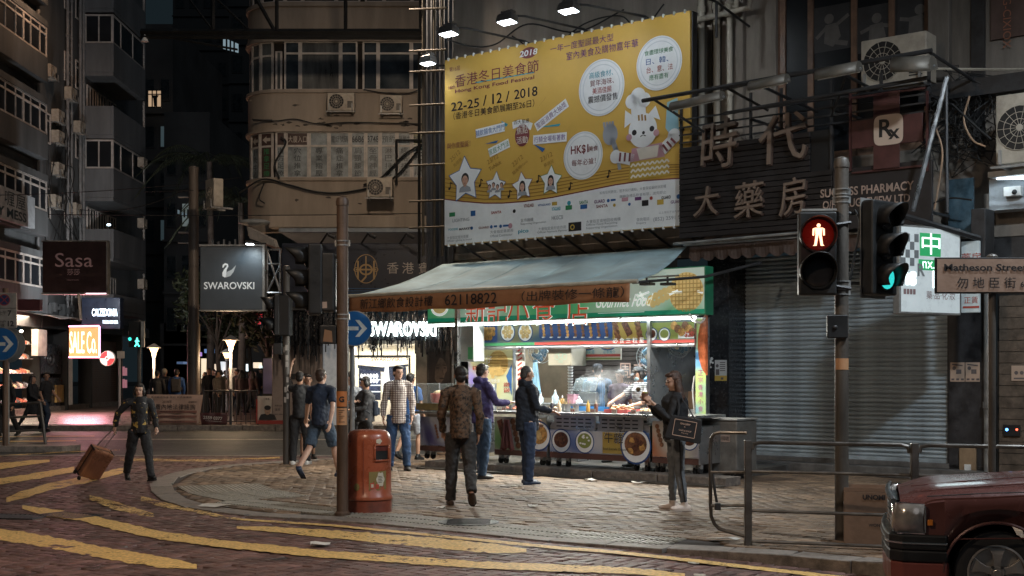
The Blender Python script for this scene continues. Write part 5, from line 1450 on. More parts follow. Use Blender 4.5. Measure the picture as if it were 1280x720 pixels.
gc=thing("display_case","glass display case with buns and a pink tub on the left food cart","display case",FB.w(S(560,CL),-CL,.99))
x0_,x1_=S(521,CL),S(592,CL);y0=-CL;y1=y0+.6;zA,zB_=1.0,1.46
M_cglass=mat("clear_case_glass",(.8,.9,.9),.05,var=0,bump=0,alpha=.16)
g_=MB(TB);g_.box(x0_,x1_,y0,y0+.006,zA+.02,zB_);g_.mk("front_glass",M_cglass,gc)
g_=MB(TB);g_.box(x1_-.006,x1_,y0+.01,y1,zA+.02,zB_);g_.mk("side_glass",M_cglass,gc)
g_=MB(TB);g_.box(x0_,x1_,y0+.01,y1,zB_,zB_+.012);g_.mk("top_glass",M_cglass,gc)
for x in(x0_,x1_):
 for y in(y0,y1):MB(TB).box(x-.012,x+.012,y-.012,y+.012,zA,zB_+.02).mk("case_post",M_steel,gc)
MB(TB).box(x0_,x1_,y0,y1,zA+.003,zA+.02).mk("case_floor",M_steel,gc)
MB(TB).box(x0_,x1_,y0-.02,y0-.006,zA-.0,zA+.12).mk("case_band",mat("printed_band",(.16,.12,.05),.5,var=.3),gc)
rg=random.Random(5)
for k in range(5):
 q=MB(TB);q.ell((x0_+.35+.17*(k%3),y0+.2+.18*(k//3),zA+.30-.02*(k//3)),.11,.09,.05,10,7);root_mesh(q,"bun",mat("baked_bun",(.5,.38,.2),.5,var=.2),("cream bun at the left of the heap in the display case","middle front bun of the heap in the display case","right front bun of the heap in the display case","left rear bun in the display case","right rear bun in the display case")[k],"bun",origin=FB.w(x0_+.35+.17*(k%3),y0+.2+.18*(k//3),zA+.25),smooth='all')
MB(TB).box(x0_+.25,x0_+.82,y0+.12,y0+.5,zA+.02,zA+.245).mk("inner_shelf",M_steel,gc,bevel=.01)
q=MB(TB);q.lathe([(.10,0),(.13,.02),(.14,.16),(.13,.165),(.12,.03),(.01,.03)],(x0_+.42,y0+.07,zA+.13),16,sy=.5);root_mesh(q,"plastic_tub",mat("pink_tub",(.5,.10,.09),.4),"pink plastic tub in the display case","tub",origin=FB.w(x0_+.42,y0+.07,zA+.13),smooth=True)
for k in range(4):
 q=MB(TB);q.ell((x0_+1.0+.11*k,y0+.2+.1*(k%2),zA+.1),.09,.09,.09,10,7);root_mesh(q,"food_bag",mat("pale_food_bag",(.5,.5,.45),.4,var=.2),("first","second","third","fourth")[k]+" pale wrapped parcel from the left in the display case","parcel",origin=FB.w(x0_+1.0+.11*k,y0+.2,zA+.02),smooth='all')
def bottle(px,py,out,c,cap,label,h=.17,r=.033,grp="squeeze bottles on the worktop"):
 p=FB.p(px,py,out);z0=1.022;x,y=p.x,-out
 o=FB.w(x,y,z0);t=thing("sauce_bottle",label,"sauce bottle",o,group=grp)
 q=MB(TB);q.lathe([(r,0),(r*1.02,.01),(r,h*.62),(r*.6,h*.72)],(x,y,z0),14);q.mk("bottle",mat("sauce_"+cap[0],c,.3,var=.05),t,smooth=True)
 q=MB(TB);q.lathe([(r*.62,h*.72),(r*.5,h*.78),(.006,h)],(x,y,z0),12);q.mk("nozzle",mat("nozzle_"+cap[0],cap[1],.4,var=0),t,smooth=True)
 return t
bottle(690,506,2.9,(.02,.02,.03),("dark",(.6,.58,.5)),"black soy squeeze bottle with pale nozzle behind the navy hoodie man",.2)
bottle(699,505,2.85,(.55,.42,.3),("cream",(.6,.5,.35)),"cream squeeze bottle beside the black soy bottle",.2)
bottle(735,505,2.9,(.5,.28,.06),("mustard",(.6,.4,.12)),"mustard yellow squeeze bottle in the middle of the worktop",.2)
bottle(745,505,2.9,(.16,.07,.05),("brown",(.62,.55,.45)),"brown squeeze bottle beside the mustard one",.2)
def pot(px,out,r,h,m,label,name="steel_pot",n=18,z0=1.022,contents=None):
 x=S(px,out);o=FB.w(x,-out,z0);t=thing(name,label,name.split('_')[-1],o)
 q=MB(TB);q.lathe([(r*.9,0),(r,.01),(r,h),(r*.96,h),(r*.94,.02),(.005,.02)],(x,-out,z0),n);q.mk("vessel",m,t,smooth=True)
 if contents:
  rg=random.Random(int(px))
  for k in range(contents[1]):
   a=rg.uniform(0,6.28);rr=rg.uniform(0,r*.7)
   q=MB(TB);q.tube([(x+rr*math.cos(a),-out+rr*math.sin(a),z0+.02),(x+rr*1.3*math.cos(a),-out+rr*1.3*math.sin(a),z0+h+rg.uniform(.03,.08))],.006,5);q.mk(contents[0],contents[2],t)
 return t
pot(708,2.9,.075,.13,M_steel,"steel pot full of wooden skewers beside the squeeze bottles",contents=("skewer_stick",12,mat("bamboo_stick",(.5,.38,.2),.6)))
pot(720,2.7,.05,.1,M_steel,"small steel pot right of the skewer pot");pot(652,2.9,.05,.11,M_steel,"small steel beaker at the left end of the worktop",name="steel_beaker");pot(640,2.85,.045,.1,M_steel,"steel beaker beside the fishball poster",name="steel_beaker")
def tray(px0_,px1_,out,m,label,rim=.03,food=None,z0=1.022,d=.4):
 x0,x1=S(px0_,out),S(px1_,out);y0,y1=-out,-out+d
 t=thing("food_tray",label,"tray",FB.w((x0+x1)/2,y0,z0),group="trays on the stall worktops")
 q=MB(TB);q.box(x0,x1,y0,y1,z0,z0+.008);q.box(x0,x1,y0,y0+.008,z0+.008,z0+rim);q.box(x0,x1,y1-.008,y1,z0+.008,z0+rim);q.box(x0,x0+.008,y0+.008,y1-.008,z0+.008,z0+rim);q.box(x1-.008,x1,y0+.008,y1-.008,z0+.008,z0+rim)
 q.mk("pan",m,t)
 if food:
  rg=random.Random(int(px0_));q=MB(TB)
  for k in range(food[1]):
   q.ell((rg.uniform(x0+.05,x1-.05),rg.uniform(y0+.05,y1-.05),z0+.02+rg.uniform(0,food[3])),rg.uniform(.025,.045),rg.uniform(.02,.04),rg.uniform(.015,.03),7,5,rot=Matrix.Rotation(rg.uniform(0,3),3,'Z'))
  o=q.mk("food_heap",food[2],t,smooth='all');o["kind"]="stuff"
 return t
M_redfood=mat("red_stewed_food",(.38,.09,.04),.35,var=.5,scale=12);M_squid=mat("pale_fried_food",(.6,.42,.25),.5,var=.4,scale=12);M_pinktray=mat("pink_plastic",(.6,.12,.12),.4)
tray(622,662,2.95,M_steel,"steel tray of red stewed food below the waffle poster",food=("f",40,M_redfood,.02));tray(668,700,2.6,M_steel,"steel tray of fried snacks behind the navy hoodie man",food=("f",25,M_squid,.02))
tray(755,784,3.0,M_pinktray,"pink plastic tray heaped with pale fried squid under the tongs",rim=.06,food=("f",46,M_squid,.1));tray(785,826,3.12,M_steel,"long steel lid tray at the right end of the worktop");tray(788,822,2.7,M_white,"white tray of pale food in front of the woman in stripes",food=("f",30,M_squid,.03));tray(722,752,3.12,M_steel,"flat steel tray lid under the squeeze bottles",rim=.015)
tray(700,745,2.1,mat("blue_plastic",(.05,.2,.45),.4),"blue plastic tray behind the squeeze bottles",rim=.08,z0=1.0)
def bench(x0,x1,y0,y1,h,label,m=M_steel):
 t=thing("steel_bench",label,"bench",FB.w((x0+x1)/2,y0,.11));MB(TB).box(x0,x1,y0,y1,h-.04,h).mk("top",m,t,bevel=.008);MB(TB).box(x0+.02,x1-.02,y0+.04,y1-.02,.115,h-.1).mk("cabinet",m,t)
 for k in range(3):
  xx=x0+.04+k*(x1-x0-.08)/3;MB(TB).box(xx,xx+(x1-x0)/3-.05,y0+.025,y0+.038,.2,h-.15).mk("cabinet_door",m,t,bevel=.004)
 return t
bench(S(662,1.8),S(722,1.8),-1.8,-1.1,1.12,"steel bench with jugs and cups inside the stall, left of the cook")
bench(S(722,1.0),S(790,1.0),-.2,.5,1.1,"steel bench with the glass steamer in front of the cook in blue")
MB(TB).box(S(668,.9),S(710,.9),-.9,-.86,1.2,2.2).mk("brown_board",mat("brown_board",(.2,.15,.1),.5,var=.15),stall)
sm_=thing("glass_steamer","rounded glass-fronted food steamer beside the cook in blue","steamer",W3(722,505,.9));x_=S(722,1.2)
MB(TB).box(x_-.25,x_+.25,-1.0,-.5,1.1,1.32).mk("base",M_steel,sm_,bevel=.02)
q=MB(TB);q.loft([[Vector((xx,-.75+.25*math.cos(h),1.33+.26*math.sin(h)))for h in np.linspace(0,math.pi,10)]for xx in(x_-.25,x_+.25)],cap=False,closed=False);q.mk("glass_hood",M_cglass,sm_,smooth='all',thick=.006)
q=MB(TB);q.tube([(x_-.25,-1.0,1.34),(x_-.25,-.9,1.55),(x_-.25,-.6,1.55),(x_-.25,-.5,1.34)],.012,6);q.tube([(x_+.25,-1.0,1.34),(x_+.25,-.9,1.55),(x_+.25,-.6,1.55),(x_+.25,-.5,1.34)],.012,6);q.mk("hood_rim",M_steel,sm_)
ct=thing("cup_tower","tall stack of white cups on edge beside the brown board","cup stack",W3(715,490,1.0));xx=S(713,1.1)
for k in range(13):q=MB(TB);q.lathe([(.04,0),(.055,.035),(.05,.035),(.036,.004)],(xx,-1.1,1.12+k*.052),12);q.mk("cup",M_white,ct,smooth=True)
for i,(px,h,r,c,lb)in enumerate(((676,.16,.05,(.6,.7,.75),"pale blue squeeze jug on the bench left of the pink box"),(694,.2,.065,(.5,.62,.7),"pale blue spray bottle on the inner bench"),(703,.1,.04,(.5,.3,.1),"small amber bottle beside the spray bottle"),(724,.09,.07,(.6,.6,.6),"upturned white bowl on the inner bench"))):
 t=thing("kitchen_jug",lb,"jug",FB.w(S(px,1.7),-1.7,1.121));q=MB(TB);q.lathe([(r*.9,0),(r,.02),(r*.95,h*.6),(r*.45,h*.8),(r*.35,h)],(S(px,1.7),-1.7,1.121),14);q.mk("body",mat("jug_%d"%i,c,.35,var=.05),t,smooth=True)
 q=MB(TB);q.lathe([(r*.3,h),(r*.3,h+.02),(.004,h+.045)],(S(px,1.7),-1.7,1.121),10);q.mk("spout",M_white,t)
t=thing("pink_container","translucent pink square container on the inner bench","container",FB.w(S(714,1.7),-1.7,1.121));MB(TB).box(S(709,1.7),S(717,1.7),-1.7,-1.55,1.121,1.27).mk("body",mat("pale_pink",(.55,.3,.36),.3),t,bevel=.01);MB(TB).box(S(708.7,1.7),S(717.3,1.7),-1.71,-1.54,1.271,1.285).mk("lid",mat("pale_pink",(.55,.3,.36),.3),t)
hb=thing("hanging_box","beige metal box with a faint green emblem hanging under the stall ceiling","box",W3(705,457,2.1))
MB(TB).box(S(685,2.1),S(714,2.1),-2.1,-1.65,fz(700,457,2.1),fz(700,433,2.1)).mk("case",mat("beige_case",(.27,.25,.2),.45,var=.08),hb,bevel=.01)
q=MB(TB);b2=Board((0,-2.1,0),(1,0,0),(0,0,1),(0,-1,0),hb);pc_=FB.p(701,446,2.1)
for dx in(-.08,0,.08):b2.ring(q,(pc_.x+dx,pc_.z+(.03 if dx==0 else 0)),.055,.01,0,16)
b2.text(q,"福記",(pc_.x,pc_.z-.08),.05,0);q.mk("emblem",flatc("faint_green",(.2,.32,.25)),hb)
sm2=thing("picture_menu","small picture menu with bowls and a red band hanging behind the cook","menu board",W3(750,449,1.6))
MB(TB).box(S(722,1.6),S(776,1.6),-1.6,-1.57,fz(750,450,1.6),fz(750,430,1.6)).mk("board",C_cream,sm2)
b3=Board((0,-1.6,0),(1,0,0),(0,0,1),(0,-1,0),sm2)
def kp(px,py,o=1.6):return(S(px,o),Z(py,FB.d(px,o)))
for px in(735,760):
 q=MB(TB);b3.disc(q,kp(px,433),.16,1,22,ry=.07);q.mk("bowl_print",C_tray,sm2);q=MB(TB);b3.disc(q,kp(px,432.5),.13,2,22,ry=.055);q.mk("food_print",C_fry,sm2)
q=MB(TB);b3.rect(q,*kp(722.5,446),*kp(775.5,442.5),1);q.mk("red_band",C_red,sm2);q=MB(TB);b3.rect(q,*kp(722.5,449.5),*kp(775.5,447),1);q.mk("green_band",C_ygreen,sm2);q=MB(TB);b3.text(q,"好味道",kp(737,440),.07,3,bold=.03);b3.text(q,"必食推介",kp(762,440),.06,3,bold=.02);q.mk("lettering",C_teal,sm2)
po=thing("waffle_poster","tall colourful poster of a round waffle and fishballs at the stall's left","poster",W3(612,500,1.9))
PO2=1.9
def qp(px,py):return(S(px,PO2),Z(py,FB.d(px,PO2)))
px0_,px1_=S(585,PO2),S(642,PO2);pz0,pz1=fz(612,508,PO2),fz(612,433,PO2)
MB(TB).box(px0_,px1_,-PO2,-PO2+.12,pz0,pz1).mk("lightbox",M_steel,po)
pb=Board((0,-PO2,0),(1,0,0),(0,0,1),(0,-1,0),po)
q=MB(TB);pb.rect(q,px0_+.02,pz0+.02,px1_-.02,pz1-.02,0);q.mk("print_ground",grad_mat("waffle_poster_print",(.25,.2,.5),(.55,.5,.25),(.5,.6,.45),.12,1.2),po)
q=MB(TB);pb.poly(q,[qp(590,480),qp(597,500),qp(590,507)],1);pb.poly(q,[qp(633,470),qp(640,455),qp(640,495)],1);q.mk("blue_sweep",C_blue,po)
waffle_print(pb,qp(623,454),.235,po)
for k in range(16):q=MB(TB);pb.disc(q,(qp(612,458)[0]+(k%5)*.062+(k//5)*.03,qp(612,458)[1]-(k//5)*.06),.042,5,10);q.mk("egg_puff_print",M_wafbig,po)
q=MB(TB);pb.disc(q,qp(613,492),.16,3,24,ry=.15);q.mk("bowl_print",C_blue,po)
for k in range(6):q=MB(TB);pb.disc(q,(qp(613,492)[0]+.08*math.cos(k*1.26)*(k>0),qp(613,492)[1]+.07*math.sin(k*1.26)*(k>0)),.055,4+k*.2,12);q.mk("fishball_print",C_ball,po)
q=MB(TB);pb.text(q,"$20",qp(595,460),.08,5,bold=.03);pb.text(q,"$20",qp(634,481),.08,5,bold=.03);pb.text(q,"$30",qp(634,488),.08,5,bold=.03);q.mk("price_lettering",C_red,po)
q=MB(TB);pb.text(q,"雞蛋仔",qp(604,448),.14,5,bold=.03,rot=-6);pb.text(q,"咖喱魚蛋",qp(618,476),.07,5,bold=.03);q.mk("lettering",C_white,po)
ss=thing("price_strip","narrow vertical strip of slanting red dashes right of the waffle poster","poster",W3(650,500,2.0))
MB(TB).box(S(645,2),S(655,2),-2.0,-1.96,fz(650,497,2),fz(650,433,2)).mk("strip",C_cream,ss)
b4=Board((0,-2.0,0),(1,0,0),(0,0,1),(0,-1,0),ss);
for k in range(10):q=MB(TB);a=(S(650,2),fz(650,437+k*6,2));b4.line(q,(a[0]-.05,a[1]-.03),(a[0]+.05,a[1]+.03),.03,1);q.mk("dash_print",C_red,ss)
rp=thing("narrow_poster","narrow rainbow poster with a big red round dish at the stall's right end","poster",W3(876,520,2.0))
MB(TB).box(S(869,2),S(883,2),-2.0,-1.9,fz(876,527,2),fz(876,397,2)).mk("lightbox",M_steel,rp)
b5=Board((0,-2.0,0),(1,0,0),(0,0,1),(0,-1,0),rp)
q=MB(TB);b5.rect(q,S(869,2)+.01,fz(876,526,2),S(883,2)-.01,fz(876,398,2),0);q.mk("print_ground",grad_mat("rainbow_print",(.15,.35,.6),(.45,.6,.2),(.7,.7,.55),.3,1.6),rp)
q=MB(TB);c_x=S(886,2);cz_=fz(876,430,2);b5.poly(q,[(S(883,2)-.012,cz_-.5)]+[(max(S(869,2)+.02,c_x-.2*math.cos(t)),cz_+.5*math.sin(t))for t in np.linspace(-1.5,1.5,14)]+[(S(883,2)-.012,cz_+.5)],1);q.mk("dish_print",mat("dish_print",(.5,.13,.05),.4,var=.3,scale=9,bump=0),rp)
q=MB(TB)
for k,ch in enumerate("正宗香港小食"):b5.text(q,ch,(S(876,2),fz(876,466+k*9,2)),.085,2,bold=.02)
q.mk("lettering",flatc("poster_magenta",(.5,.12,.3)),rp)
M_fanb=mat("blue_fan_blade",(.10,.22,.32),.35,var=.1);M_fang=mat("fan_guard_metal",(.55,.6,.62),.35,metal=.3,var=0)
def fan(px,py,out,r,label,tilt=0.0,stand=None,yaw=0.0):
 c=FB.p(px,py,out);t=thing("electric_fan",label,"fan",FB.w(*c),group="electric fans in the food stall")
 Lm=Matrix.Translation(c)@Matrix.Rotation(yaw,4,'Z')@Matrix.Rotation(tilt,4,'X')
 for k in range(3):
  a0=2*math.pi*k/3;q=MB(TB);vs=[]
  for j in range(6):
   rr=r*(.12+.78*j/5);wd=.5+.35*math.sin(math.pi*j/5*.9)
   vs.append((rr*math.cos(a0-wd),-.03,rr*math.sin(a0-wd)));vs.append((rr*math.cos(a0+wd),.03,rr*math.sin(a0+wd)))
  q.add(vs,[(2*j,2*j+1,2*j+3,2*j+2)for j in range(5)],Lm);q.mk("blade",M_fanb,t,smooth='all',thick=.004)
 g=MB(TB)
 for rr in(1,.72,.42):g.tube([Lm@Vector((r*rr*math.cos(u),-.07-.02*(1-rr),r*rr*math.sin(u)))for u in np.linspace(0,2*math.pi,25)],.006 if rr==1 else .003,5,cap=False)
 for k in range(24):u=2*math.pi*k/24;g.tube([Lm@Vector((r*.15*math.cos(u),-.095,r*.15*math.sin(u))),Lm@Vector((r*math.cos(u),-.07,r*math.sin(u)))],.002,4)
 g.tube([Lm@Vector((r*math.cos(u),.07,r*math.sin(u)))for u in np.linspace(0,2*math.pi,25)],.006,5,cap=False)
 g.mk("guard",M_fang,t)
 q=MB(TB);q.cyl((0,-.1,0),(0,-.085,0),r*.2,n=16,L=Lm);q.mk("badge",mat("fan_badge",(.6,.55,.4),.4),t)
 q=MB(TB);q.cyl((0,.04,0),(0,.2,0),r*.22,r*.15,n=14,L=Lm);q.mk("motor",M_fang,t)
 if stand:q=MB(TB);q.tube([c+Vector((0,.12,0)),c+Vector((0,.12,-.3)),(c.x,c.y+.12,stand)],.018,8);q.mk("stand",M_fang,t)
fan(675,439,1.9,.21,"grey-blue fan hanging upside down left of the beige box");fan(813,446,1.2,.24,"blue bladed fan on a stand behind the woman in stripes",stand=1.0);fan(849,431,1.6,.2,"blue fan near the ceiling at the right end of the stall",tilt=.5)
def cloth(px0_,px1_,py0_,py1_,out,m,label):
 t=MB(TB);n=10;rows=[]
 x0,x1=S(px0_,out),S(px1_,out);z1,z0=fz(px0_,py0_,out),fz(px0_,py1_,out)
 for j in range(9):
  v=j/8;w_=.35+.65*v
  rows.append([Vector(((x0+x1)/2+(x1-x0)/2*w_*(2*i/n-1),-out+.03*math.sin(i*1.9+v),z1+(z0-z1)*v+.03*math.sin(i*1.3)*v))for i in range(n+1)])
 t.loft(rows,cap=False,closed=False);return root_mesh(t,"hanging_cloth",m,label,"cloth",origin=FB.w((x0+x1)/2,-out,z0),smooth='all',thick=.008)
cloth(842,854,436,482,1.1,mat("pale_blue_cloth",(.4,.52,.6),.8),"pale blue apron hanging at the right of the fans")
cloth(663,675,450,492,1.95,mat("blue_plastic_bag",(.25,.45,.6),.4),"blue plastic bags hanging under the grey-blue fan");cloth(668,676,496,512,2.5,mat("white_bag",(.6,.66,.72),.4),"white carrier bag hanging behind the navy hoodie man")
cloth(624,642,524,562,3.2,mat("maroon_apron",(.12,.04,.035),.8),"dark maroon apron hanging off the cart below the waffle poster")
rk=thing("storage_rack","steel storage rack with bottles at the right rear of the stall","rack",W3(850,520,.4))
for(px,o)in((826,.3),(862,.3),(826,-.1),(862,-.1)):MB(TB).box(S(px,.3)-.015,S(px,.3)+.015,-o-.015,-o+.015,.11,2.6).mk("upright",M_galv,rk)
for z in(.5,1.0,1.5,2.0,2.45):MB(TB).box(S(826,.3)-.014,S(862,.3)+.014,-.3+.016,.1-.016,z,z+.025).mk("shelf",M_galv,rk)
rg=random.Random(3);k=0
for z in(1.025,1.525,2.025):
 for j in range(4):
  x=S(828,.3)+.1+j*.19;h=rg.uniform(.15,.32);r=rg.uniform(.05,.08)
  q=MB(TB);q.lathe([(r,0),(r,h*.7),(r*.5,h*.85),(r*.45,h)],(x,-.15,z),12)
  root_mesh(q,"storage_jar",mat("jar_%d"%(k%5),[(.5,.55,.6),(.3,.35,.42),(.5,.45,.35),(.15,.25,.4),(.6,.6,.6)][k%5],.3),"jar %s on the %s shelf of the stall's right rear rack"%(("at the left end","second from the left","third from the left","at the right end")[j],("lower","middle","upper")[int((z-1)*2)]),"jar",origin=FB.w(x,-.15,z),smooth=True,group="jars on the stall's rear rack");k+=1
t=thing("water_cooler","tall blue and white plastic water cooler under the bladed fan","water cooler",FB.w(S(806,.8),-.8,.11))
MB(TB).box(S(800,.8),S(815,.8),-.8,-.5,.11,1.25).mk("body",M_white,t,bevel=.02);q=MB(TB);q.lathe([(.12,0),(.13,.05),(.13,.3),(.06,.38),(.03,.42)],(S(807.5,.8),-.65,1.25),16);q.mk("bottle",mat("blue_bottle",(.12,.3,.45),.15),t,smooth=True)
for k in range(9):
 x=S(795+k*8,.2);
cable([FB.p(868,470,1.9),FB.p(866,490,1.9),FB.p(868,520,1.9),FB.p(864,540,1.9)],.014,M_white,parent=stall,T=TB)
cable([FB.p(862,393,2.4),FB.p(868,401,2.5),FB.p(876,403,2.5),FB.p(881,397,2.5)],.02,M_white,parent=stall,T=TB)
t=thing("wall_speaker","white louvred box hanging at the left of the waffle poster","box",W3(581,452,2.6));MB(TB).box(S(574,2.6),S(592,2.6),-2.6,-2.3,fz(583,452,2.6),fz(583,407,2.6)).mk("case",mat("white_steel_box",(.25,.27,.27),.4),t,bevel=.01)
q=MB(TB);bq=Board((0,-2.6,0),(1,0,0),(0,0,1),(0,-1,0),t);bq.rect(q,S(585,2.6),fz(583,449,2.6),S(591,2.6),fz(583,434,2.6),0);q.mk("green_label",C_green,t)
MB(TB).box(S(572,2.62)-.0,S(575.5,2.62),-2.7,-2.62,.11,3.3).mk("post",M_steel,stall)
gb_=thing("wheeled_bin","big grey metal bin on castors with stickers, right of the food carts","bin",W3(904,605,2.0));o2=2.45
x0,x1=S(871,o2),S(921,o2);MB(TB).box(x0,x1,-o2,-o2+.65,.13,.92).mk("body",mat("grey_painted_steel",(.17,.16,.145),.5,metal=.3,var=.2,dirt=.5),gb_,bevel=.02)
MB(TB).box(x0-.015,x1+.015,-o2-.015,-o2+.66,.925,.955).mk("lid",M_galv,gb_,bevel=.008)
for x in(x0+.1,x1-.1):q=MB(TB);q.cyl((x-.02,-o2+.08,.065),(x+.02,-o2+.08,.065),.06,n=14);q.mk("castor",M_rubber,gb_);MB(TB).box(x-.03,x+.03,-o2+.05,-o2+.11,.09,.135).mk("castor_fork",M_galv,gb_)
for(px,py,w_,r_)in((890,549,.07,20),(894,546,.06,-10),(907,548,.08,0)):
 q=MB(TB);b6=Board((0,-o2,0),(1,0,0),(0,0,1),(0,-1,0),gb_);p=FB.p(px,py,o2);ca,sa=math.cos(R(r_)),math.sin(R(r_));b6.poly(q,[(p.x+(dx*ca-dz*sa)*w_,p.z+(dx*sa+dz*ca)*w_)for dx,dz in((-1,-.7),(1,-.7),(1,.7),(-1,.7))],0);q.mk("sticker",flatc("dull_sticker",(.32,.24,.2)),gb_)
 q=MB(TB);b6.text(q,"回收",(p.x,p.z),w_*.8,2,rot=r_);q.mk("sticker_print",C_ink,gb_)
for k in range(1,5):
 u=k/5;q=MB(TB);q.tube([((fl.x+(fr_.x-fl.x)*u)*(1-v)+(blx+(brx-blx)*u)*v,-AO*(1-v)-.9*v,zf*(1-v)+zbk*v-.09*math.sin(math.pi*v)*(.55+.45*math.cos(u*math.pi*10))+.006)for v in np.linspace(0.01,.99,9)],(.012,.004)and .006,5);q.mk("seam",M_canvas,an)
rg=random.Random(41)
for k,px in enumerate((630,648,672,694,716,741,768,792,818)):
 x=S(px,3.16);q=MB(TB);q.box(x-.05,x+.05,-3.165,-3.16,1.023,1.09);o=root_mesh(q,"price_card",C_cream,"small standing price card, %s from the left along the front edge of the worktops"%("first second third fourth fifth sixth seventh eighth ninth".split()[k]),"price card",origin=FB.w(x,-3.16,1.023),group="price cards on the worktops")
 q=MB(TB);b_=Board((0,-3.166,0),(1,0,0),(0,0,1),(0,-1,0),None);b_.text(q,"$%d"%rg.choice((10,12,15,18,20)),(x,1.056),.04,0,bold=.02);WM[o.name]=Matrix.Translation(o.location);q.mk("print",C_red,o)
for k in range(9):
 x=S(640+k*22,2.0);z=2.15+.1*(k%3);q=MB(TB);q.tube([(x,-2.0,z+.5),(x,-2.0,z+.12),(x,-2.0,z)],[.006,.006,.006],5);q.ell((x,-2.0,z),.06,.06,.035,10,6);root_mesh(q,"ladle",M_steel,"steel ladle hanging under the stall ceiling, %s from the left"%("first second third fourth fifth sixth seventh eighth ninth".split()[k]),"ladle",origin=FB.w(x,-2.0,z),smooth='all',group="ladles hanging in the stall")
for k in range(8):
 a,c=divmod(k,4);x=S(830,.9)+a*.4;z=.12+c*.31;q=MB(TB);q.box(x,x+.36,-1.0,-.65,z,z+.3);root_mesh(q,"crate",[mat("foam_crate",(.6,.6,.58),.6),M_card2][(k*3)%2],"%s box in the %s stack at the right rear of the stall"%(("bottom","second","third","top")[c],("left","right")[a]),"crate",origin=FB.w(x,-.8,z),bevel=.012)
ms=bpy.data.materials.new("steam");ms.use_nodes=True;nt=ms.node_tree;nt.nodes.remove(nt.nodes["Principled BSDF"]);vo=nt.nodes.new("ShaderNodeVolumePrincipled");nz=nt.nodes.new("ShaderNodeTexNoise");nz.inputs["Scale"].default_value=3.5;nz.inputs["Detail"].default_value=4;mr=nt.nodes.new("ShaderNodeMapRange");mr.inputs[1].default_value=.48;mr.inputs[2].default_value=.75;mr.inputs[4].default_value=2.2
nt.links.new(nt.nodes.new("ShaderNodeTexCoord").outputs["Object"],nz.inputs[0]);nt.links.new(nz.outputs[0],mr.inputs[0]);nt.links.new(mr.outputs[0],vo.inputs["Density"]);nt.links.new(vo.outputs[0],nt.nodes["Material Output"].inputs["Volume"])
q=MB(TB);q.ell((S(758,2.3),-2.3,1.5),.55,.3,.42,14,10);o=q.mk("steam",ms,None);o["kind"]="stuff"
# ================================================================ ROUND-CORNERED BUILDING ACROSS THE ROAD (frontal, 38 m away)
DA=38.0
def XA(px,d=DA):return X(px,d)
def ZA(py,d=DA):return Z(py,d)
M_cream=mat("aged_cream_stucco",(.30,.25,.20),.75,var=.24,scale=.8,bump=.2,dirt=.5,dcol=(.10,.08,.06),streak=True)
M_palef=mat("pale_window_frame",(.48,.44,.40),.5,var=.15,dirt=.3)
M_navy=mat("navy_sign_panel",(.012,.018,.035),.35,var=.2)
bA=thing("round_corner_building","old cream apartment block with a rounded corner and a row of lettered windows","building",(XA(440),DA,0))
cxA,cyA,rA=XA(301)+1.15,DA+1.15,1.15
def foot_path(off=0.0,x_end=4.5):
 pts=[(x_end,DA-off)]
 pts.append((cxA,DA-off))
 for k in range(1,11):
  a=-math.pi/2-(math.pi/2)*k/10;pts.append((cxA+(rA+off)*math.cos(a),cyA+(rA+off)*math.sin(a)))
 pts.append((cxA-rA-off,DA+26));return pts
def band(z0,z1,off,m,name,th=.3,x_end=4.5):
 a=foot_path(off,x_end);b=foot_path(off-th,x_end)
 q=MB()
 q.loft([[(x,y,z0)for x,y in a],[(x,y,z1)for x,y in a]],cap=False,closed=False)
 q.loft([[(x,y,z1)for x,y in a],[(x,y,z1)for x,y in b]],cap=False,closed=False)
 q.loft([[(x,y,z0)for x,y in b],[(x,y,z0)for x,y in a]],cap=False,closed=False)
 return q.mk(name,m,bA,smooth=True)
zrow=[(ZA(222),ZA(165)),(ZA(112),ZA(52)),(ZA(2),ZA(-62)),(ZA(-112),ZA(-170))]
band(ZA(290),zrow[0][0],0,M_cream,"wall");band(zrow[0][1],zrow[1][0],0,M_cream,"wall");band(zrow[1][1],zrow[2][0],0,M_cream,"wall");band(zrow[2][1],zrow[3][0],0,M_cream,"wall")
band(ZA(226),ZA(222),.06,M_cream,"sill_band",.06);band(ZA(116),ZA(112),.06,M_cream,"sill_band",.06);band(ZA(165),ZA(162),.07,M_cream,"head_band",.07);band(ZA(52),ZA(48.5),.07,M_cream,"head_band",.07);band(ZA(8),ZA(3),.06,M_cream,"sill_band",.06)
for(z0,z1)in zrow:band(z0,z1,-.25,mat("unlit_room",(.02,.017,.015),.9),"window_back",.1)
MB().box(XA(340),XA(541),DA-.5,DA-.01,ZA(287),ZA(272)).mk("ledge",M_cream,bA,bevel=.03)
MB().box(XA(352),XA(545),DA-.45,DA+4,ZA(292),ZA(287)-.004).mk("soffit",mat("pale_blue_soffit",(.22,.25,.28),.6,var=.2),bA)
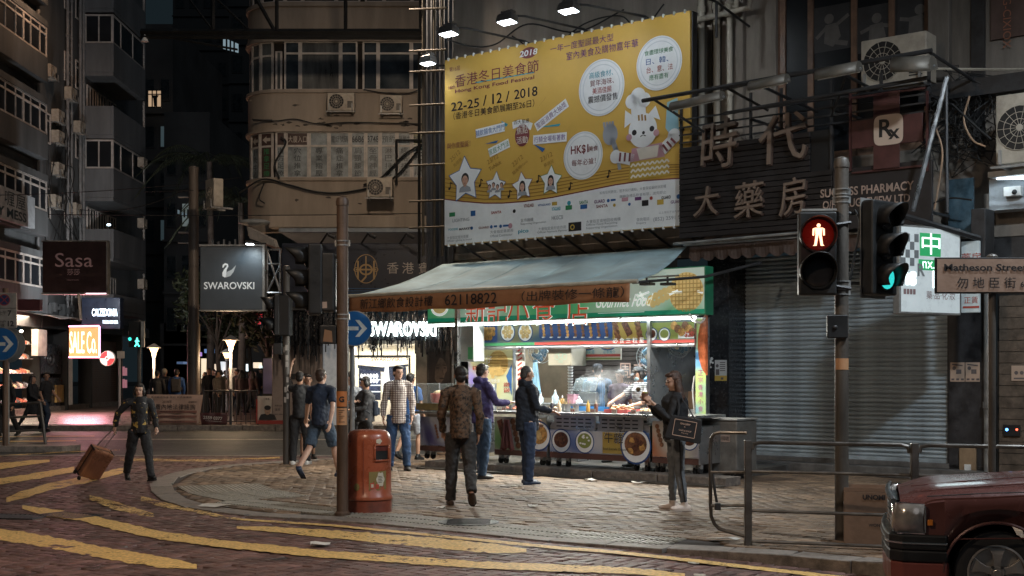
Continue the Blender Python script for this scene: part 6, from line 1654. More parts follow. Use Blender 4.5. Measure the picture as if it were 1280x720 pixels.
def win_at(pxs,z0,z1,rows,glassf=None,off=-.05,fw=.055,names=None):
 """mullions at photo columns pxs; those left of the corner follow the curve"""
 path=foot_path(off);
 def pt(px):
  x=XA(px)
  if x>=cxA:return Vector((x,DA-off,0)),0
  k=max(-1,min(1,(x-cxA)/(rA+off)));a=math.acos(k)
  return Vector((cxA+(rA+off)*math.cos(a),cyA-(rA+off)*math.sin(a),0)),a
 P_=[pt(p)[0]for p in pxs]
 zs=[z0+(z1-z0)*r for r in rows]
 for i in range(len(P_)-1):
  a,b=P_[i],P_[i+1];L_=(b-a).length;ang=math.atan2(b.y-a.y,b.x-a.x)
  T=Matrix.Translation(a)@Matrix.Rotation(ang,4,'Z')
  fr=MB(T);fr.box(0,fw,-.03,.05,z0,z1);fr.box(L_-fw,L_-.004,-.03,.05,z0,z1)
  for z in zs:fr.box(fw+.001,L_-fw-.001,-.028,.048,max(z0,z-fw/2),min(z1,z+fw/2))
  fo=fr.mk("window",M_palef,bA)
  for j in range(len(zs)-1):
   g=M_glassd if glassf is None else glassf(i,j)
   if g is not None:MB(T).box(fw,L_-fw,.0,.012,zs[j]+fw/2,zs[j+1]-fw/2).mk("pane",g,fo)
   yield T,L_,fo,i,j,zs[j]+fw/2,zs[j+1]-fw/2
M_curt=mat("curtained_glass",(.07,.075,.075),.35,var=.5,scale=4,streak=True);M_gr2=mat("grey_blue_glass",(.035,.045,.055),.15,var=.4,scale=1)
list(win_at([302,311,324,341],*zrow[1],(0,.72,1),lambda i,j:M_curt));list(win_at([344,352.5],zrow[1][0],zrow[1][1]-.28,(0,1),lambda i,j:M_curt))
list(win_at([355,375,425.5,447],*zrow[1],(0,.76,1),lambda i,j:M_curt if i==1 else M_gr2));list(win_at([453,472.5,514,530],*zrow[1],(0,.76,1),lambda i,j:M_gr2))
list(win_at([302,312,326,344,356,378,420,450],*zrow[2],(0,.76,1)));list(win_at([456,480,515,530],*zrow[2],(0,.76,1)))
M_lw=mat("frosted_sign_glass",(.22,.25,.26),.45,var=.35,scale=3);M_ld=mat("dark_sign_glass",(.06,.035,.03),.4,var=.2);M_lo=mat("olive_sign_glass",(.13,.12,.04),.4,var=.2)
C_gink=flatc("window_black_ink",(.02,.025,.03));C_cr2=flatc("window_cream_ink",(.45,.40,.34))
tall=["淋巴排毒","針灸中心","推拿足療","古方足療","穴位推拿","專業指壓","痛症推拿","肩頸腰節","坐骨神經","淋巴排毒","經絡按摩","足底"]
def lettered():
 pxs=[302.5,309,323,341];pxs2=[344,357,386,411,437.5,457,475,496,514.5,534]
 for pl_,base in((pxs,0),(pxs2,3)):
  for(T,L_,fo,i,j,za,zb)in win_at(pl_,*zrow[0],(0,.70,1),lambda i,j:(M_ld if j==1 and i+(0 if pl_ is pxs else 3)<5 else M_ld if(j==0 and(i+(0 if pl_ is pxs else 3))in(2,))else M_lo if(j==1 and pl_ is pxs2 and i>=8)else M_lw)):
   b=Board((0,-.002,0),(1,0,0),(0,0,1),(0,-1,0),bA);k=i+base
   q=MB(T)
   if j==0:
    s_=tall[k%len(tall)];n=len(s_);h=(zb-za)/n
    cc=C_green if k==2 else C_gink
    for m_,ch in enumerate(s_):b.text(q,ch,(L_/2,zb-h*(m_+.5)),h*.8,0,w=min(L_*.62,h*.95),bold=.03)
    q.mk("lettering",cc,fo)
   else:
    if pl_ is pxs:
     b.poly(q,[(L_*.2,(za+zb)/2),(L_*.5,zb-.06),(L_*.5,zb-.13),(L_*.8,zb-.13),(L_*.8,za+.13),(L_*.5,za+.13),(L_*.5,za+.06)],0);q.mk("arrow",C_cr2,fo)
    else:
     s_={0:"",1:"大廈入口",2:"",3:"電話號碼",4:"6686",5:"3748",6:"預約",7:"營業中",8:"按摩"}.get(i,"")
     if s_:b.text(q,s_,(L_/2,(za+zb)/2),.2,0,w=L_*.8,bold=.02);q.mk("lettering",C_cr2 if i<2 else C_gink,fo)
lettered()
for k,(px,py)in enumerate(((428,128),(490,131))):
 x=XA(px);z=ZA(py+13)
 ac_unit(FW,x,DA-.02,z,.80 if k==0 else .66,.52,.34,label=("air conditioner on a tray below the wide dark window, nearer the rounded corner","smaller air conditioner on a tray below the windows, nearer the billboard")[k])
ac_unit(FW,XA(478),DA-.52,ZA(251),.74,.56,.34,label="air conditioner low on the cream wall below the lettered windows")
ac_unit(Matrix.Translation((XA(287.5),36.6,0))@Matrix.Rotation(-.9,4,'Z'),0,0,ZA(260,36.6),.55,.8,.3,label="tall narrow air conditioner jutting beside the rounded corner")
for pts,r in(([(316,150),(345,152),(370,150),(400,156),(440,154),(530,156)],.018),([(455,113),(480,117),(510,118),(530,110)],.016),([(300,242),(330,225),(362,232),(400,241),(440,240),(490,225),(530,180)],.028),([(350,224),(345,205),(358,180),(352,172)],.03),([(331,230),(325,248),(332,255)],.022),([(496,175),(496,232)],.04),([(496,176),(528,176)],.03),([(530,180),(505,195),(478,222),(455,232)],.03)):
 cable([(XA(a),DA-.12,ZA(b))for a,b in pts],r,parent=bA)
for px in(532,541):pipe(I4,bA,[(XA(px),DA-.2,ZA(290)),(XA(px),DA-.2,16)],.05,M_dark)
MB().box(XA(545),6.5,DA+.3,DA+.7,5.6,20).mk("wall",M_cream,bA)
MB().box(XA(316)+.02,XA(341),DA-.09,DA-.005,ZA(150)-.05,ZA(150)).mk("conduit_box",M_dark,bA)
rg=random.Random(9)
for k in range(26):
 x=XA(rg.uniform(330,528));z=rg.choice([rg.uniform(ZA(160),ZA(118)),rg.uniform(ZA(268),ZA(230)),rg.uniform(ZA(158),ZA(152))])
 q=MB();n=7;q.face([(x+rg.uniform(.02,.1)*math.cos(u)*1.4,DA-.003,z+rg.uniform(.01,.05)*math.sin(u))for u in[2*math.pi*i/n for i in range(n)]]);q.mk("spalled_patch",mat("bare_render",(.07,.06,.05),.9),bA,thick=.004)
sf=thing("steel_sign_frame","dark steel sign frame of girders spanning high in front of the rounded corner","sign frame",(XA(182,34),34,ZA(44,34)))
for(a,b,r)in(((176,40),(530,40),.09),((176,46),(530,47),.06),((266,40),(266,-60),.06),((346,40),(346,-60),.05),((432,40),(432,-60),.05),((526,44),(526,-60),.05),((317,-8),(344,40),.05),((236,-2),(266,38),.03),((195,44),(297,62),.03),((270,-2),(312,38),.03),((524,60),(524,330),.04)):
 p0,p1=P(*a,34),P(*b,34);q=MB();q.tube([p0,p1],r,4);q.mk("girder",M_black,sf)
t=thing("street_floodlight","small unlit white lamp hung from the steel frame at the balconies","lamp",P(180,50,34));q=MB();q.lathe([(.1,0),(.07,.07),(.03,.13),(.02,.2)],P(181,52,34),12);q.mk("lamp_bell",M_white,t)
DS=37.7
MB().box(XA(352,DS),4.5,DS,DS+.2,Z(384,DS),Z(304,DS)).mk("sign_panel",M_navy,bA,bevel=.02)
b=Board((0,DS,0),(1,0,0),(0,0,1),(0,-1,0),bA)
def dp(px,py,d=DS):return(X(px,d),Z(py,d))
C_goldl=flatc("sign_gold",(.42,.28,.12),.4)
q=MB();b.ring(q,dp(457.5,336),.34,.022,1,36,ry=.43);q.mk("emblem_ring",C_goldl,bA)
q=MB();b.ring(q,dp(457.5,337),.2,.05,1,24,ry=.17);b.line(q,dp(445,337),dp(470,337),.05,2);b.line(q,dp(457.5,320),dp(457.5,346),.04,3);b.line(q,dp(457.5,346),dp(452,352),.05,2)
for px in(447.5,467.5):b.line(q,dp(px,326),dp(px,349),.05,1.5);
for px in(445,470):b.ring(q,dp(px,337),.07,.02,1,12)
q.mk("emblem",C_goldl,bA)
for ch,px in(("香",491),("港",510),("賓",530),("館",550)):q=MB();b.text(q,ch,dp(px,335),.33,1,bold=.012);q.mk("character",flatc("sign_silver",(.48,.44,.40),.4),bA)
for py in(361,364,367):q=MB();b.rect(q,X(434,DS),Z(py,DS),X(540,DS),Z(py,DS)+.02,1);q.mk("sign_stripe",flatc("sign_blue_line",(.03,.1,.22)),bA)
for k,px in enumerate((401,452,500)):
 q=MB();q.tube([P(px,304,DS-.05),P(px+8,292,37.0),P(px+14,296,36.9)],.03,6);q.cyl(P(px+10,293,36.9),P(px+18,297,36.9),.06,n=8);q.mk("sign_lamp_arm",M_dark,bA)
q=MB();q.ell(P(318,278,36.8),.46,.3,.1,18,8);root_mesh(q,"corner_lamp",mat("pale_corner_lamp",(.22,.23,.23),.5),"pale oval lamp housing at the foot of the rounded corner","lamp",origin=P(318,277,36.8),smooth='all')
q=MB();q.loft([[P(308,283,36.6),P(312,298,36.6),P(345,309,36),P(342,300,36)],[P(312,283,36.9),P(316,298,36.9),P(349,309,36.3),P(346,300,36.3)]]);q.mk("slanted_canopy",M_palef,bA,fix=True)
M_pinkwall=mat("pinkish_wall_panel",(.30,.24,.21),.5,var=.1,dirt=.2)
MB().box(XA(340,DS),X(404,DS),DS,DS+3,.12,Z(432,DS)).mk("ground_wall",M_pinkwall,bA,bevel=.02)
MB().box(X(352,DS),X(404,DS),DS+.01,DS+.3,Z(430,DS),Z(385,DS)).mk("ground_wall_upper",M_black,bA)
for px in(360,374,388):MB().box(X(px,DS),X(px,DS)+.015,DS-.004,DS+.01,.13,Z(433,DS)).mk("panel_joint",M_dark,bA)
pq=thing("wall_plaque","small dark nameplate on the pinkish wall behind the man at the pole","plaque",P(374,472,DS));MB().box(X(364,DS),X(386,DS),DS-.03,DS-.005,Z(474,DS),Z(467,DS)).mk("plate",M_dark,pq)
fr_=thing("metal_bar_fringe","shimmering fringe of hanging metal bars above the crystal shop windows","canopy fringe",(X(480,37),37,Z(400,37)))
rg=random.Random(21);bars=[]
M_bars=[mat("bar_dark",(.05,.05,.055),.25,metal=.9,var=.1),mat("bar_mid",(.25,.25,.26),.2,metal=.95,var=.1),mat("bar_bright",(.6,.6,.6),.15,metal=1,var=.05)]
bme=[]
for m in M_bars:
 o=MB().box(-.014,.014,-.014,.014,-1,0).mk("bar",m,None,bevel=0);bme.append(o.data);bpy.data.objects.remove(o)
for k in range(290):
 px=344+(574-344)*(k+rg.random())/290
 if 402<px<403:continue
 d=36.9+rg.uniform(0,.55);L_=(rg.uniform(.35,1.15)if px>396 else rg.uniform(.6,1.25));m=bme[rg.choices((0,1,2),(6,3,1))[0]]
 o=bpy.data.objects.new("bar",m);SC.collection.objects.link(o);o.parent=fr_;z0=Z(388+rg.uniform(-4,14),37)
 o.matrix_local=Matrix.Translation((X(px,d)-fr_.location.x,d-37,z0-fr_.location.z))@Matrix.Diagonal((rg.uniform(.8,1.7),1,L_,1))
MB().box(X(340,37),X(578,37),36.85,37.6,Z(388,37),Z(384,37)).mk("bar_tray",M_dark,fr_)
q=MB();bs=Board((0,36.55,0),(1,0,0),(0,0,1),(0,-1,0),fr_)
shn=thing("shop_name","large glowing white shop name letters over the crystal shop, behind the blue arrow sign","sign",P(500,420,36.5))
bs.text(q,"SWAROVSKI",(X(503,36.5),Z(411,36.5)),.42,0,w=X(545,36.5)-X(461,36.5),bold=.025);o=q.mk("letters",glow("white_letter_glow",(.85,1,.98),5),shn);md=o.modifiers.new("s",'SOLIDIFY');md.thickness=.05
sw=thing("crystal_shop_window","bright cream shop window with navy display and crystal shelves, behind the man in plaid","shop window",(X(480,DS),DS,.12))
x0,x1,z0,z1=X(437,DS),X(520,DS),.12,Z(430,DS)
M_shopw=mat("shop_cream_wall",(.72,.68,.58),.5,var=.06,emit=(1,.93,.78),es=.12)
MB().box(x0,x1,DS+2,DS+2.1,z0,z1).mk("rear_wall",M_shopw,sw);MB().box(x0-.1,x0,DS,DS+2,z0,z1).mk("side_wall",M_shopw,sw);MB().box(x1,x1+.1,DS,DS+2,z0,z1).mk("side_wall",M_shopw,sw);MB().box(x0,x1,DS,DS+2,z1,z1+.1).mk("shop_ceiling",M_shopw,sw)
for k in range(16):MB().box(x0+k*(x1-x0)/16,x0+(k+.35)*(x1-x0)/16,DS+1.95,DS+1.995,z1-.9,z1).mk("wall_flute",M_shopw,sw)
M_nv=mat("navy_display",(.02,.03,.08),.3,var=.1)
q=MB();
for(a,b_,c,d)in((441,513,444,447),(441,443.5,447.2,530),(510.5,513,447.2,530)):q.box(X(a,37.9),X(b_,37.9),37.9,37.98,Z(d,37.9),Z(c,37.9))
q.mk("inner_frame",M_black,sw)
q=MB();q.box(X(449,38.6),X(476,38.6),38.5,38.7,Z(500,38.6),Z(459,38.6));q.mk("display_panel",M_nv,sw);q=MB();q.box(X(484,38.6),X(508,38.6),38.5,38.7,Z(500,38.6),Z(459,38.6));q.mk("display_panel",M_nv,sw)
q=MB();q.prism([P(447,460,38.3),P(478,465,38.3),P(510,458,38.3),P(510,455,38.3),P(478,459,38.3),P(447,456,38.3)],(0,.1,0));q.mk("display_pelmet",M_nv,sw,fix=True)
rg=random.Random(2)
for k in range(18):
 px=452+(k%6)*3.8 if k<12 else 487+(k%6)*3.6;py=470+(k//6)*6 if k<12 else 478
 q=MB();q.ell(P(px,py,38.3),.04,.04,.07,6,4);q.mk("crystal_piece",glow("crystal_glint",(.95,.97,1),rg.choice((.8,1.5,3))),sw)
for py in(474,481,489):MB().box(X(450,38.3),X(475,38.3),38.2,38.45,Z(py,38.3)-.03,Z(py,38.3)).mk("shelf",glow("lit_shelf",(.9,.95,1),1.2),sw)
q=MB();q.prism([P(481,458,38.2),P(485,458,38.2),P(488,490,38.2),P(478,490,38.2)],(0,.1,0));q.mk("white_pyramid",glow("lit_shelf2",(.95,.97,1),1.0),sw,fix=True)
q=MB();b=Board((0,37.9,0),(1,0,0),(0,0,1),(0,-1,0),sw);b.text(q,"SWAROVSKI",(X(483,37.9),Z(449,37.9)),.13,0,w=.9,bold=.02);q.mk("lettering",flatc("brick_ink",(.35,.16,.12)),sw)
MB().box(x0,x1,DS-.02,DS-.01,z0,z1).mk("front_glass",mat("shop_glass",(.8,.9,.9),.05,var=0,bump=0,alpha=.08),sw)
lamp("shop_lamp",'AREA',((x0+x1)/2,DS+1.0,z1-.06),110,(1,.93,.8),target=((x0+x1)/2,DS+.9,0),size=(x1-x0,1.4),parent=sw)
MB().box(X(520,DS),X(534,DS),DS-.1,DS+.3,.12,z1+.1).mk("shop_pillar",mat("warm_pillar",(.3,.23,.17),.4),bA);MB().box(X(404,DS),X(437,DS)-.12,DS-.05,DS+.3,.12,z1).mk("shop_pillar",mat("lit_doorway_panel",(.5,.5,.48),.4,emit=(.9,.95,1),es=.12),bA)
MB().box(X(534,DS),4.5,DS-.0,DS+.3,.12,z1+.1).mk("ground_wall",mat("dark_shop_wall",(.10,.085,.075),.5,var=.2),bA)
pt_=thing("portrait_poster","dark framed poster of a face between shop pillar and food stall","poster",P(549,486,37.6))
MB().box(X(536,37.6),X(563,37.6),37.6,37.68,Z(487,37.6),Z(438,37.6)).mk("panel",mat("poster_umber",(.05,.035,.03),.4,var=.4,scale=2),pt_)
b=Board((0,37.6,0),(1,0,0),(0,0,1),(0,-1,0),pt_)
Cf=mat("poster_face_tone",(.20,.13,.095),.5,var=.45,scale=2.2,bump=0);Cfd=flatc("poster_face_dark",(.05,.03,.025))
for nm,m,fn in(("face_print",Cf,lambda q:b.poly(q,[(X(549,37.6)+.23*math.cos(u)*(1-.25*(math.sin(u)<0)),Z(463,37.6)+.38*math.sin(u))for u in np.linspace(0,6.28,25)[:-1]],0)),("hair_print",Cfd,lambda q:b.poly(q,[dp(538,440,37.6),dp(556,440,37.6),dp(549,448,37.6),dp(544,459,37.6),dp(543,478,37.6),dp(538,484,37.6)],1)),("eye_print",Cfd,lambda q:(b.disc(q,dp(547,460,37.6),.05,2,10,ry=.022),b.disc(q,dp(556,460,37.6),.04,2,10,ry=.02),b.line(q,dp(543.5,457,37.6),dp(550,456,37.6),.02,2),b.line(q,dp(553,456,37.6),dp(558,457.5,37.6),.02,2))),("mouth_print",Cfd,lambda q:(b.disc(q,dp(552,473,37.6),.07,2,12,ry=.025),b.line(q,dp(553,462,37.6),dp(554,468.5,37.6),.015,2)))):
 q=MB();fn(q);q.mk(nm,m,pt_)
MB().box(X(565,37.6),X(567.5,37.6),37.5,37.6,.12,3.4).mk("steel_post",M_steel,bA)
lb=thing("dark_lightbox","dark grey hanging signboard with a white swan and lettering, lit from its top","signboard",P(290,388,35.5));dL=35.5
MB().box(X(250,dL),X(328,dL),dL,dL+.35,Z(387,dL),Z(308,dL)).mk("cabinet",mat("slate_panel",(.085,.10,.115),.45,var=.05),lb,bevel=.02)
q=MB();q.box(X(249,dL),X(331,dL),dL-.03,dL+.36,Z(308,dL)+.003,Z(307,dL)+.03);q.box(X(249,dL),X(331,dL),dL-.03,dL+.36,Z(388.5,dL),Z(387,dL)-.003);q.box(X(328,dL)+.003,X(330,dL)+.02,dL-.03,dL+.36,Z(387,dL),Z(308,dL));q.mk("edge_trim",M_galv,lb)
b=Board((0,dL,0),(1,0,0),(0,0,1),(0,-1,0),lb);Lw=flatc("sign_pale_white",(.75,.78,.78),.4,es=.25)
q=MB();b.text(q,"SWAROVSKI",(X(286.5,dL),Z(357,dL)),.2,1,w=X(318,dL)-X(255,dL),bold=.015);q.mk("lettering",Lw,lb)
def sp(px,py):return dp(px,py,dL)
q=MB();pts=[sp(278,341),(sp(280,337)),sp(283,333.5),sp(283.5,331.5),sp(281,331.5),sp(279.5,334.5),sp(277.8,334.5),sp(278.5,331),sp(281.5,328.8),sp(285,330),sp(285.6,333),sp(283.5,337),sp(283,341),sp(286,344.5),sp(281,347),sp(278,345)]
b.poly(q,pts,1);q.mk("swan_neck",Lw,lb);q=MB();b.poly(q,[sp(283.5,340),sp(290,337),sp(295,331.5),sp(292,340),sp(288,345),sp(282,347)],2);q.mk("swan_wing",flatc("sign_soft_white",(.5,.53,.54),.4,es=.1),lb)
tL=thing("sign_floodlight","small bright floodlight on top of the dark swan signboard","floodlight",P(313,308,dL-.6));q=MB();q.box(X(309,dL-.5),X(318,dL-.5),dL-.75,dL-.5,Z(307.6,dL),Z(305.5,dL)+.03);q.mk("housing",M_dark,tL);q=MB();q.box(X(309.5,dL-.5),X(317.5,dL-.5),dL-.74,dL-.52,Z(308.6,dL),Z(307.8,dL));q.mk("lens",glow("flood_lens",FLC,26),tL)
lamp("flood_lamp",'SPOT',P(313.5,309.5,dL-.45),22,(.8,.95,1),target=P(309,350,dL),size=.05,spot=140,blend=.8,parent=tL)
q=MB();q.tube([(X(313,dL),dL-.6,Z(306,dL)),(X(313,dL),dL+.1,Z(303,dL)),(X(330,dL),dL+.3,Z(303,dL))],.025,6);q.mk("arm",M_dark,tL)
q=MB()
for(a,c)in(((333,312),(352,312)),((333,330),(349,330)),((334,313),(350,365)),((351,330),(334,366)),((333,366),(352,366)),((334,312),(334,366)),((350,312),(350,366))):q.tube([P(*a,dL+.1),P(*c,dL+.1)],.03,6)
q.mk("bracket",M_steel,lb)
for k in range(5):q=MB();q.cyl(P(266+k*7,306.5,dL+.1),P(266+k*7,299+3*(k%2),dL+.1),.03,n=6);q.mk("top_fitting",M_steel,lb)
# ================================================================ LEFT SIDE OF THE STREET (facade running away)
FL=Frame((-18.25,45.0),math.atan2(1600,-25))
def LS(px,out=0.0):return FL.s(px,out)
def LP(px,py,out=0.0):return FL.p(px,py,out)
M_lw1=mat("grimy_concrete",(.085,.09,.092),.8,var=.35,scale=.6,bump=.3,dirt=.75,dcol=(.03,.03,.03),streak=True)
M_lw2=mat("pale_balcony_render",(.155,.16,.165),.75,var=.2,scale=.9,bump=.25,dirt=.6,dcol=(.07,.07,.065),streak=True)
bL=thing("tenement_building","dark grimy tenement with strip windows, pipes and air conditioners at the left edge","building",FL.w(3,0,0))
sA,sB,sC=LS(-60),LS(106),LS(182)
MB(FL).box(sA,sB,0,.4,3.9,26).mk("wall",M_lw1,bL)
zf0=[3.9+2.95*k for k in range(8)]
for k,z in enumerate(zf0):
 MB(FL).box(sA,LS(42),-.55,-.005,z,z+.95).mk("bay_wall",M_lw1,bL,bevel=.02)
 for j in range(3):
  a=sA+(LS(42)-sA)*j/3;e=sA+(LS(42)-sA)*(j+1)/3
  window(bL,FL,a+.01,e-.01,z+.955,z+2.1,(1,1.3,1),(3,1),fw=.07,y=-.5,m=M_palef,glass=M_glassd)
 MB(FL).box(sA,LS(42),-.55,-.005,z+2.105,z+2.35).mk("bay_head",M_lw1,bL)
 for j,px in enumerate((52,80,94)):
  if(k+j)%4==3:continue
  xx=LS(px);window(bL,FL,xx,xx+.95,z+.9,z+2.1,(1,1),(3,1),fw=.06,y=-.02,m=M_palef,glass=M_glassd if(k+j)%3 else M_gr2)
for k,(px,py)in enumerate(((70,146),(70,172),(70,212),(92,262),(66,252),(97,160),(60,90),(86,118))):
 x=LS(px,.1);ac_unit(FL,x,-.03,fz_ if False else LP(px,py,.1).z-.25,.75,.5,.3,label=("rusty air conditioner on the left tenement, "+("topmost of a column of three","middle of a column of three","lowest of a column of three","near the dark red shop board","beside the white cafe sign","by the far drain pipe","high beside the strip windows","beside the paired drain pipes high up")[k]))
for px,r in((47,.06),(84,.07),(89,.05),(100,.07),(104,.06)):pipe(FL,bL,[(LS(px,.12),-.14,3.9),(LS(px,.12),-.14,24)],r,mat("grey_pipe",(.2,.2,.2),.5,dirt=.4))
for k in range(9):
 rg=random.Random(k+50);cable([(LS(45+rg.uniform(0,50)),-.2,rg.uniform(4,12))for _ in range(4)],.014,parent=bL,T=FL)
bM_=thing("balcony_building","pale tenement stacked with angular corner balconies, left of the dark street","building",FL.w(LS(145),0,0))
MB(FL).box(sB+.01,sC+.2,.05,.5,3.6,27).mk("wall",M_lw2,bM_)
BOo=1.25;a0,a1=LS(142,BOo),LS(181.5,BOo)
for k,zt1 in enumerate((5.05,7.85,10.45,13.15,15.85,18.6,21.3)):
 h=1.25 if k else .7
 MB(FL).box(a0,a1,-BOo,-BOo+.12,zt1-h,zt1).mk("parapet",M_lw2,bM_,bevel=.02)
 MB(FL).box(a0,a0+.12,-BOo+.121,.04,zt1-h,zt1-.003).mk("parapet",M_lw2,bM_,bevel=.02)
 MB(FL).box(a0+.0,a1-.02,-BOo+.01,.045,zt1-h-.16,zt1-h-.004).mk("balcony_slab",M_lw2,bM_,bevel=.01)
 for j in range(3):
  x=a0+.4+j*1.5
  window(bM_,FL,x,x+1.2,zt1-.9,zt1+1.0,(1,1,1),(1,),fw=.06,y=0,m=M_palef,glass=M_glassd if(j+k)%4 else mat("teal_curtain_glass",(.03,.08,.09),.3))
 if k in(2,4):
  window(bM_,FL,a0+.05,a1-.05,zt1+.005,zt1+1.25,(1,1.6,1.6),(1,),fw=.07,y=-BOo+.04,m=M_palef)
  Tn=FL.M@Matrix.Translation((a0+.06,0,0))@Matrix.Rotation(-math.pi/2,4,'Z')
  window(bM_,Tn,0,BOo-.05,zt1+.005,zt1+1.25,(1,1),(1,),fw=.07,y=0,m=M_palef)
 MB(FL).box(a1-.04,a1+.04,-BOo+.02,-BOo+.1,zt1+.002,zt1+1.24).mk("corner_post",M_palef,bM_)
for k in range(3):ac_unit(FL,LS(172,1.2),-1.27,5.5+2.8*k,.6,.45,.3,label=("lowest","middle","uppermost")[k]+" air conditioner on the far end of the angular balconies",bracket=False)
lamp_=thing("window_lamp","tiny cold lamp glowing on a low corner balcony","lamp",LP(136,281,.9));q=MB(FL);q.ell(LP(136,281,.9),.09,.09,.05,8,6);q.mk("bulb",glow("cold_bulb",(.7,.9,1),6),lamp_)
cs=thing("cafe_sign","white angled cafe signboard with dark characters and MESS at the left edge","sign",LP(20,280,.9))
MB(FL).box(LS(-50,.75),LS(42,.75),-.8,-.62,LP(42,286,.75).z,LP(42,247.5,.75).z).mk("panel",mat("pale_sign_panel",(.33,.35,.36),.5,dirt=.35),cs,bevel=.01)
b=Board((0,-.8,0),(1,0,0),(0,0,1),(0,-1,0),cs);q=MB(FL)
zA_,zB2=LP(42,286,.75).z,LP(42,247.5,.75).z;hS=zB2-zA_
for ch,px in(("咖",-14),("喱",12),("屋",26)):b.text(q,ch,(LS(px,.8),zA_+hS*.68),hS*.44,1,w=LS(px+6,.8)-LS(px-6,.8),bold=.05)
b.text(q,"CURRY MESS",((LS(-34,.8)+LS(31,.8))/2,zA_+hS*.24),hS*.3,1,w=LS(30,.8)-LS(-40,.8),bold=.03);q.mk("lettering",flatc("dark_teal_ink",(.02,.04,.05)),cs)
def frontal_sign(name,label,px0,px1,py0,py1,d,m,cat="sign",th=.25):
 t=thing(name,label,cat,P((px0+px1)/2,py1,d));MB().box(X(px0,d),X(px1,d),d,d+th,Z(py1,d),Z(py0,d)).mk("cabinet",m,t,bevel=.015)
 return t,Board((0,d,0),(1,0,0),(0,0,1),(0,-1,0),t)
t,b=frontal_sign("cosmetics_sign","dark maroon hanging signboard with pink lettering over the left pavement",53,133,302,366,46,mat("dark_maroon_panel",(.03,.016,.016),.4,var=.2));cP=flatc("dusty_pink_ink",(.34,.22,.22),es=.06)
q=MB();b.text(q,"Sasa",(X(92.5,46),Z(325,46)),.5,1,w=X(116,46)-X(69,46),bold=.0);q.mk("lettering",cP,t);q=MB();b.text(q,"莎莎",(X(92,46),Z(340,46)),.22,1,bold=.03);b.text(q,"making life beautiful",(X(91,46),Z(350,46)),.05,1);q.mk("small_lettering",cP,t)
q=MB();q.box(X(52,46),X(134,46),45.97,46.3,Z(302,46)+.004,Z(300.5,46));q.box(X(52,46),X(134,46),45.97,46.3,Z(368,46),Z(366,46)-.004);q.box(X(133,46)+.003,X(134.6,46),45.97,46.3,Z(366,46),Z(302,46));q.mk("edge_trim",M_galv,t);q=MB();q.box(X(108,46),X(133,46),45.94,45.968,Z(367.5,46),Z(366.5,46));q.mk("edge_tube",glow("pink_tube",(1,.75,.85),3),t);lamp("balcony_fill_light",'AREA',P(124,369,46.5),230,(.9,.95,1),target=P(150,180,58),size=(1,.2),parent=t)  # area light below the sign is added to brighten the balconies behind
q=MB();q.tube([P(98,368,46.1),P(100,385,46.1),P(101,399,46.1)],.05,6);q.mk("hanger",M_galv,t)
t,b=frontal_sign("lingerie_shop_sign","black fascia with small glowing white capitals above the orange lit panel",102,150,372,411,50,M_navy,th=.5)
q=MB();b.text(q,"CALZEDONIA",(X(131,50),Z(390.5,50)),.30,1,w=X(147,50)-X(115,50),bold=.03);b.text(q,"ITALIAN LEGWEAR",(X(138,50),Z(402.5,50)),.13,1,w=X(147,50)-X(128,50),bold=.04);q.mk("letters",glow("blue_white_letters",(.72,.86,1),2.6),t)
t,b=frontal_sign("sale_panel","glowing orange lit panel with tall white letters at the left shops",86,124,408,446,49.6,M_black);q=MB();b.rect(q,X(86.5,49.6),Z(445.5,49.6),X(123.5,49.6),Z(408.5,49.6),0);q.mk("face",glow("orange_panel",(1,.27,.09),.75),t)
q=MB();b.text(q,"SALE Co.",(X(104,49.6),Z(428,49.6)),.85,1,w=X(122,49.6)-X(88,49.6),bold=.01);q.mk("letters",glow("warm_white_letters",(1,.86,.62),1.7),t);q=MB()
for(a,c)in(((86,408),(124,407.5)),((86,446.5),(124,446.5)),((124.4,408),(124.4,446))):q.tube([P(*a,49.5),P(*c,49.5)],.035,6)
q.mk("neon_edge",glow("pink_neon",(1,.25,.4),5),t);lamp("sale_lamp",'AREA',P(105,440,49.2),170,(1,.38,.45),target=P(140,540,43),size=(1.5,1.5),parent=t)
t=thing("round_sign","small round glowing sign in red and white quarters beside the orange panel","sign",P(134,457,49));q=MB();q.cyl((X(134,49),49,Z(448,49)),(X(134,49),49.15,Z(448,49)),.29,n=24);q.mk("disc",M_white,t);b=Board((0,49,0),(1,0,0),(0,0,1),(0,-1,0),t);c=(X(134,49),Z(448,49))
for k,(a,m)in enumerate(((0,"w"),(90,"r"),(180,"w"),(270,"r"))):q=MB();b.poly(q,[c]+[(c[0]+.27*math.cos(R(a+90*u/8)),c[1]+.27*math.sin(R(a+90*u/8)))for u in range(9)],0);q.mk("quarter",glow("soft_white_sign",(1,.75,.75),.8)if m=="w" else glow("red_sign",(1,.05,.06),.9),t)
q=MB();b.disc(q,c,.09,1,14);q.mk("centre",glow("soft_white_sign",(1,.75,.75),.8),t);q=MB();b.text(q,"H",c,.1,3,bold=.04);q.mk("letter",C_ink,t)
def shop(px0,px1,label,fill,zt2=3.4,dpt=1.6):
 t=thing("shopfront",label,"shopfront",FL.w((LS(px0)+LS(px1))/2,0,.12));x0,x1=LS(px0),LS(px1)
 MB(FL).box(x0,x1,dpt,dpt+.1,.12,zt2).mk("rear_wall",fill,t);MB(FL).box(x0-.06,x0+.06,-.1,dpt,.12,3.89).mk("side_pier",M_black,t);MB(FL).box(x0+.06,x1-.06,-.15,.3,zt2,3.89).mk("fascia",M_dark,t);MB(FL).box(x0+.061,x1,0,dpt,.121,.3).mk("shop_floor",M_kerb,t)
 return t,x0,x1
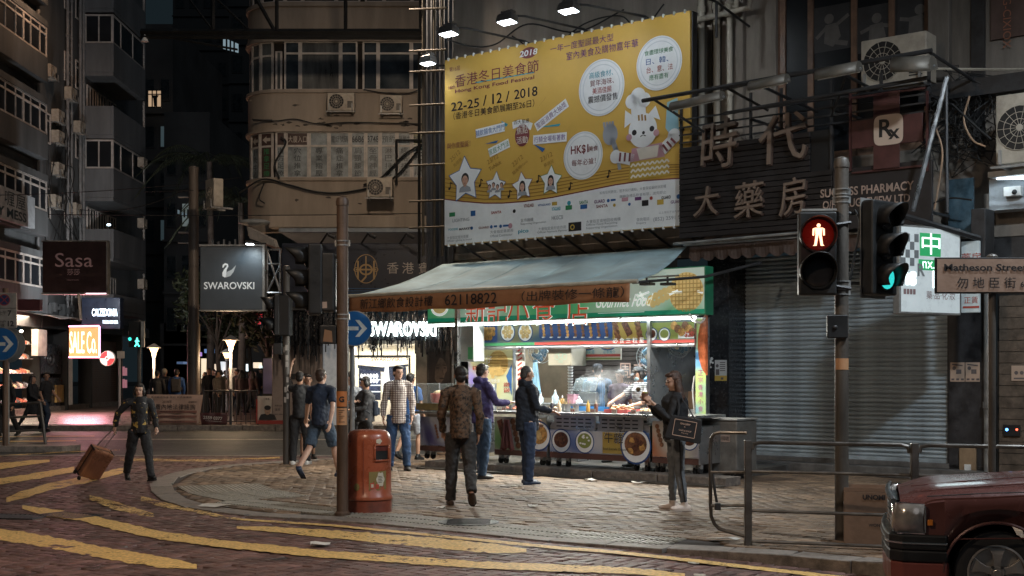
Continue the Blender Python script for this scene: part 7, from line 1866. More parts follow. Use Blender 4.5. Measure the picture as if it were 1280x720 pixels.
t,x0,x1=shop(-40,47,"brightly lit shoe shop with crowded shelves behind the left railing",mat("lit_shop_back",(.6,.45,.33),.6,emit=(1,.75,.5),es=.25))
rg=random.Random(31);cc=[(.6,.6,.6),(.5,.15,.1),(.12,.1,.1),(.6,.45,.3),(.3,.3,.35),(.65,.5,.45)]
for r_ in range(5):
 z=.55+r_*.55;MB(FL).box(x0+.3,x1-.2,.1,.5,z-.03,z).mk("shelf",M_white,t)
 for j in range(17):
  x=x0+.4+j*(x1-x0-.7)/17;q=MB(FL);h=rg.uniform(.1,.22);q.loft([[(x-.1,.08,z),(x+.1,.08,z),(x+.1,.3,z),(x-.1,.3,z)],[(x-.07,.1,z+h*.5),(x+.07,.1,z+h*.5),(x+.07,.3,z+h),(x-.07,.3,z+h)]]);q.mk("shoe",mat("shoe_%d"%(j%6),cc[rg.randrange(6)],.4),t)
for k in range(5):q=MB(FL);x=x0+.6+k*1.4;q.ell((x,-.02,3.2),.07,.07,.05,8,6);q.mk("downlight",glow("warm_downlight",(1,.85,.65),12),t)
lamp("shop_light",'AREA',FL.w((x0+x1)/2,-.5,3.7),420,(1,.80,.58),target=FL.w((x0+x1)/2,.1,1),size=(4,1),parent=t)
t,x0,x1=shop(47,82,"dark shop window with round wheel display and yellow boxes behind the walking couple",M_black,dpt=.5)
for k,(a,c,m)in enumerate(((.12,1.6,M_dark),(.12,.25,M_dark))):MB(FL).box(x0+.2,x1-.2,.1,.2,c,c+1.2).mk("display_panel",mat("dark_display",(.05,.05,.055),.3),t,bevel=.02)
for z in(.95,2.2):q=MB(FL);q.tube([((x0+x1)/2+.35*math.cos(u),.05,z+.22*math.sin(u))for u in np.linspace(0,6.283,21)],.04,6);q.ell(((x0+x1)/2,.06,z),.1,.04,.1,10,6);q.mk("wheel_display",M_steel,t)
MB(FL).box(x1-1.1,x1-.2,-.0,.08,.45,1.15).mk("poster_board",mat("dull_yellow_board",(.35,.22,.08),.5,var=.3),t)
t,x0,x1=shop(82,112,"lit shop entrance with long pale curtain below the orange panel",M_dark,dpt=.9)
for k in range(9):x=x0+.25+k*.16;q=MB(FL);q.cyl((x,.3,.2),(x,.3,2.9),.09,n=8);q.mk("curtain_fold",mat("pale_curtain",(.42,.36,.30),.7,var=.2,emit=(1,.85,.7),es=.05),t,smooth=True)
t,x0,x1=shop(112,150,"brown roller shutter shop beside the round red sign",M_dark,dpt=.4)
for k in range(28):MB(FL).box(x0+.1,x1-.1,.15,.2,.3+k*.1,.39+k*.1).mk("shutter_slat",mat("brown_shutter",(.14,.09,.07),.5,var=.2),t)
t,x0,x1=shop(150,183,"dim shop with pink lit counter behind the woman with the suitcase",mat("dim_shop_back",(.14,.10,.09),.6,var=.4,emit=(1,.5,.4),es=.02),dpt=1.2)
rg=random.Random(6)
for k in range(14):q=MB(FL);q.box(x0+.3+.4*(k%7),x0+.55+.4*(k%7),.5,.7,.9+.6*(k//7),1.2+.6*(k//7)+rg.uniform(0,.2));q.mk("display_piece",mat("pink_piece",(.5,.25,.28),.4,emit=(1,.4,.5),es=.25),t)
q=MB(FL);q.loft([[(LS(18+i*10),-1.1+.1*(i%2),3.75+.06*math.sin(i*2))for i in range(9)],[(LS(18+i*10),-.1,3.95)for i in range(9)]],cap=False,closed=False);root_mesh(q,"torn_awning",mat("dirty_white_cloth",(.36,.33,.3),.8,dirt=.4),"sagging dirty white awning cloth above the left shops","awning",origin=FL.w(LS(55),-.6,3.8),thick=.01)
t,b=frontal_sign("maroon_board","small maroon board with white mark right of the no-parking sign",22,50,374,388,44,mat("maroon_panel",(.08,.025,.03),.5))
MB(FL).box(LS(46,.3),LS(57,.3),-.35,-.1,2.3,3.3).mk("junction_box",M_palef,bL)
for k in range(7):
 MB(FL).box(LS(60+k*6,.2),LS(63+k*6,.2),-.3,-.05,3.95+.1*(k%3),4.3+.12*(k%2)).mk("meter_box",M_lw1,bL,bevel=.01)
# ================================================================ DARK CITY BEHIND
M_far=[mat("far_wall_a",(.03,.034,.036),.85,var=.3,scale=.3),mat("far_wall_b",(.045,.046,.046),.85,var=.3,scale=.3),mat("far_wall_c",(.022,.026,.028),.85,var=.25,scale=.3)]
M_farw=mat("far_window_dark",(.012,.017,.02),.3,var=.3)
def far_building(px0,px1,py_top,d,m,label,lit=(),cols=5,dep=14,pz=3.0,wfrac=.55):
 x0,x1,zt2=X(px0,d),X(px1,d),Z(py_top,d);t=thing("far_building",label,"building",((x0+x1)/2,d,.12));MB().box(x0,x1,d,d+dep,.12,zt2).mk("wall",m,t)
 n=int((zt2-3)/pz);cw_=(x1-x0)/cols
 for r_ in range(n):
  MB().box(x0-.05,x1+.05,d-.18,d-.003,3.2+r_*pz,3.32+r_*pz).mk("floor_band",m,t)
  for c_ in range(cols):
   xx=x0+cw_*(c_+.5);z=4.1+r_*pz
   MB().box(xx-cw_*wfrac/2-.06,xx+cw_*wfrac/2+.06,d-.06,d-.003,z-.06,z+1.36).mk("window",m,t)
   lm=dict(lit).get((r_,c_));MB().box(xx-cw_*wfrac/2,xx+cw_*wfrac/2,d-.075,d-.062,z,z+1.3).mk("pane",lm or M_farw,t)
 return t
G_w=glow("warm_lit_window",(1,.62,.35),.55);G_c=glow("cold_lit_window",(.55,.75,.85),.45);G_d=glow("dim_lit_window",(.3,.45,.5),.06)
far_building(178,216,30,82,M_far[1],"tall dark far block with one warm lit window, beside the balconies",{(4,1):G_d,(2,1):G_d}.items(),2)
far_building(205,262,140,74,M_far[1],"dark far block with a wide grey-lit stair window behind the tall lamp column",{(2,1):glow("stair_light",(.5,.6,.58),.12)}.items(),3)
far_building(216,304,-120,128,M_far[2],"very tall dark tower behind the steel sign frame",(),5,pz=3.4)
far_building(255,345,240,96,M_far[0],"low dark far block behind the swan signboard",(),4)
far_building(286,420,-160,100,M_far[2],"dark tower with cold lit windows just left of the rounded corner",(),6)
t=thing("lit_window","warm lit far window with a dark lampshade silhouette, alone in the dark","window",P(193.5,134,80));q=MB();q.box(X(185.5,80),X(202,80),80,80.05,Z(134,80),Z(113,80));q.mk("pane",glow("warm_window",(1,.68,.42),.42),t)
q=MB()
for px in(185,190.5,196,202):q.box(X(px,80)-.03,X(px,80)+.03,79.93,79.99,Z(134,80),Z(113,80))
for py in(113,118,134):q.box(X(185,80),X(202,80),79.94,79.985,Z(py,80)-.03,Z(py,80)+.03)
q.mk("frame",M_black,t);q=MB();q.prism([P(189,119,79.9),P(198.5,119,79.9),P(196,123,79.9),P(195,133,79.9),P(192.5,133,79.9),P(191.5,123,79.9)],(0,.02,0));q.mk("silhouette",M_black,t,fix=True)
for(px0,px1,py0,py1,lb)in((279,298,47,66,"cold lit tilted window high beside the rounded corner"),(222,240,262,272,"pale stair landing window behind the tall lamp column")):
 t=thing("lit_window",lb,"window",P((px0+px1)/2,py1,73));q=MB();q.face([P(px0,py0,73),P(px1,py0+8,73),P(px1,py1,73),P(px0,py1-5,73)]);q.mk("pane",glow("cold_window",(.55,.75,.85),.3 if px0>250 else .1),t,thick=.05)
 for k in range(1,4):xx=px0+(px1-px0)*k/4;q=MB();q.box(X(xx,73)-.04,X(xx,73)+.04,72.85,72.95,Z(py1,73),Z(py0,73));q.mk("mullion",M_black,t)
rg=random.Random(77)
fs_=thing("far_shop_row","row of small bright far shopfronts at the end of the pedestrian street","shopfront",(X(290,72),72,.12))
MB().box(X(200,74),X(350,74),74.0,74.3,.12,4.5).mk("wall",M_far[1],fs_)
for(a,c,y0,y1,col,s_)in((247,260,448,474,(1,.85,.6),.9),(262,268,455,470,(1,.8,.6),.6),(270,276,452,472,(.9,.95,1),.8),(303,310,455,464,(.8,.95,1),1.4),(316,322,453,460,(1,.8,.6),1.0),(322,328,457,462,(.8,1,1),.9),(240,246,440,445,(.5,.3,.8),.5),(252,262,436,441,(.3,.5,1),.35),(220,228,452,455,(.3,.5,.9),.15),(280,290,460,478,(.9,.6,.4),.15)):
 q=MB();q.box(X(a,70),X(c,70),70+rg.random(),71.2,Z(y1,70),Z(y0,70));q.mk("lit_panel",glow("far_glow_%d"%a,col,s_),fs_)
t,b=frontal_sign("red_banner","narrow vertical red-lettered banner behind the traffic signal by the shop fringe",318,327,388,412,60,M_navy);q=MB();b.text(q,"周大",(X(322.5,60),Z(394,60)),.2,1);b.text(q,"福",(X(322.5,60),Z(402,60)),.25,1);q.mk("lettering",glow("red_sign",(1,.05,.06),.9),t)
t=thing("advert_column","tall lit advertising panel with a violet sky picture by the pinkish wall","advert panel",P(334,494,44));MB().box(X(328,44),X(341,44),44,44.3,.12,Z(446,44)).mk("cabinet",M_black,t);q=MB();b=Board((0,44,0),(1,0,0),(0,0,1),(0,-1,0),t);b.rect(q,X(329,44),Z(492,44),X(340,44),Z(448,44),0);q.mk("picture",grad_mat("violet_picture",(.03,.03,.05),(.15,.12,.22),(.3,.28,.35),.12,.9),t)
# ================================================================ TREES AND PALM
def leaf_mat(name,c):return mat(name,c,.55,var=.35,scale=1.5,bump=0,isl=.45)
def tree(x,y,h,rad,label,seed,c=(.03,.038,.016),n=1500,leaf=.17):
 rg=random.Random(seed);t=thing("street_tree",label,"tree",(x,y,.12),group="trees along the far pavement")
 q=MB();q.tube([(x,y,.12),(x+.05,y,h*.3),(x-.05,y+.05,h*.55),(x,y,h*.8)],[.14,.11,.08,.03],8)
 cl_=[]
 for k in range(9):
  a=rg.uniform(0,6.28);e=Vector((x+rad*.75*math.cos(a),y+rad*.75*math.sin(a),h*rg.uniform(.6,.98)));b0=Vector((x,y,h*rg.uniform(.35,.6)))
  q.tube([b0,b0.lerp(e,.5)+Vector((0,0,.15)),e],[.05,.03,.01],5);cl_.append((e,rg.uniform(.35,.6)*rad))
 q.mk("trunk",mat("tree_bark",(.08,.06,.045),.8),t,smooth=True)
 q=MB()
 for k in range(n):
  c0,r0=rg.choice(cl_);d=Vector((rg.gauss(0,1),rg.gauss(0,1),rg.gauss(0,.7))).normalized()*r0*rg.uniform(.55,1.05);p=c0+d
  e=Euler((rg.uniform(0,6),rg.uniform(0,6),rg.uniform(0,6))).to_matrix();s_=leaf*rg.uniform(.6,1.2)
  q.add([p+e@Vector(v)for v in((0,-s_,0),(s_*.35,0,.02),(0,s_,0),(-s_*.35,0,.02))],[(0,1,2),(0,2,3)])
 o=q.mk("crown",leaf_mat("dark_foliage",c),t);o["kind"]="stuff"
tree(X(335,48),48,5.2,1.5,"bushy tree right of the glowing garden lamp, below the swan signboard",1);tree(X(272,55),55,5.6,1.6,"bushy tree behind the garden lamp, below the swan signboard's left half",2);tree(X(312,62),62,5.8,1.8,"darker bushy tree furthest back behind the garden lamp",3,c=(.03,.042,.018))
def palm(x,y,h,label,seed,nf=15,L_=3.2):
 rg=random.Random(seed);t=thing("palm_tree",label,"palm tree",(x,y,.12));q=MB();q.tube([(x,y,.12),(x+.1,y,h*.5),(x,y,h)],[.19,.15,.12],10);q.mk("trunk",mat("palm_trunk",(.14,.11,.09),.8,var=.3),t,smooth=True)
 for k in range(nf):
  a=2*math.pi*k/nf+rg.uniform(-.2,.2);dr=rg.uniform(.5,1.3);q=MB();pts=[]
  for j in range(8):u=j/7;pts.append(Vector((x+L_*u*math.cos(a),y+L_*u*math.sin(a),h+.9*math.sin(u*2.2)*(1.3-dr*.5)-dr*2.0*u*u)))
  q.tube(pts,[.03*(1-j/9)for j in range(8)],4);sd=Vector((-math.sin(a),math.cos(a),0))
  for j in range(26):
   u=.12+.86*j/26;i=min(6,int(u*7));p=pts[i].lerp(pts[i+1],u*7-i)
   for s_ in(-1,1):
    e=p+sd*s_*(.65*math.sin(math.pi*min(1,u+.15)))+Vector((math.cos(a)*.3,math.sin(a)*.3,-.35));w_=Vector((math.cos(a),math.sin(a),0))*.03
    q.add([p-w_,p+w_,e],[(0,1,2)])
  q.mk("frond",leaf_mat("palm_frond",(.04,.05,.028)),t)
palm(X(301,54),54,8.8,"slim palm with pale trunk in front of the dark far blocks",5,16,3.0)
palm(X(262,58),58,11.2,"taller dark palm left of the rounded corner",8,15,3.4)
# ================================================================ POLES, SIGNALS, SIGNS, BIN, RAILINGS
def pole(px,d,top_py,r,m,label,cat="pole",name="steel_pole",cap=True,base_z=0.0):
 x=X(px,d);zt=Z(top_py,d);t=thing(name,label,cat,(x,d,base_z))
 q=MB();q.cyl((x,d,base_z),(x,d,zt),r,n=20);q.mk("shaft",m,t,smooth=True)
 if cap:q=MB();q.lathe([(r*1.12,0),(r*1.14,.05),(r*.95,.09),(r*.4,.11)],(x,d,zt-.03),20);q.mk("cap",m,t,smooth=True)
 return t
def clamp_(x,d,z,r,parent):
 q=MB()
 for dz in(-.025,.025):q.cyl((x,d,z+dz-.007),(x,d,z+dz+.007),r*1.12,n=18)
 for s_ in(-1,1):q.box(x+s_*r*1.1-.012,x+s_*r*1.1+.012,d-.02,d+.02,z-.035,z+.035)
 q.mk("pole_clamp",M_galv,parent)
M_poleB=mat("weathered_brown_pole",(.085,.052,.034),.5,var=.4,scale=6,bump=.25,dirt=.7,dcol=(.035,.022,.015),streak=True)
M_poleG=mat("weathered_grey_pole",(.08,.07,.06),.5,var=.3,scale=6,bump=.2,dirt=.55,dcol=(.05,.045,.04),streak=True)
dB=15.0;xB=X(428,dB)
pB=pole(428,dB,254,.068,M_poleB,"rusty brown steel pole beside the orange litter bin","pole")
for py in(304,396):clamp_(xB,dB,Z(py,dB),.068,pB)
q=MB();q.lathe([(.095,0),(.095,.03),(.07,.05)],(xB,dB,0),16);q.mk("foot_collar",M_poleB,pB)
st_=thing("pole_sticker","torn orange sticker sheet wrapped round the rusty pole","sticker",(xB,dB-.07,Z(530,dB)))
q=MB()
for(za,zb,m)in((Z(508,dB),Z(489,dB),flatc("orange_sticker",(.45,.16,.05))),(Z(531,dB),Z(510,dB),flatc("peach_sticker",(.5,.27,.14)))):
 q=MB();q.loft([[(xB+.0705*math.cos(u),dB+.0705*math.sin(u),z)for u in np.linspace(R(190),R(325),9)]for z in(za,zb)],cap=False,closed=False);q.mk("sheet",m,st_,smooth='all')
q=MB();b=Board((xB-.045,dB-.071,0),(1,0,0),(0,0,1),(0,-1,0),st_)
for k in range(7):b.rect(q,.01,Z(513+k*2.4,dB),.08-.02*(k%3),Z(513+k*2.4,dB)+.006,0)
b.text(q,"G",(.045,Z(499,dB)),.07,0,bold=.04);q.mk("print",C_ink,st_)
def signal_head(M,n,s=.105,colour=None,lit=None,hood=.22,ped=False,lens_m=None):
 """M: frame whose -y is the way the lenses face; origin at the middle of the box's rear"""
 q=MB(M);h=.31*n if not ped else .37*n;w_=.17;q.box(-w_,w_,-.16,0,-h/2,h/2)
 return h
def traffic_signal(M,parent,zs,r,lits,hood_l,w_=.18,dep=.2,m=M_black):
 """lamps at local heights zs; lits: material or None for each"""
 ht=max(zs)+r*1.5;hb=min(zs)-r*1.5
 MB(M).box(-w_,w_,-dep,0,hb,ht).mk("housing",m,parent,bevel=.02)
 for z,l in zip(zs,lits):
  q=MB(M);q.cyl((0,-dep-.02,z),(0,-dep-.001,z),r*1.12,n=24);q.mk("lens_rim",M_black,parent)
  q=MB(M);q.ell((0,-dep-.02,z),r,.03,r,20,8);q.mk("lens",l or mat("dark_lens",(.02,.02,.022),.15,var=.1),parent,smooth='all')
  ang=np.linspace(R(-38),R(218),18)
  q=MB(M);q.loft([[(r*1.16*math.cos(u),-dep,z+r*1.16*math.sin(u))for u in ang],[(r*1.14*math.cos(u),-dep-hood_l*(.55+.45*max(0,math.sin(u))),z+r*1.14*math.sin(u))for u in ang]],cap=False,closed=False)
  q.mk("hood",m,parent,smooth='all',thick=.008)
t=thing("traffic_signal","large black traffic signal seen side-on, left of the rusty pole","traffic signal",P(395,390,dB),group="traffic signals")
Ms=Matrix.Translation(P(402,350,dB))@Matrix.Rotation(R(-79),4,'Z')
traffic_signal(Ms,t,(.26,0,-.26),.10,(None,glow("amber_edge",(1,.08,.06),.0)if False else None,None),.26,w_=.17,dep=.16)
q=MB();q.box(X(392,dB),X(424,dB),dB-.1,dB+.1,Z(388,dB),Z(318,dB));
MB().box(X(390,dB),X(420,dB),dB-.14,dB+.14,Z(390,dB),Z(317,dB)).mk("rear_box",M_black,t,bevel=.02)
MB().box(X(402,dB),X(411,dB),dB-.143,dB-.141,Z(386,dB),Z(378,dB)).mk("sticker",flatc("dull_sticker",(.32,.24,.2)),t)
for py in(322,385):q=MB();q.tube([P(418,py,dB),P(428,py,dB)],.02,6);q.mk("bracket",M_dark,t)
t=thing("push_button_box","small black box with torn orange sticker low on the rusty pole","signal box",P(412,430,dB));MB().box(X(401,dB),X(421,dB),dB-.08,dB+.06,Z(430,dB),Z(407,dB)).mk("case",M_black,t,bevel=.01);q=MB();b=Board((0,dB-.081,0),(1,0,0),(0,0,1),(0,-1,0),t);b.poly(q,[dp(405,427,dB),dp(417,428,dB),dp(416,414,dB),dp(407,412,dB)],0);q.mk("torn_sticker",flatc("torn_tan_sticker",(.2,.11,.06)),t)
def arrow_sign(px,py,d,r,label,pole_px,pole_r=.03,pole_m=None,base=0.0,top=None):
 t=thing("arrow_sign",label,"road sign",(X(pole_px,d),d,base));xp=X(pole_px,d)
 q=MB();q.cyl((xp,d+.06,base),(xp,d+.06,Z(py,d)+(top or r*.6)),pole_r,n=12);q.mk("post",pole_m or M_galv,t,smooth=True)
 c=(X(px,d),Z(py,d));q=MB();q.cyl((c[0],d+.015,c[1]),(c[0],d-.004,c[1]),r,n=40);q.mk("plate",M_galv,t);b=Board((0,d-.002,0),(1,0,0),(0,0,1),(0,-1,0),t)
 q=MB();b.disc(q,c,r*.95,0,40);q.mk("blue_face",mat("sign_blue",(.02,.12,.32),.35,var=.1),t)
 a=r*.95;q=MB();b.rect(q,c[0]-a*.72,c[1]-a*.11,c[0]+a*.25,c[1]+a*.11,1);b.poly(q,[(c[0]+a*.05,c[1]+a*.5),(c[0]+a*.3,c[1]+a*.5),(c[0]+a*.76,c[1]),(c[0]+a*.3,c[1]-a*.5),(c[0]+a*.05,c[1]-a*.5),(c[0]+a*.45,c[1])],1.4);q.mk("arrow",mat("sign_white",(.6,.6,.56),.4),t)
 return t
arrow_sign(443,410.5,16.2,.225,"blue and white round right-arrow sign behind the rusty pole",439.5)
d2=23.4;p2=pole(358,d2,337,.062,M_poleG,"grey pole with peeled stickers, leaned on by the man in black")
t=thing("traffic_signal","smaller two-lamp signal seen side-on, on the grey pole by the man in black","traffic signal",P(345,420,d2),group="traffic signals")
Ms=Matrix.Translation(P(349,394,d2))@Matrix.Rotation(R(-78),4,'Z');traffic_signal(Ms,t,(.19,-.19),.12,(None,None),.24,w_=.16,dep=.1)
MB().box(X(349,d2),X(364,d2),d2-.15,d2+.15,Z(420,d2),Z(369,d2)).mk("rear_box",M_black,t,bevel=.02)
MB().box(X(343,d2),X(353,d2),d2-.1,d2+.1,Z(443,d2),Z(429,d2)).mk("button_box",M_dark,t,bevel=.01)
rg=random.Random(12)
for k in range(9):
 z=Z(470,d2)+rg.uniform(-.5,.9);a=rg.uniform(200,300);q=MB();q.loft([[(X(358,d2)+.0645*math.cos(R(u)),d2+.0645*math.sin(R(u)),zz)for u in(a,a+20,a+40)]for zz in(z,z+.1)],cap=False,closed=False);q.mk("sticker_remnant",mat("pale_remnant",(.4,.36,.32),.7),p2,smooth='all')
d3=12.8;p3=pole(1052,d3,206,.068,M_poleG,"grey-brown pole carrying the red man signal and the traffic signal",base_z=0.0);x3=X(1052,d3)
for py in(240,250,355,365):clamp_(x3,d3,Z(py,d3),.068,p3)
q=MB();q.loft([[(x3+.0705*math.cos(u),d3+.0705*math.sin(u),z)for u in np.linspace(R(200),R(330),9)]for z in(Z(462,d3),Z(448,d3))],cap=False,closed=False);q.mk("paper_wrap",flatc("peach_sticker",(.5,.27,.14)),p3,smooth='all')
t=thing("pedestrian_signal","pedestrian signal showing a glowing red standing man","pedestrian signal",P(1020,368,d3))
c3=P(1020,320,d3-.02);Ms=Matrix.Translation((c3.x,c3.y,c3.z))@Matrix.Rotation(R(-6),4,'Z')
traffic_signal(Ms,t,(.195,-.165),.155,(mat("red_lit_lens",(.05,.006,.005),.3,var=.1,emit=(1,.04,.02),es=.05),None),.2,w_=.185,dep=.14)
MB(Ms).box(-.15,.19,-.1,-.02,.44,.46).mk("top_plate",M_galv,t)
b=Board((0,-.195,0),(1,0,0),(0,0,1),(0,-1,0),t);q=MB(Ms);zc3=.195
b.disc(q,(0,zc3+.088),.019,0,12);b.poly(q,[(-.035,zc3+.066),(.035,zc3+.066),(.03,zc3-.005),(-.03,zc3-.005)],0)
for s_ in(-1,1):b.poly(q,[(s_*.036,zc3+.066),(s_*.058,zc3+.055),(s_*.06,zc3-.01),(s_*.044,zc3-.012),(s_*.04,zc3+.04)],0);b.poly(q,[(s_*.002,zc3-.006),(s_*.03,zc3-.006),(s_*.042,zc3-.10),(s_*.056,zc3-.112),(s_*.02,zc3-.112)],0)
q.mk("red_man",glow("red_man",(1,.5,.3),3.0),t)
q=MB(Ms);q.tube([(.15,-.05,.3),(.34,.0,.33)],.018,6);q.tube([(.15,-.05,-.3),(.34,.0,-.33)],.018,6);q.mk("bracket",M_dark,t)
lamp("signal_glow",'POINT',Ms@Vector((0,-.3,.2)),.5,(1,.08,.04),size=.05,parent=t)
t=thing("traffic_signal","tall three-lamp traffic signal with the green light lit, right of the grey-brown pole","traffic signal",P(1098,370,d3),group="traffic signals")
c4=P(1092,311,d3+.1);Ms=Matrix.Translation((c4.x,c4.y,c4.z))@Matrix.Rotation(R(38),4,'Z')
traffic_signal(Ms,t,(.30,.0,-.30),.115,(None,None,mat("green_lit_lens",(.01,.12,.12),.3,var=.25,scale=18,emit=(.04,.8,.75),es=.9)),.24,w_=.2,dep=.14)
MB(Ms).box(-.21,.21,.002,.01,-.5,.5).mk("backing_plate",M_galv,t);q=MB();q.tube([(c4.x-.05,c4.y+.05,c4.z+.35),(x3,d3,c4.z+.35)],.02,6);q.tube([(c4.x-.05,c4.y+.05,c4.z-.35),(x3,d3,c4.z-.35)],.02,6);q.mk("bracket",M_dark,t)
cable([P(1068,262,d3),P(1074,275,d3),P(1072,300,d3),P(1066,330,d3),P(1062,350,d3)],.012,label="black cable looping between the right pole and its traffic signal")
t=thing("push_button_box","small square black box on the grey-brown pole below the signals","signal box",P(1043,423,d3));MB().box(X(1031,d3),X(1057,d3),d3-.1,d3-.06,Z(423,d3),Z(394,d3)).mk("case",M_black,t,bevel=.01);q=MB();q.ell(P(1044,409,d3-.105),.025,.012,.02,10,6);q.mk("button",M_dark,t)
d5=11.4;xs=X(1240,d5);t=thing("street_name_sign","beige street name plate reading Matheson Street on its grey post","street sign",(xs,d5,0))
q=MB();q.cyl((xs,d5,0),(xs,d5,Z(322,d5)),.034,n=16);q.mk("post",M_poleG,t,smooth=True);q=MB();q.lathe([(.05,0),(.05,.04),(.03,.06)],(xs,d5,Z(322,d5)-.03),14);q.mk("cap",M_poleG,t)
MB().box(X(1166,d5),X(1318,d5),d5-.06,d5-.036,Z(367.5,d5),Z(322.5,d5)).mk("rim",M_black,t,bevel=.006);MB().box(X(1168.5,d5),X(1315,d5),d5-.064,d5-.0605,Z(365.5,d5),Z(324.5,d5)).mk("plate",mat("beige_plate",(.40,.28,.215),.5,var=.08,dirt=.15),t)
b=Board((0,d5-.062,0),(1,0,0),(0,0,1),(0,-1,0),t);q=MB();b.text(q,"Matheson Street",(X(1177,d5),Z(335,d5)),.062,1,w=X(1280,d5)-X(1177,d5),bold=.022,align='L');b.text(q,"勿 地 臣 街",(X(1193,d5),Z(354,d5)),.098,1,w=X(1266,d5)-X(1193,d5),bold=.022,align='L');b.text(q,"6",(X(1272,d5),Z(356,d5)),.05,1,align='L',bold=.01);q.mk("lettering",C_ink,t)
d6=27.6;x6=X(5,d6);t=thing("no_stopping_sign","grey plate with a crossed-out disc and hours 7 to 12 at the left edge","road sign",(x6,d6,.1));q=MB();q.cyl((x6,d6+.08,.1),(x6,d6+.08,Z(360,d6)),.06,n=14);q.mk("post",M_rust,t,smooth=True)
MB().box(X(-20,d6),X(21,d6),d6-.02,d6+.015,Z(410,d6),Z(366,d6)).mk("plate",mat("dull_grey_plate",(.33,.31,.28),.5,dirt=.3),t,bevel=.01)
b=Board((0,d6-.02,0),(1,0,0),(0,0,1),(0,-1,0),t);q=MB();b.disc(q,dp(6,375,d6),.115,1,24);q.mk("disc",flatc("sign_navy",(.02,.04,.12)),t);q=MB();b.ring(q,dp(6,375,d6),.125,.02,2,24);b.line(q,dp(2,371,d6),dp(10,379,d6),.02,2);b.line(q,dp(10,371,d6),dp(2,379,d6),.02,2.3);q.mk("red_ring",flatc("sign_red",(.3,.04,.04)),t)
q=MB();b.rect(q,X(-19,d6),Z(385.6,d6),X(20.5,d6),Z(385,d6),1);b.text(q,"7",dp(12.5,391.5,d6),.12,1,bold=.03);b.text(q,"am 上午",dp(0,391,d6),.08,1);b.text(q,"12",dp(14,404.5,d6),.12,1,bold=.03);b.text(q,"midnight",dp(2,402,d6),.06,1);b.text(q,"午夜",dp(2,406.5,d6),.07,1);q.mk("print",C_ink,t)
arrow_sign(2,430,27.4,.36,"blue and white round right-arrow sign at the left edge of the photo",5,.05,M_rust,base=.1)
t=thing("road_sign","plain grey back of a round road sign beside the left blue arrow sign","road sign",(X(10,27.9),27.9,.1));q=MB();q.cyl((X(9,27.9),27.9,Z(431,27.9)),(X(9,27.9),27.92,Z(431,27.9)),.39,n=36);q.mk("plate",mat("dull_grey_plate2",(.2,.21,.21),.5),t);q=MB();q.cyl((X(9,27.9),27.95,.1),(X(9,27.9),27.95,Z(420,27.9)),.03,n=10);q.mk("post",M_galv,t)
dN=15.45;xN=X(461,dN);bn=thing("litter_bin","glossy orange rounded litter bin beside the rusty pole","litter bin",(xN,dN,0))
M_or=mat("glossy_orange_plastic",(.33,.085,.04),.3,var=.16,scale=3,bump=.05,dirt=.3,dcol=(.10,.03,.015),coat=.35)
k_=.275
q=MB();q.lathe([(k_*1.02,.0),(k_*1.0,.03),(k_*1.0,.14)],(xN,dN,0),48,sy=.88);q.mk("foot_drum",mat("grimy_orange",(.22,.05,.025),.5,dirt=.7),bn,smooth=True)
prof=[(k_*1.03,.145),(k_*1.04,.16),(k_*1.04,.19),(k_*.985,.205),(k_*.975,.5),(k_*.985,.80),(k_*.975,.86),(k_*.93,.92),(k_*.82,.965),(k_*.6,.985),(k_*.2,.99)]
q=MB();q.lathe(prof,(xN,dN,0),56,sy=.88);q.mk("body",M_or,bn,smooth='all')
def on_bin(a0,a1,z0,z1,off,n=10,wob=None):
 return[[(xN+(k_*.98+off)*math.cos(R(a)),dN+(k_*.98+off)*.88*math.sin(R(a)),z)for a in np.linspace(a0,a1,n)]for z in np.linspace(z0,z1,5)]
q=MB();q.loft(on_bin(292,331,.635,.80,.003),cap=False,closed=False);q.mk("mouth",M_black,bn,smooth='all')
q=MB()
for rr in(on_bin(289,334,.615,.635,.012),on_bin(289,334,.80,.82,.012),on_bin(289,292.5,.636,.799,.012),on_bin(330.5,334,.636,.799,.012)):q.loft(rr,cap=False,closed=False)
q.mk("mouth_rim",M_or,bn,smooth='all',thick=.012)
q=MB();q.loft(on_bin(292.5,331,.74,.798,.006),cap=False,closed=False);q.mk("mouth_flap",mat("dark_red_flap",(.10,.02,.015),.4),bn,smooth='all')
def bin_sticker(name,m,fn_pts,off=.0045):
 q=MB();P_=[]
 for(a,z)in fn_pts:P_.append((xN+(k_*.98+off)*math.cos(R(a)),dN+(k_*.98+off)*.88*math.sin(R(a)),z))
 c=Vector((0,0,0))
 for p in P_:c+=Vector(p)
 am=sum(a for a,z in fn_pts)/len(fn_pts);zm=sum(z for a,z in fn_pts)/len(fn_pts)
 cc_=(xN+(k_*.98+off+.002)*math.cos(R(am)),dN+(k_*.98+off+.002)*.88*math.sin(R(am)),zm);n=len(P_)
 q.add(P_+[cc_],[(i,(i+1)%n,n)for i in range(n)]);q.mk(name,m,bn)
olive=flatc("sticker_olive",(.22,.17,.06));crm=flatc("sticker_cream",(.55,.5,.4));redst=flatc("sticker_red",(.45,.07,.04))
bin_sticker("olive_panel",olive,[(276,.27),(300,.27),(324,.28),(324,.50),(300,.495),(276,.49)])
bin_sticker("cloud_sticker",crm,[(306+11*math.cos(u)*(1+.12*math.cos(6*u)),.40+.085*math.sin(u)*(1+.12*math.cos(6*u)))for u in np.linspace(0,6.28,25)[:-1]],.008)
bin_sticker("cloud_sticker",crm,[(302+8*math.cos(u)*(1+.12*math.cos(5*u)),.855+.03*math.sin(u)*(1+.1*math.cos(5*u)))for u in np.linspace(0,6.28,21)[:-1]],.004)
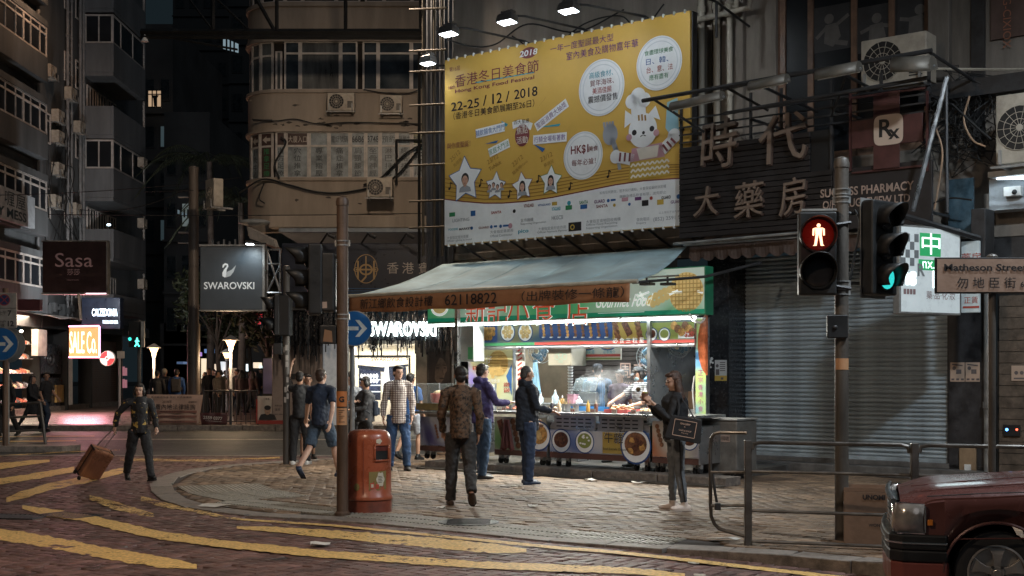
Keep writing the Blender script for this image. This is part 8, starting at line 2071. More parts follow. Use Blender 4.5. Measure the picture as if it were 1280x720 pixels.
for k in range(5):bin_sticker("sticker_line",C_ink,[(299,.44-k*.018),(300+9+(k%2)*2,.44-k*.018),(300+9+(k%2)*2,.434-k*.018),(299,.434-k*.018)],.0115)
bin_sticker("icon_square",redst,[(279,.29),(289,.29),(289,.36),(279,.36)],.008);bin_sticker("icon_square",redst,[(293,.29),(302,.29),(302,.35),(293,.35)],.008);bin_sticker("icon_mark",crm,[(281,.305),(287,.305),(287,.345),(281,.345)],.0105)
bin_sticker("round_sticker",olive,[(244+8*math.cos(u),.31+.045*math.sin(u))for u in np.linspace(0,6.28,17)[:-1]])
bin_sticker("hinge_mark",M_dark,[(222,.84),(225,.84),(225,.86),(222,.86)]);
q=MB();q.tube([(xN+(k_*.985+.006)*math.cos(R(262)),dN+(k_*.985+.006)*.88*math.sin(R(262)),z)for z in(.22,.86)],.004,6);q.mk("door_seam",mat("grimy_orange",(.22,.05,.025),.5,dirt=.7),bn)
# ================================================================ RAILINGS
M_rail=mat("galvanised_rail",(.12,.11,.1),.4,metal=.6,var=.25,dirt=.45,dcol=(.05,.04,.035))
def rail_bar(parent,pts,r=.016,m=None,name="rail"):q=MB();q.tube(pts,r,8);return q.mk(name,m or M_rail,parent,smooth=True)
gA=G(935,682);gC=P(1143,557,11.9);gA=Vector((gA.x,gA.y,0))
fn=thing("pedestrian_railing","grey steel pedestrian railing along the kerb in front of the roller shutter","railing",gA)
posts=[Vector((gA.x,gA.y,0)),Vector((gC.x,gC.y,0)),Vector((gC.x+(gC.x-gA.x)*1.05,gC.y+(gC.y-gA.y)*1.05,0))]
for p in posts:MB().box(p.x-.035,p.x+.035,p.y-.03,p.y+.03,-.02,1.02).mk("post",M_rail,fn,bevel=.008)
for a,b in zip(posts[:-1],posts[1:]):
 dd=(b-a).normalized()*.06
 for z in(1.0,.72,.34,.045):
  e0,e1=a+dd,b-dd
  if z==1.0:rail_bar(fn,[(e0.x-dd.x*.3,e0.y,.93),(e0.x,e0.y,.985),(e0.x+dd.x,e0.y+dd.y,1.0),(e1.x-dd.x,e1.y-dd.y,1.0),(e1.x,e1.y,.985),(e1.x+dd.x*.3,e1.y,.93)],.02)
  else:rail_bar(fn,[(e0.x-dd.x*.4,e0.y,z),(e1.x+dd.x*.4,e1.y,z)])
lp0=thing("loop_railing","small rounded loop railing section chained beside the grey railing post","railing",(gA.x-.3,gA.y+.1,0))
q_=[]
for(px,py)in((934,541),(900,540.5),(893,542),(889,548),(888,560),(888,630),(889,645),(893,655),(899,661),(912,665),(934,671)):q_.append(P(px,py,gA.y-(px-934)*.003))
rail_bar(lp0,q_,.018)
for py in(590,632):rail_bar(lp0,[P(889,py,gA.y+.1),P(932,py,gA.y)],.014)
cable([P(891,592,gA.y),P(893,610,gA.y-.02),P(896,628,gA.y-.03)],.014,M_dark,"chain","short dark chain hanging on the loop railing",cat="chain");q=MB();q.cbox(P(897,633,gA.y-.03),.06,.04,.07);root_mesh(q,"padlock",M_dark,"dark padlock on the loop railing's middle bar","padlock",origin=P(897,638,gA.y-.03),bevel=.01)
fl_=thing("road_railing","grey steel railing with post at the left edge in front of the shoe shop","railing",(X(30,28),28,.1))
for px in(-40,5,57):q=MB();q.cyl((X(px,28),28,.1),(X(px,28)-(.12 if px==57 else 0),28,Z(503,28)),.035,n=10);q.mk("post",M_rail,fl_,smooth=True)
for(py,py2)in((507,503),(524,520),(542,537),(560,555)):rail_bar(fl_,[(X(-45,28),28,Z(py,28)),(X(55,28),28,Z(py2,28))],.025)
def bar_rail(px0,px1,d,zt,label,step=.14):
 t=thing("bar_railing",label,"railing",(X((px0+px1)/2,d),d,.12));rail_bar(t,[(X(px0,d),d,zt),(X(px1,d),d,zt)],.022,M_dark);rail_bar(t,[(X(px0,d),d,.22),(X(px1,d),d,.22)],.018,M_dark)
 x=X(px0,d)
 while x<X(px1,d):q=MB();q.cyl((x,d,.13),(x,d,zt),.011,n=5);q.mk("upright",M_dark,t);x+=step
 for px in(px0,(px0+px1)/2,px1):q=MB();q.cyl((X(px,d),d,.12),(X(px,d),d,zt+.06),.035,n=8);q.mk("post",M_dark,t)
bar_rail(254,322,37.9,1.12,"dark upright-bar railing between the two pavement banners");bar_rail(357,400,37.9,1.12,"dark upright-bar railing behind the man in black");bar_rail(168,186,37.9,1.12,"short dark railing at the left end of the long banner")
def banner(pts,label,m,d=37.75,name="street_banner"):
 t=thing(name,label,"banner",P(pts[0][0],pts[2][1],d));q=MB();n=16;rows=[]
 (ax,ay),(bx,by),(cx_,cy_),(dx,dy)=pts
 for j in range(7):
  v=j/6;rows.append([P(ax+(bx-ax)*u+(dx-ax)*v*(1-u)+(cx_-bx)*v*u,(ay+(by-ay)*u)*(1-v)+(dy+(cy_-dy)*u)*v,d+.03*math.sin(u*14+v))for u in[i/n for i in range(n+1)]])
 q.loft(rows,cap=False,closed=False);q.mk("cloth",m,t,smooth='all',thick=.006);return t,Board((0,d-.045,0),(1,0,0),(0,0,1),(0,-1,0),t)
t,b=banner([(183,493),(254,493.5),(248,532),(191,531)],"peach legal-advice banner with bold black Chinese text on the far railing",mat("peach_banner",(.46,.31,.24),.7,var=.06));dq=lambda px,py:dp(px,py,37.7)
q=MB();b.text(q,"免費內地法律諮詢",dq(215.5,508.5),.17,1,w=X(244,37.7)-X(187,37.7),bold=.05);b.text(q,"2018年",dq(209,502),.09,1,bold=.03);b.text(q,"香港勵志協會 敬啟 新界鄉議局",dq(214,496.5),.055,1,w=1.2,bold=.03);b.text(q,"即場登記",dq(241,502.5),.06,1,bold=.02);q.mk("lettering",C_ink,t)
for py in(514.5,520.5,527):q=MB();b.rect(q,X(192,37.7),Z(py+1.4,37.7),X(246,37.7),Z(py-1.3,37.7),1);q.mk("red_band",flatc("banner_rust",(.26,.12,.09)),t);q=MB();b.text(q,"日期地點時間查詢電話",(X(197,37.7),Z(py,37.7)),.045,2,w=.8,align='L',bold=.02);q.mk("band_lettering",C_ink,t)
t,b=banner([(250,516),(284,516),(283,531),(252,531)],"dark maroon banner with a white telephone number beside the lamp post",mat("dark_maroon_banner",(.07,.02,.02),.6));q=MB();b.text(q,"2559 0377",dq(266,522.5),.10,1,w=X(278,37.7)-X(254,37.7),bold=.03,rot=-4);b.text(q,"www.legalaid.com",dq(267,526.5),.03,1,w=.5,rot=-4,bold=.02);q.mk("lettering",flatc("sign_silver",(.48,.44,.40),.4),t)
t,b=banner([(322,495),(355,495),(355,530),(322,530)],"cream election banner with a man's portrait on the far railing",mat("cream_banner",(.5,.44,.38),.7,var=.05));q=MB();c=dq(334.5,513)
b.poly(q,[(c[0]-.27,c[1]-.28),(c[0]+.27,c[1]-.28),(c[0]+.2,c[1]-.12),(c[0],c[1]-.08),(c[0]-.2,c[1]-.12)],1);q.mk("suit_print",C_ink,t);q=MB();b.disc(q,c,.095,2,16,ry=.13);q.mk("face_print",flatc("banner_skin",(.38,.24,.17)),t);q=MB();b.disc(q,(c[0],c[1]+.08),.1,3,14,ry=.07);b.line(q,(c[0]-.05,c[1]+.02),(c[0]-.02,c[1]+.02),.012,4);b.line(q,(c[0]+.02,c[1]+.02),(c[0]+.05,c[1]+.02),.012,4);b.line(q,(c[0]-.03,c[1]-.07),(c[0]+.03,c[1]-.07),.012,4);q.mk("hair_print",C_ink,t)
q=MB();b.text(q,"丁健華",dq(333,498.5),.06,1,bold=.02);b.text(q,"議員",dq(347,512),.08,1,bold=.03);b.text(q,"服務社區",dq(348,507),.05,1);b.text(q,"2891 0000",dq(348,518),.04,1);q.mk("lettering",C_ink,t);q=MB();b.rect(q,X(322.5,37.7),Z(530,37.7),X(354.5,37.7),Z(525.5,37.7),1.5);b.rect(q,X(320,37.7),Z(530,37.7),X(322,37.7),Z(499,37.7),1.5);q.mk("red_band",flatc("banner_red",(.3,.04,.03)),t)
def garden_lamp(px,py_top,d,label,e=60,gs_=2.6):
 x=X(px,d);zt=Z(py_top,d);t=thing("garden_lamp",label,"lamp post",(x,d,.12),group="garden lamps with cone lanterns");q=MB();q.lathe([(.09,0),(.09,.1),(.055,.2),(.045,zt-.75)],(x,d,.12),12);q.mk("post",mat("pale_blue_post",(.4,.42,.45),.4),t,smooth=True)
 q=MB();q.lathe([(.07,0),(.17,.22)],(x,d,zt-.48),12);q.mk("lantern_glass",glow("lantern_glow",(1,.62,.33),gs_),t,smooth=True);q=MB();q.lathe([(.26,0),(.23,.03),(.09,.12),(.02,.16)],(x,d,zt-.255),16);q.mk("lantern_cap",M_white,t,smooth=True);q=MB();q.lathe([(.05,0),(.09,.12)],(x,d,zt-.605),10);q.mk("lantern_neck",M_white,t)
 if e:lamp("lantern_light",'POINT',(x,d-.3,zt-.7),e,(1,.7,.42),size=.15,parent=t)
garden_lamp(288.5,415,39.5,"glowing cone garden lamp below the swan signboard",110);garden_lamp(192.5,426,46,"glowing cone garden lamp left of the tall lamp column",110);garden_lamp(283.5,433,52,"small distant cone lamp just left of the nearer garden lamp",0,4)
t=thing("tall_lamp_column","tall thick tan lamp column rising past the frame's left third","column",(X(242,38.6),38.6,.12));q=MB();q.lathe([(.19,0),(.19,3.0),(.155,3.05),(.14,Z(212,38.6)-.2),(.15,Z(212,38.6)-.15),(.15,Z(209,38.6)-.12),(.03,Z(208,38.6)-.1)],(X(242,38.6),38.6,.12),18);q.mk("shaft",mat("tan_column",(.13,.105,.085),.5,var=.2,dirt=.3,streak=True),t,smooth=True)
q=MB();b=Board((X(242,38.6),38.41,0),(1,0,0),(0,0,1),(0,-1,0),t)
for k,ch in enumerate("S88A"):b.text(q,ch,(-.07,Z(434+k*6.5,38.6)),.09,1)
q.mk("lettering",C_ink,t)
for py in(248,292,305):q=MB();q.box(X(237,38.6)-.3,X(237,38.6),38.4,38.5,Z(py,38.6),Z(py,38.6)+.04);q.mk("bracket",M_galv,t)
t=thing("pedestrian_signal","small dark pedestrian signal glowing green at the far left crossing","pedestrian signal",(X(174,36),36,-.02));q=MB();q.cyl((X(174,36),36,-.02),(X(174,36),36,Z(400,36)),.05,n=10);q.mk("post",M_poleG,t,smooth=True);MB().box(X(163,36),X(180,36),35.8,36.06,Z(434,36),Z(402,36)).mk("housing",M_black,t,bevel=.02);MB().box(X(180,36),X(184,36),35.7,35.78,Z(434,36),Z(402,36)).mk("side_plate",M_galv,t)
b=Board((0,35.8,0),(1,0,0),(0,0,1),(0,-1,0),t);q=MB();c=dp(174,428,36);b.disc(q,(c[0],c[1]+.1),.025,0,8);b.line(q,(c[0],c[1]+.08),(c[0]-.01,c[1]-.02),.05,0);b.line(q,(c[0],c[1]-.02),(c[0]-.06,c[1]-.12),.03,0);b.line(q,(c[0],c[1]-.02),(c[0]+.06,c[1]-.12),.03,0);b.line(q,(c[0]-.06,c[1]+.03),(c[0]+.06,c[1]+.03),.025,0);q.mk("green_man",glow("green_man",(.1,1,.8),4),t);q=MB();b.disc(q,dp(165,424,36),.05,0,10);q.mk("side_glint",glow("green_glint",(.05,.8,.7),1.2),t)
t=thing("bus_stop_pole","thin pink-lit pole with small blank plate beside the round red sign","pole",(X(149.5,40),40,.12));q=MB();q.cyl((X(149.5,40),40,.12),(X(149.5,40),40,Z(440,40)),.04,n=8);q.mk("post",mat("pink_lit_post",(.35,.33,.34),.4),t);MB().box(X(147,40),X(156,40),39.93,39.97,Z(448,40),Z(439,40)).mk("plate",M_palef,t)
for(a,b_,d,sg)in(((0,244),(300,222),40,.1),((60,268),(560,266),36,.05),((180,240),(242,238),38,.0),((100,262),(240,232),39,.3)):
 cable([P(*a,d),P(*b_,d)],.012,label={0:"thin overhead wire from the cafe sign to the rounded corner",60:"thin level overhead wire crossing above the swan signboard",180:"short wire tied to the tall lamp column",100:"sagging wire from the balconies to the tall lamp column"}[a[0]],sag=sg)
M_card=mat("corrugated_card",(.19,.12,.08),.75,var=.15,scale=4,bump=.1,dirt=.2)
cb=G(1076,684);t=thing("cardboard_box","brown cardboard box with flaps and print, standing behind the taxi's nose","box",(cb.x+.12,cb.y+.3,0),R(-14));T_=WM[t.name]
MB(T_).box(-.2,.25,-.2,.2,.004,.52).mk("carton",M_card,t,bevel=.006);
for(x0,x1,y0,y1,tl)in((-.2,.25,-.2,-.19,1),(-.2,.25,.19,.2,1)):MB(T_).box(x0,x1,y0,y1,.521,.56).mk("flap",M_card,t)
b=Board((0,-.2,0),(1,0,0),(0,0,1),(0,-1,0),t);q=MB(T_);b.text(q,"UNOMI",(.08,.47),.05,0,bold=.04);b.text(q,"WONGEE",(.12,.2),.03,0,bold=.02);q.mk("print",C_ink,t)
# ================================================================ TAXI (nose at the right edge)
tx0=P(1097,600,9.9);rt=R(180-15.5)
taxi=thing("red_taxi","dark red saloon taxi entering from the right edge, chrome grille and alloy wheel","taxi",(tx0.x+.02,9.62,-.12),rt+math.pi)
Tm=WM[taxi.name]
Mx=mat("maroon_car_paint",(.105,.040,.034),.3,var=.12,scale=2,bump=0,coat=.4,metal=.15)
Mchr=mat("chrome",(.7,.7,.7),.12,metal=1,var=0,bump=0);Mcarg=mat("car_glass",(.02,.024,.026),.06,var=0,bump=0);Wd=1.7
def sec(x,zb,zs,zt,ins=0.0,crown=.03):
 """cross-section of the body at x: sill, side, shoulder, crowned top"""
 y0,y1=ins,Wd-ins
 pts=[(y0+.06,zb),(y0+.015,zb+.12),(y0,(zb+zs)/2),(y0+.012,zs-.03),(y0+.04,zs),(y0+.14,zt-crown),(y0+.4,zt-crown*.3),(Wd/2,zt),(y1-.4,zt-crown*.3),(y1-.14,zt-crown),(y1-.04,zs),(y1-.012,zs-.03),(y1,(zb+zs)/2),(y1-.015,zb+.12),(y1-.06,zb)]
 return[(x,y,z)for y,z in pts]
wc,wr,arch=.755,.315,.375
def body_side(x):
 for c in(wc,wc+2.68):
  if abs(x-c)<arch:return .31+math.sqrt(max(0,arch**2-(x-c)**2))
 return .22
xs_=sorted(set([.07,.09,.14,.22,.3,.38]+[wc+arch*math.cos(a)for a in np.linspace(0,math.pi,21)]+[1.3,1.6,2.0,2.5,3.0]+[wc+2.68+arch*math.cos(a)for a in np.linspace(0,math.pi,17)]+[4.0,4.3,4.5,4.6]))
rings=[]
for x in xs_:
 u=min(1,x/1.35);zt=.84+.07*smooth01(np.array(min(1,x/.35)))+.10*min(1,x/1.3)+(.0 if x<1.3 else .02);zs=zt-.075;ins=.05*(1-min(1,x/.3))**2
 if x>4.2:zt-=.06*(x-4.2)
 zb=body_side(x)
 rings.append(sec(x,min(zb,zs-.06),zs,zt,ins))
q=MB(Tm);q.loft(rings,cap=True,closed=False);q.face(list(rings[-1]));q.mk("body_shell",Mx,taxi,smooth=True,fix=True)
MB(Tm).box(.1,4.5,.12,Wd-.12,.16,.24).mk("floor_pan",M_rubber,taxi)
for c in(wc,wc+2.68):q=MB(Tm);q.loft([[(c+(arch+.012)*math.cos(a),y,.31+(arch+.012)*math.sin(a))for a in np.linspace(-.15,math.pi+.15,20)]for y in(.01,Wd-.01)],cap=False,closed=False);q.mk("wheel_arch_liner",M_rubber,taxi,smooth='all');
q=MB(Tm);q.tube([(wc+(arch+.006)*math.cos(a),-.006,.31+(arch+.006)*math.sin(a))for a in np.linspace(0,math.pi,20)],.012,6);q.mk("arch_lip",Mx,taxi,smooth=True)
cab=[(1.42,.96),(2.0,1.40),(2.35,1.46),(3.3,1.46),(3.65,1.40),(4.05,.97)]
q=MB(Tm);q.loft([[(x,.12+(z-.96)*.36,z)for x,z in cab],[(x,Wd-.12-(z-.96)*.36,z)for x,z in cab]],cap=False,closed=False);q.mk("glasshouse",Mcarg,taxi,smooth=True)
for s_ in(0,1):
 yv=lambda z:.12+(z-.96)*.36 if s_==0 else Wd-.12-(z-.96)*.36
 q=MB(Tm);q.face([(x,yv(z),z)for x,z in cab]);q.mk("side_glass",Mcarg,taxi);q=MB(Tm)
 for(a,b_)in(((1.40,.96),(2.0,1.41)),((2.0,1.41),(3.65,1.41)),((3.65,1.41),(4.08,.96)),((2.75,.96),(2.75,1.46))):q.tube([(a[0],yv(a[1])+(-.006 if s_==0 else .006),a[1]),(b_[0],yv(b_[1])+(-.006 if s_==0 else .006),b_[1])],.022,5)
 q.mk("pillar",Mx,taxi)
q=MB(Tm);q.loft([[(x,.28,z),(x,.5,z+.025),(x,Wd-.5,z+.025),(x,Wd-.28,z)]for x,z in((1.98,1.40),(2.35,1.465),(3.3,1.465),(3.67,1.40))],cap=False,closed=False);q.mk("roof",mat("silver_roof",(.45,.45,.45),.3,metal=.5),taxi,smooth='all',thick=.01)
q=MB(Tm);q.box(2.4,2.55,Wd/2-.25,Wd/2+.25,1.49,1.6);q.mk("roof_light",mat("dim_roof_light",(.5,.48,.4),.4),taxi,bevel=.02)
for pts in([(.14,.17,.885),(.5,.155,.925),(1.3,.14,1.003)],[(.16,.5,.905),(.6,.52,.955),(1.3,.55,1.018)]):q=MB(Tm);q.tube(pts,.0045,5);q.mk("bonnet_crease",Mx,taxi,smooth=True)
q=MB(Tm);q.tube([(.26,.035,.868),(.7,.03,.905),(1.33,.03,.935)],.0045,5);q.mk("bonnet_gap",M_rubber,taxi)
MB(Tm).box(.262,.30,-.014,-.004,.655,.70).mk("side_marker",mat("amber_marker",(.5,.16,.02),.3),taxi,bevel=.004)
for x in(1.32,2.42):q=MB(Tm);q.tube([(x,-.001,.3),(x,-.002,.6),(x,.012,.9)],.004,5);q.mk("shut_line",M_rubber,taxi)
q=MB(Tm);q.tube([(.45,-.004,.56),(1.3,-.004,.60),(4.3,-.004,.6)],.006,5);q.mk("swage_line",Mx,taxi)
def bump(z0,z1,out,m,nm,bev=.015):
 pts=[(-.02-out,.18),(-.045-out,.6),(-.05-out,Wd/2),(-.045-out,Wd-.6),(-.02-out,Wd-.18),(.08,Wd+.012+out),(.40,Wd+.014+out)]
 pts=[(.40,-.014-out),(.08,-.012-out),(-.0-out,.06)]+pts;ins=[(.42,.06),(.1,.08),(.1,.1),(.1,.2),(.1,.6),(.1,Wd/2),(.1,Wd-.6),(.1,Wd-.2),(.12,Wd-.08),(.42,Wd-.06)]
 q=MB(Tm);n=len(pts);L_=pts+ins[::-1];q.prism([(x,y,z0)for x,y in L_],(0,0,z1-z0));q.mk(nm,m,taxi,bevel=bev,fix=True)
bump(.47,.585,.012,M_black,"bumper_top");bump(.515,.53,.02,Mchr,"bumper_strip",.003);bump(.38,.468,.008,M_black,"bumper_face");bump(.20,.378,.0,mat("faded_maroon_bumper",(.17,.045,.035),.4,var=.1),"bumper_skirt")
MB(Tm).box(.02,.07,.42,Wd-.42,.60,.80).mk("grille_back",M_black,taxi);
for k in range(7):q=MB(Tm);q.tube([(.012,.40,.61+k*.03),(-.01,Wd/2,.61+k*.03),(.012,Wd-.40,.61+k*.03)],.009,6);q.mk("grille_bar",Mchr,taxi,smooth=True)
q=MB(Tm);q.tube([(.02,.04,.825),(0,.4,.832),(-.01,Wd/2,.835),(0,Wd-.4,.832),(.02,Wd-.04,.825)],.022,8);q.mk("grille_header",Mchr,taxi,smooth=True)
Mhl=mat("headlight_glass",(.30,.27,.24),.12,metal=.3,var=.25,scale=9,bump=.1,coat=.8)
for s_ in(0,1):
 f=(lambda y:y)if s_==0 else(lambda y:Wd-y)
 ring_=lambda z0,z1:[(.035,f(.38),z0),(.012,f(.1),z0),(.05,f(.0),z0),(.20,f(-.012),z0+.01),(.235,f(.01),z0+.02),(.235,f(.06),z0+.02),(.1,f(.12),z0),(.06,f(.38),z0)]
 q=MB(Tm);A_=[(.03,f(.38)),(.01,f(.1)),(.045,f(.0)),(.13,f(-.01)),(.235,f(-.012))];q.loft([[(x,y,.60)for x,y in A_],[(x-.006,y,.70)for x,y in A_],[(x+.006,y+(.004 if s_==0 else-.004),.815)for x,y in A_]],cap=False,closed=False);q.mk("headlight",Mhl,taxi,smooth='all',thick=.012)
 for(a,b_)in(((.245,-.008,.60),(.245,-.008,.80)),((.045,-.006,.595),(.24,-.014,.595)),((.045,0,.82),(.24,-.008,.81))):q=MB(Tm);q.tube([(a[0],f(a[1]),a[2]),(b_[0],f(b_[1]),b_[2])],.007,6);q.mk("headlight_trim",Mchr,taxi)
 q=MB(Tm);q.box(.1,.19,f(.02)-.002,f(.02)+.002,.62,.79);q.mk("reflector_rib",Mchr,taxi)
Mal=mat("alloy_rim",(.40,.37,.34),.35,metal=.75,var=.15,dirt=.35)
for i,(c,side)in enumerate(((wc,0),(wc+2.68,0),(wc,1),(wc+2.68,1))):
 yo=.03 if side==0 else Wd-.03;sg=-1 if side==0 else 1
 L_=Tm@Matrix.Translation((c,yo,.31))@Matrix.Rotation(math.pi/2*(1 if side==0 else-1),4,'X')
 q=MB(L_);q.lathe([(.2,-.18),(.29,-.18),(.313,-.15),(.315,-.04),(.30,-.008),(.26,.0),(.215,-.008),(.205,-.02),(.2,-.1)],n=40);q.mk("tyre",M_rubber,taxi,smooth=True);tyre=taxi.children[-1]
 wh_=MB(L_);wh_.lathe([(.208,-.05),(.212,-.008),(.198,-.004),(.19,-.03),(.185,-.09),(.06,-.1)],n=40);rim=wh_.mk("rim",Mal,taxi,smooth=True)
 q=MB(L_)
 for k in range(5):
  a=2*math.pi*k/5+.3;ca,sa=math.cos(a),math.sin(a);pr=[]
  for(r_,w_,z)in((.045,.03,-.018),(.09,.026,-.015),(.14,.038,-.012),(.19,.06,-.02)):
   pr.append([Vector((ca*r_-sa*w_,sa*r_+ca*w_,z)),Vector((ca*r_+sa*w_,sa*r_-ca*w_,z)),Vector((ca*r_+sa*w_,sa*r_-ca*w_,z-.03)),Vector((ca*r_-sa*w_,sa*r_+ca*w_,z-.03))])
  q.loft(pr)
 q.mk("rim_spokes",Mal,taxi,bevel=.004,fix=True)
 q=MB(L_);q.cyl((0,0,-.05),(0,0,-.008),.062,.05,20);q.cyl((0,0,-.008),(0,0,.0),.034,.028,16);q.mk("hub_cap",Mal,taxi,bevel=.003)
 for k in range(5):a=2*math.pi*k/5+.93;q=MB(L_);q.cyl((.05*math.cos(a)*1.1,.05*math.sin(a)*1.1,-.03),(.055*math.cos(a),.055*math.sin(a),-.002),.012,n=6);q.mk("wheel_nut",M_dark,taxi)
 q=MB(L_);q.cyl((0,0,-.1),(0,0,-.085),.16,n=24);q.mk("brake_disc",M_dark,taxi)
q=MB(Tm);q.box(1.75,1.95,-.16,-.03,.97,1.08);q.mk("door_mirror",M_black,taxi,bevel=.03)
# ================================================================ PEOPLE
_tex={}
def folds(sc):
 if sc not in _tex:
  t=bpy.data.textures.new("folds",'CLOUDS');t.noise_scale=sc;t.noise_depth=3;_tex[sc]=t
 return _tex[sc]
def soft(o,vox,sm=4,disp=0.0,sc=.08,d2=0.0):
 r=o.modifiers.new("skin",'REMESH');r.mode='VOXEL';r.voxel_size=vox;r.use_smooth_shade=True
 if sm:s_=o.modifiers.new("smooth",'SMOOTH');s_.iterations=sm;s_.factor=.5
 if disp:d=o.modifiers.new("folds",'DISPLACE');d.texture=folds(sc);d.strength=disp;d.mid_level=.4
 if d2:d=o.modifiers.new("creases",'DISPLACE');d.texture=folds(sc*.4);d.strength=d2;d.mid_level=.5
 return o
M_skin=mat("skin",(.42,.235,.155),.5,var=.08,bump=.03);M_skin2=mat("fair_skin",(.55,.34,.25),.48,var=.06,bump=.03)
M_hair=mat("black_hair",(.014,.011,.010),.42,var=.4,scale=30,bump=.5,bscale=90);M_hairb=mat("brown_hair",(.05,.028,.018),.42,var=.4,scale=30,bump=.5,bscale=90);M_hairg=mat("greying_hair",(.06,.055,.05),.5,var=.5,scale=40,bump=.4,bscale=90)
M_eye=mat("dark_eye",(.01,.008,.008),.3,var=0,bump=0);M_lip=mat("lip",(.28,.10,.08),.5,var=0,bump=0)
def cl(name,c,**k):k.setdefault('var',.18);return mat(name,c,k.pop('rough',.8),scale=7,bump=.25,bscale=120,**k)
def pattern(name,kind,c0,c1,c2=None,s=1.0):
 m=bpy.data.materials.new(name);m.use_nodes=True;nt=m.node_tree;N=nt.nodes;L=nt.links;b=N["Principled BSDF"];b.inputs["Roughness"].default_value=.8
 tc=N.new("ShaderNodeTexCoord");sx=N.new("ShaderNodeSeparateXYZ");L.new(tc.outputs["Object"],sx.inputs[0])
 def stripe(sock,freq,duty,ph=0):
  a=N.new("ShaderNodeMath");a.operation='MULTIPLY_ADD';a.inputs[1].default_value=freq;a.inputs[2].default_value=ph;L.new(sock,a.inputs[0])
  f=N.new("ShaderNodeMath");f.operation='FRACT';L.new(a.outputs[0],f.inputs[0]);l=N.new("ShaderNodeMath");l.operation='LESS_THAN';l.inputs[1].default_value=duty;L.new(f.outputs[0],l.inputs[0]);return l.outputs[0]
 def mix(fac,a,bb):
  x=N.new("ShaderNodeMix");x.data_type='RGBA';L.new(fac,x.inputs[0])
  for i,v in((6,a),(7,bb)):
   if isinstance(v,tuple):x.inputs[i].default_value=(*v,1)
   else:L.new(v,x.inputs[i])
  return x.outputs[2]
 if kind=='plaid':out=mix(stripe(sx.outputs[2],s,.28),mix(stripe(sx.outputs[0],s,.28),c0,c1),c1)
 elif kind=='hstripe':out=mix(stripe(sx.outputs[2],s,.5),c0,c1)
 elif kind=='vstripe':out=mix(stripe(sx.outputs[0],s,.3),c0,c1)
 else:
  n=N.new("ShaderNodeTexNoise");n.inputs["Scale"].default_value=s;n.inputs["Detail"].default_value=4;n.inputs["Roughness"].default_value=.6;L.new(tc.outputs["Object"],n.inputs[0])
  g=N.new("ShaderNodeMath");g.operation='GREATER_THAN';g.inputs[1].default_value=.52;L.new(n.outputs[0],g.inputs[0]);g2=N.new("ShaderNodeMath");g2.operation='GREATER_THAN';g2.inputs[1].default_value=.59;L.new(n.outputs[0],g2.inputs[0])
  out=mix(g2.outputs[0],mix(g.outputs[0],c0,c1),c2 or c1)
 L.new(out,b.inputs["Base Color"]);return m
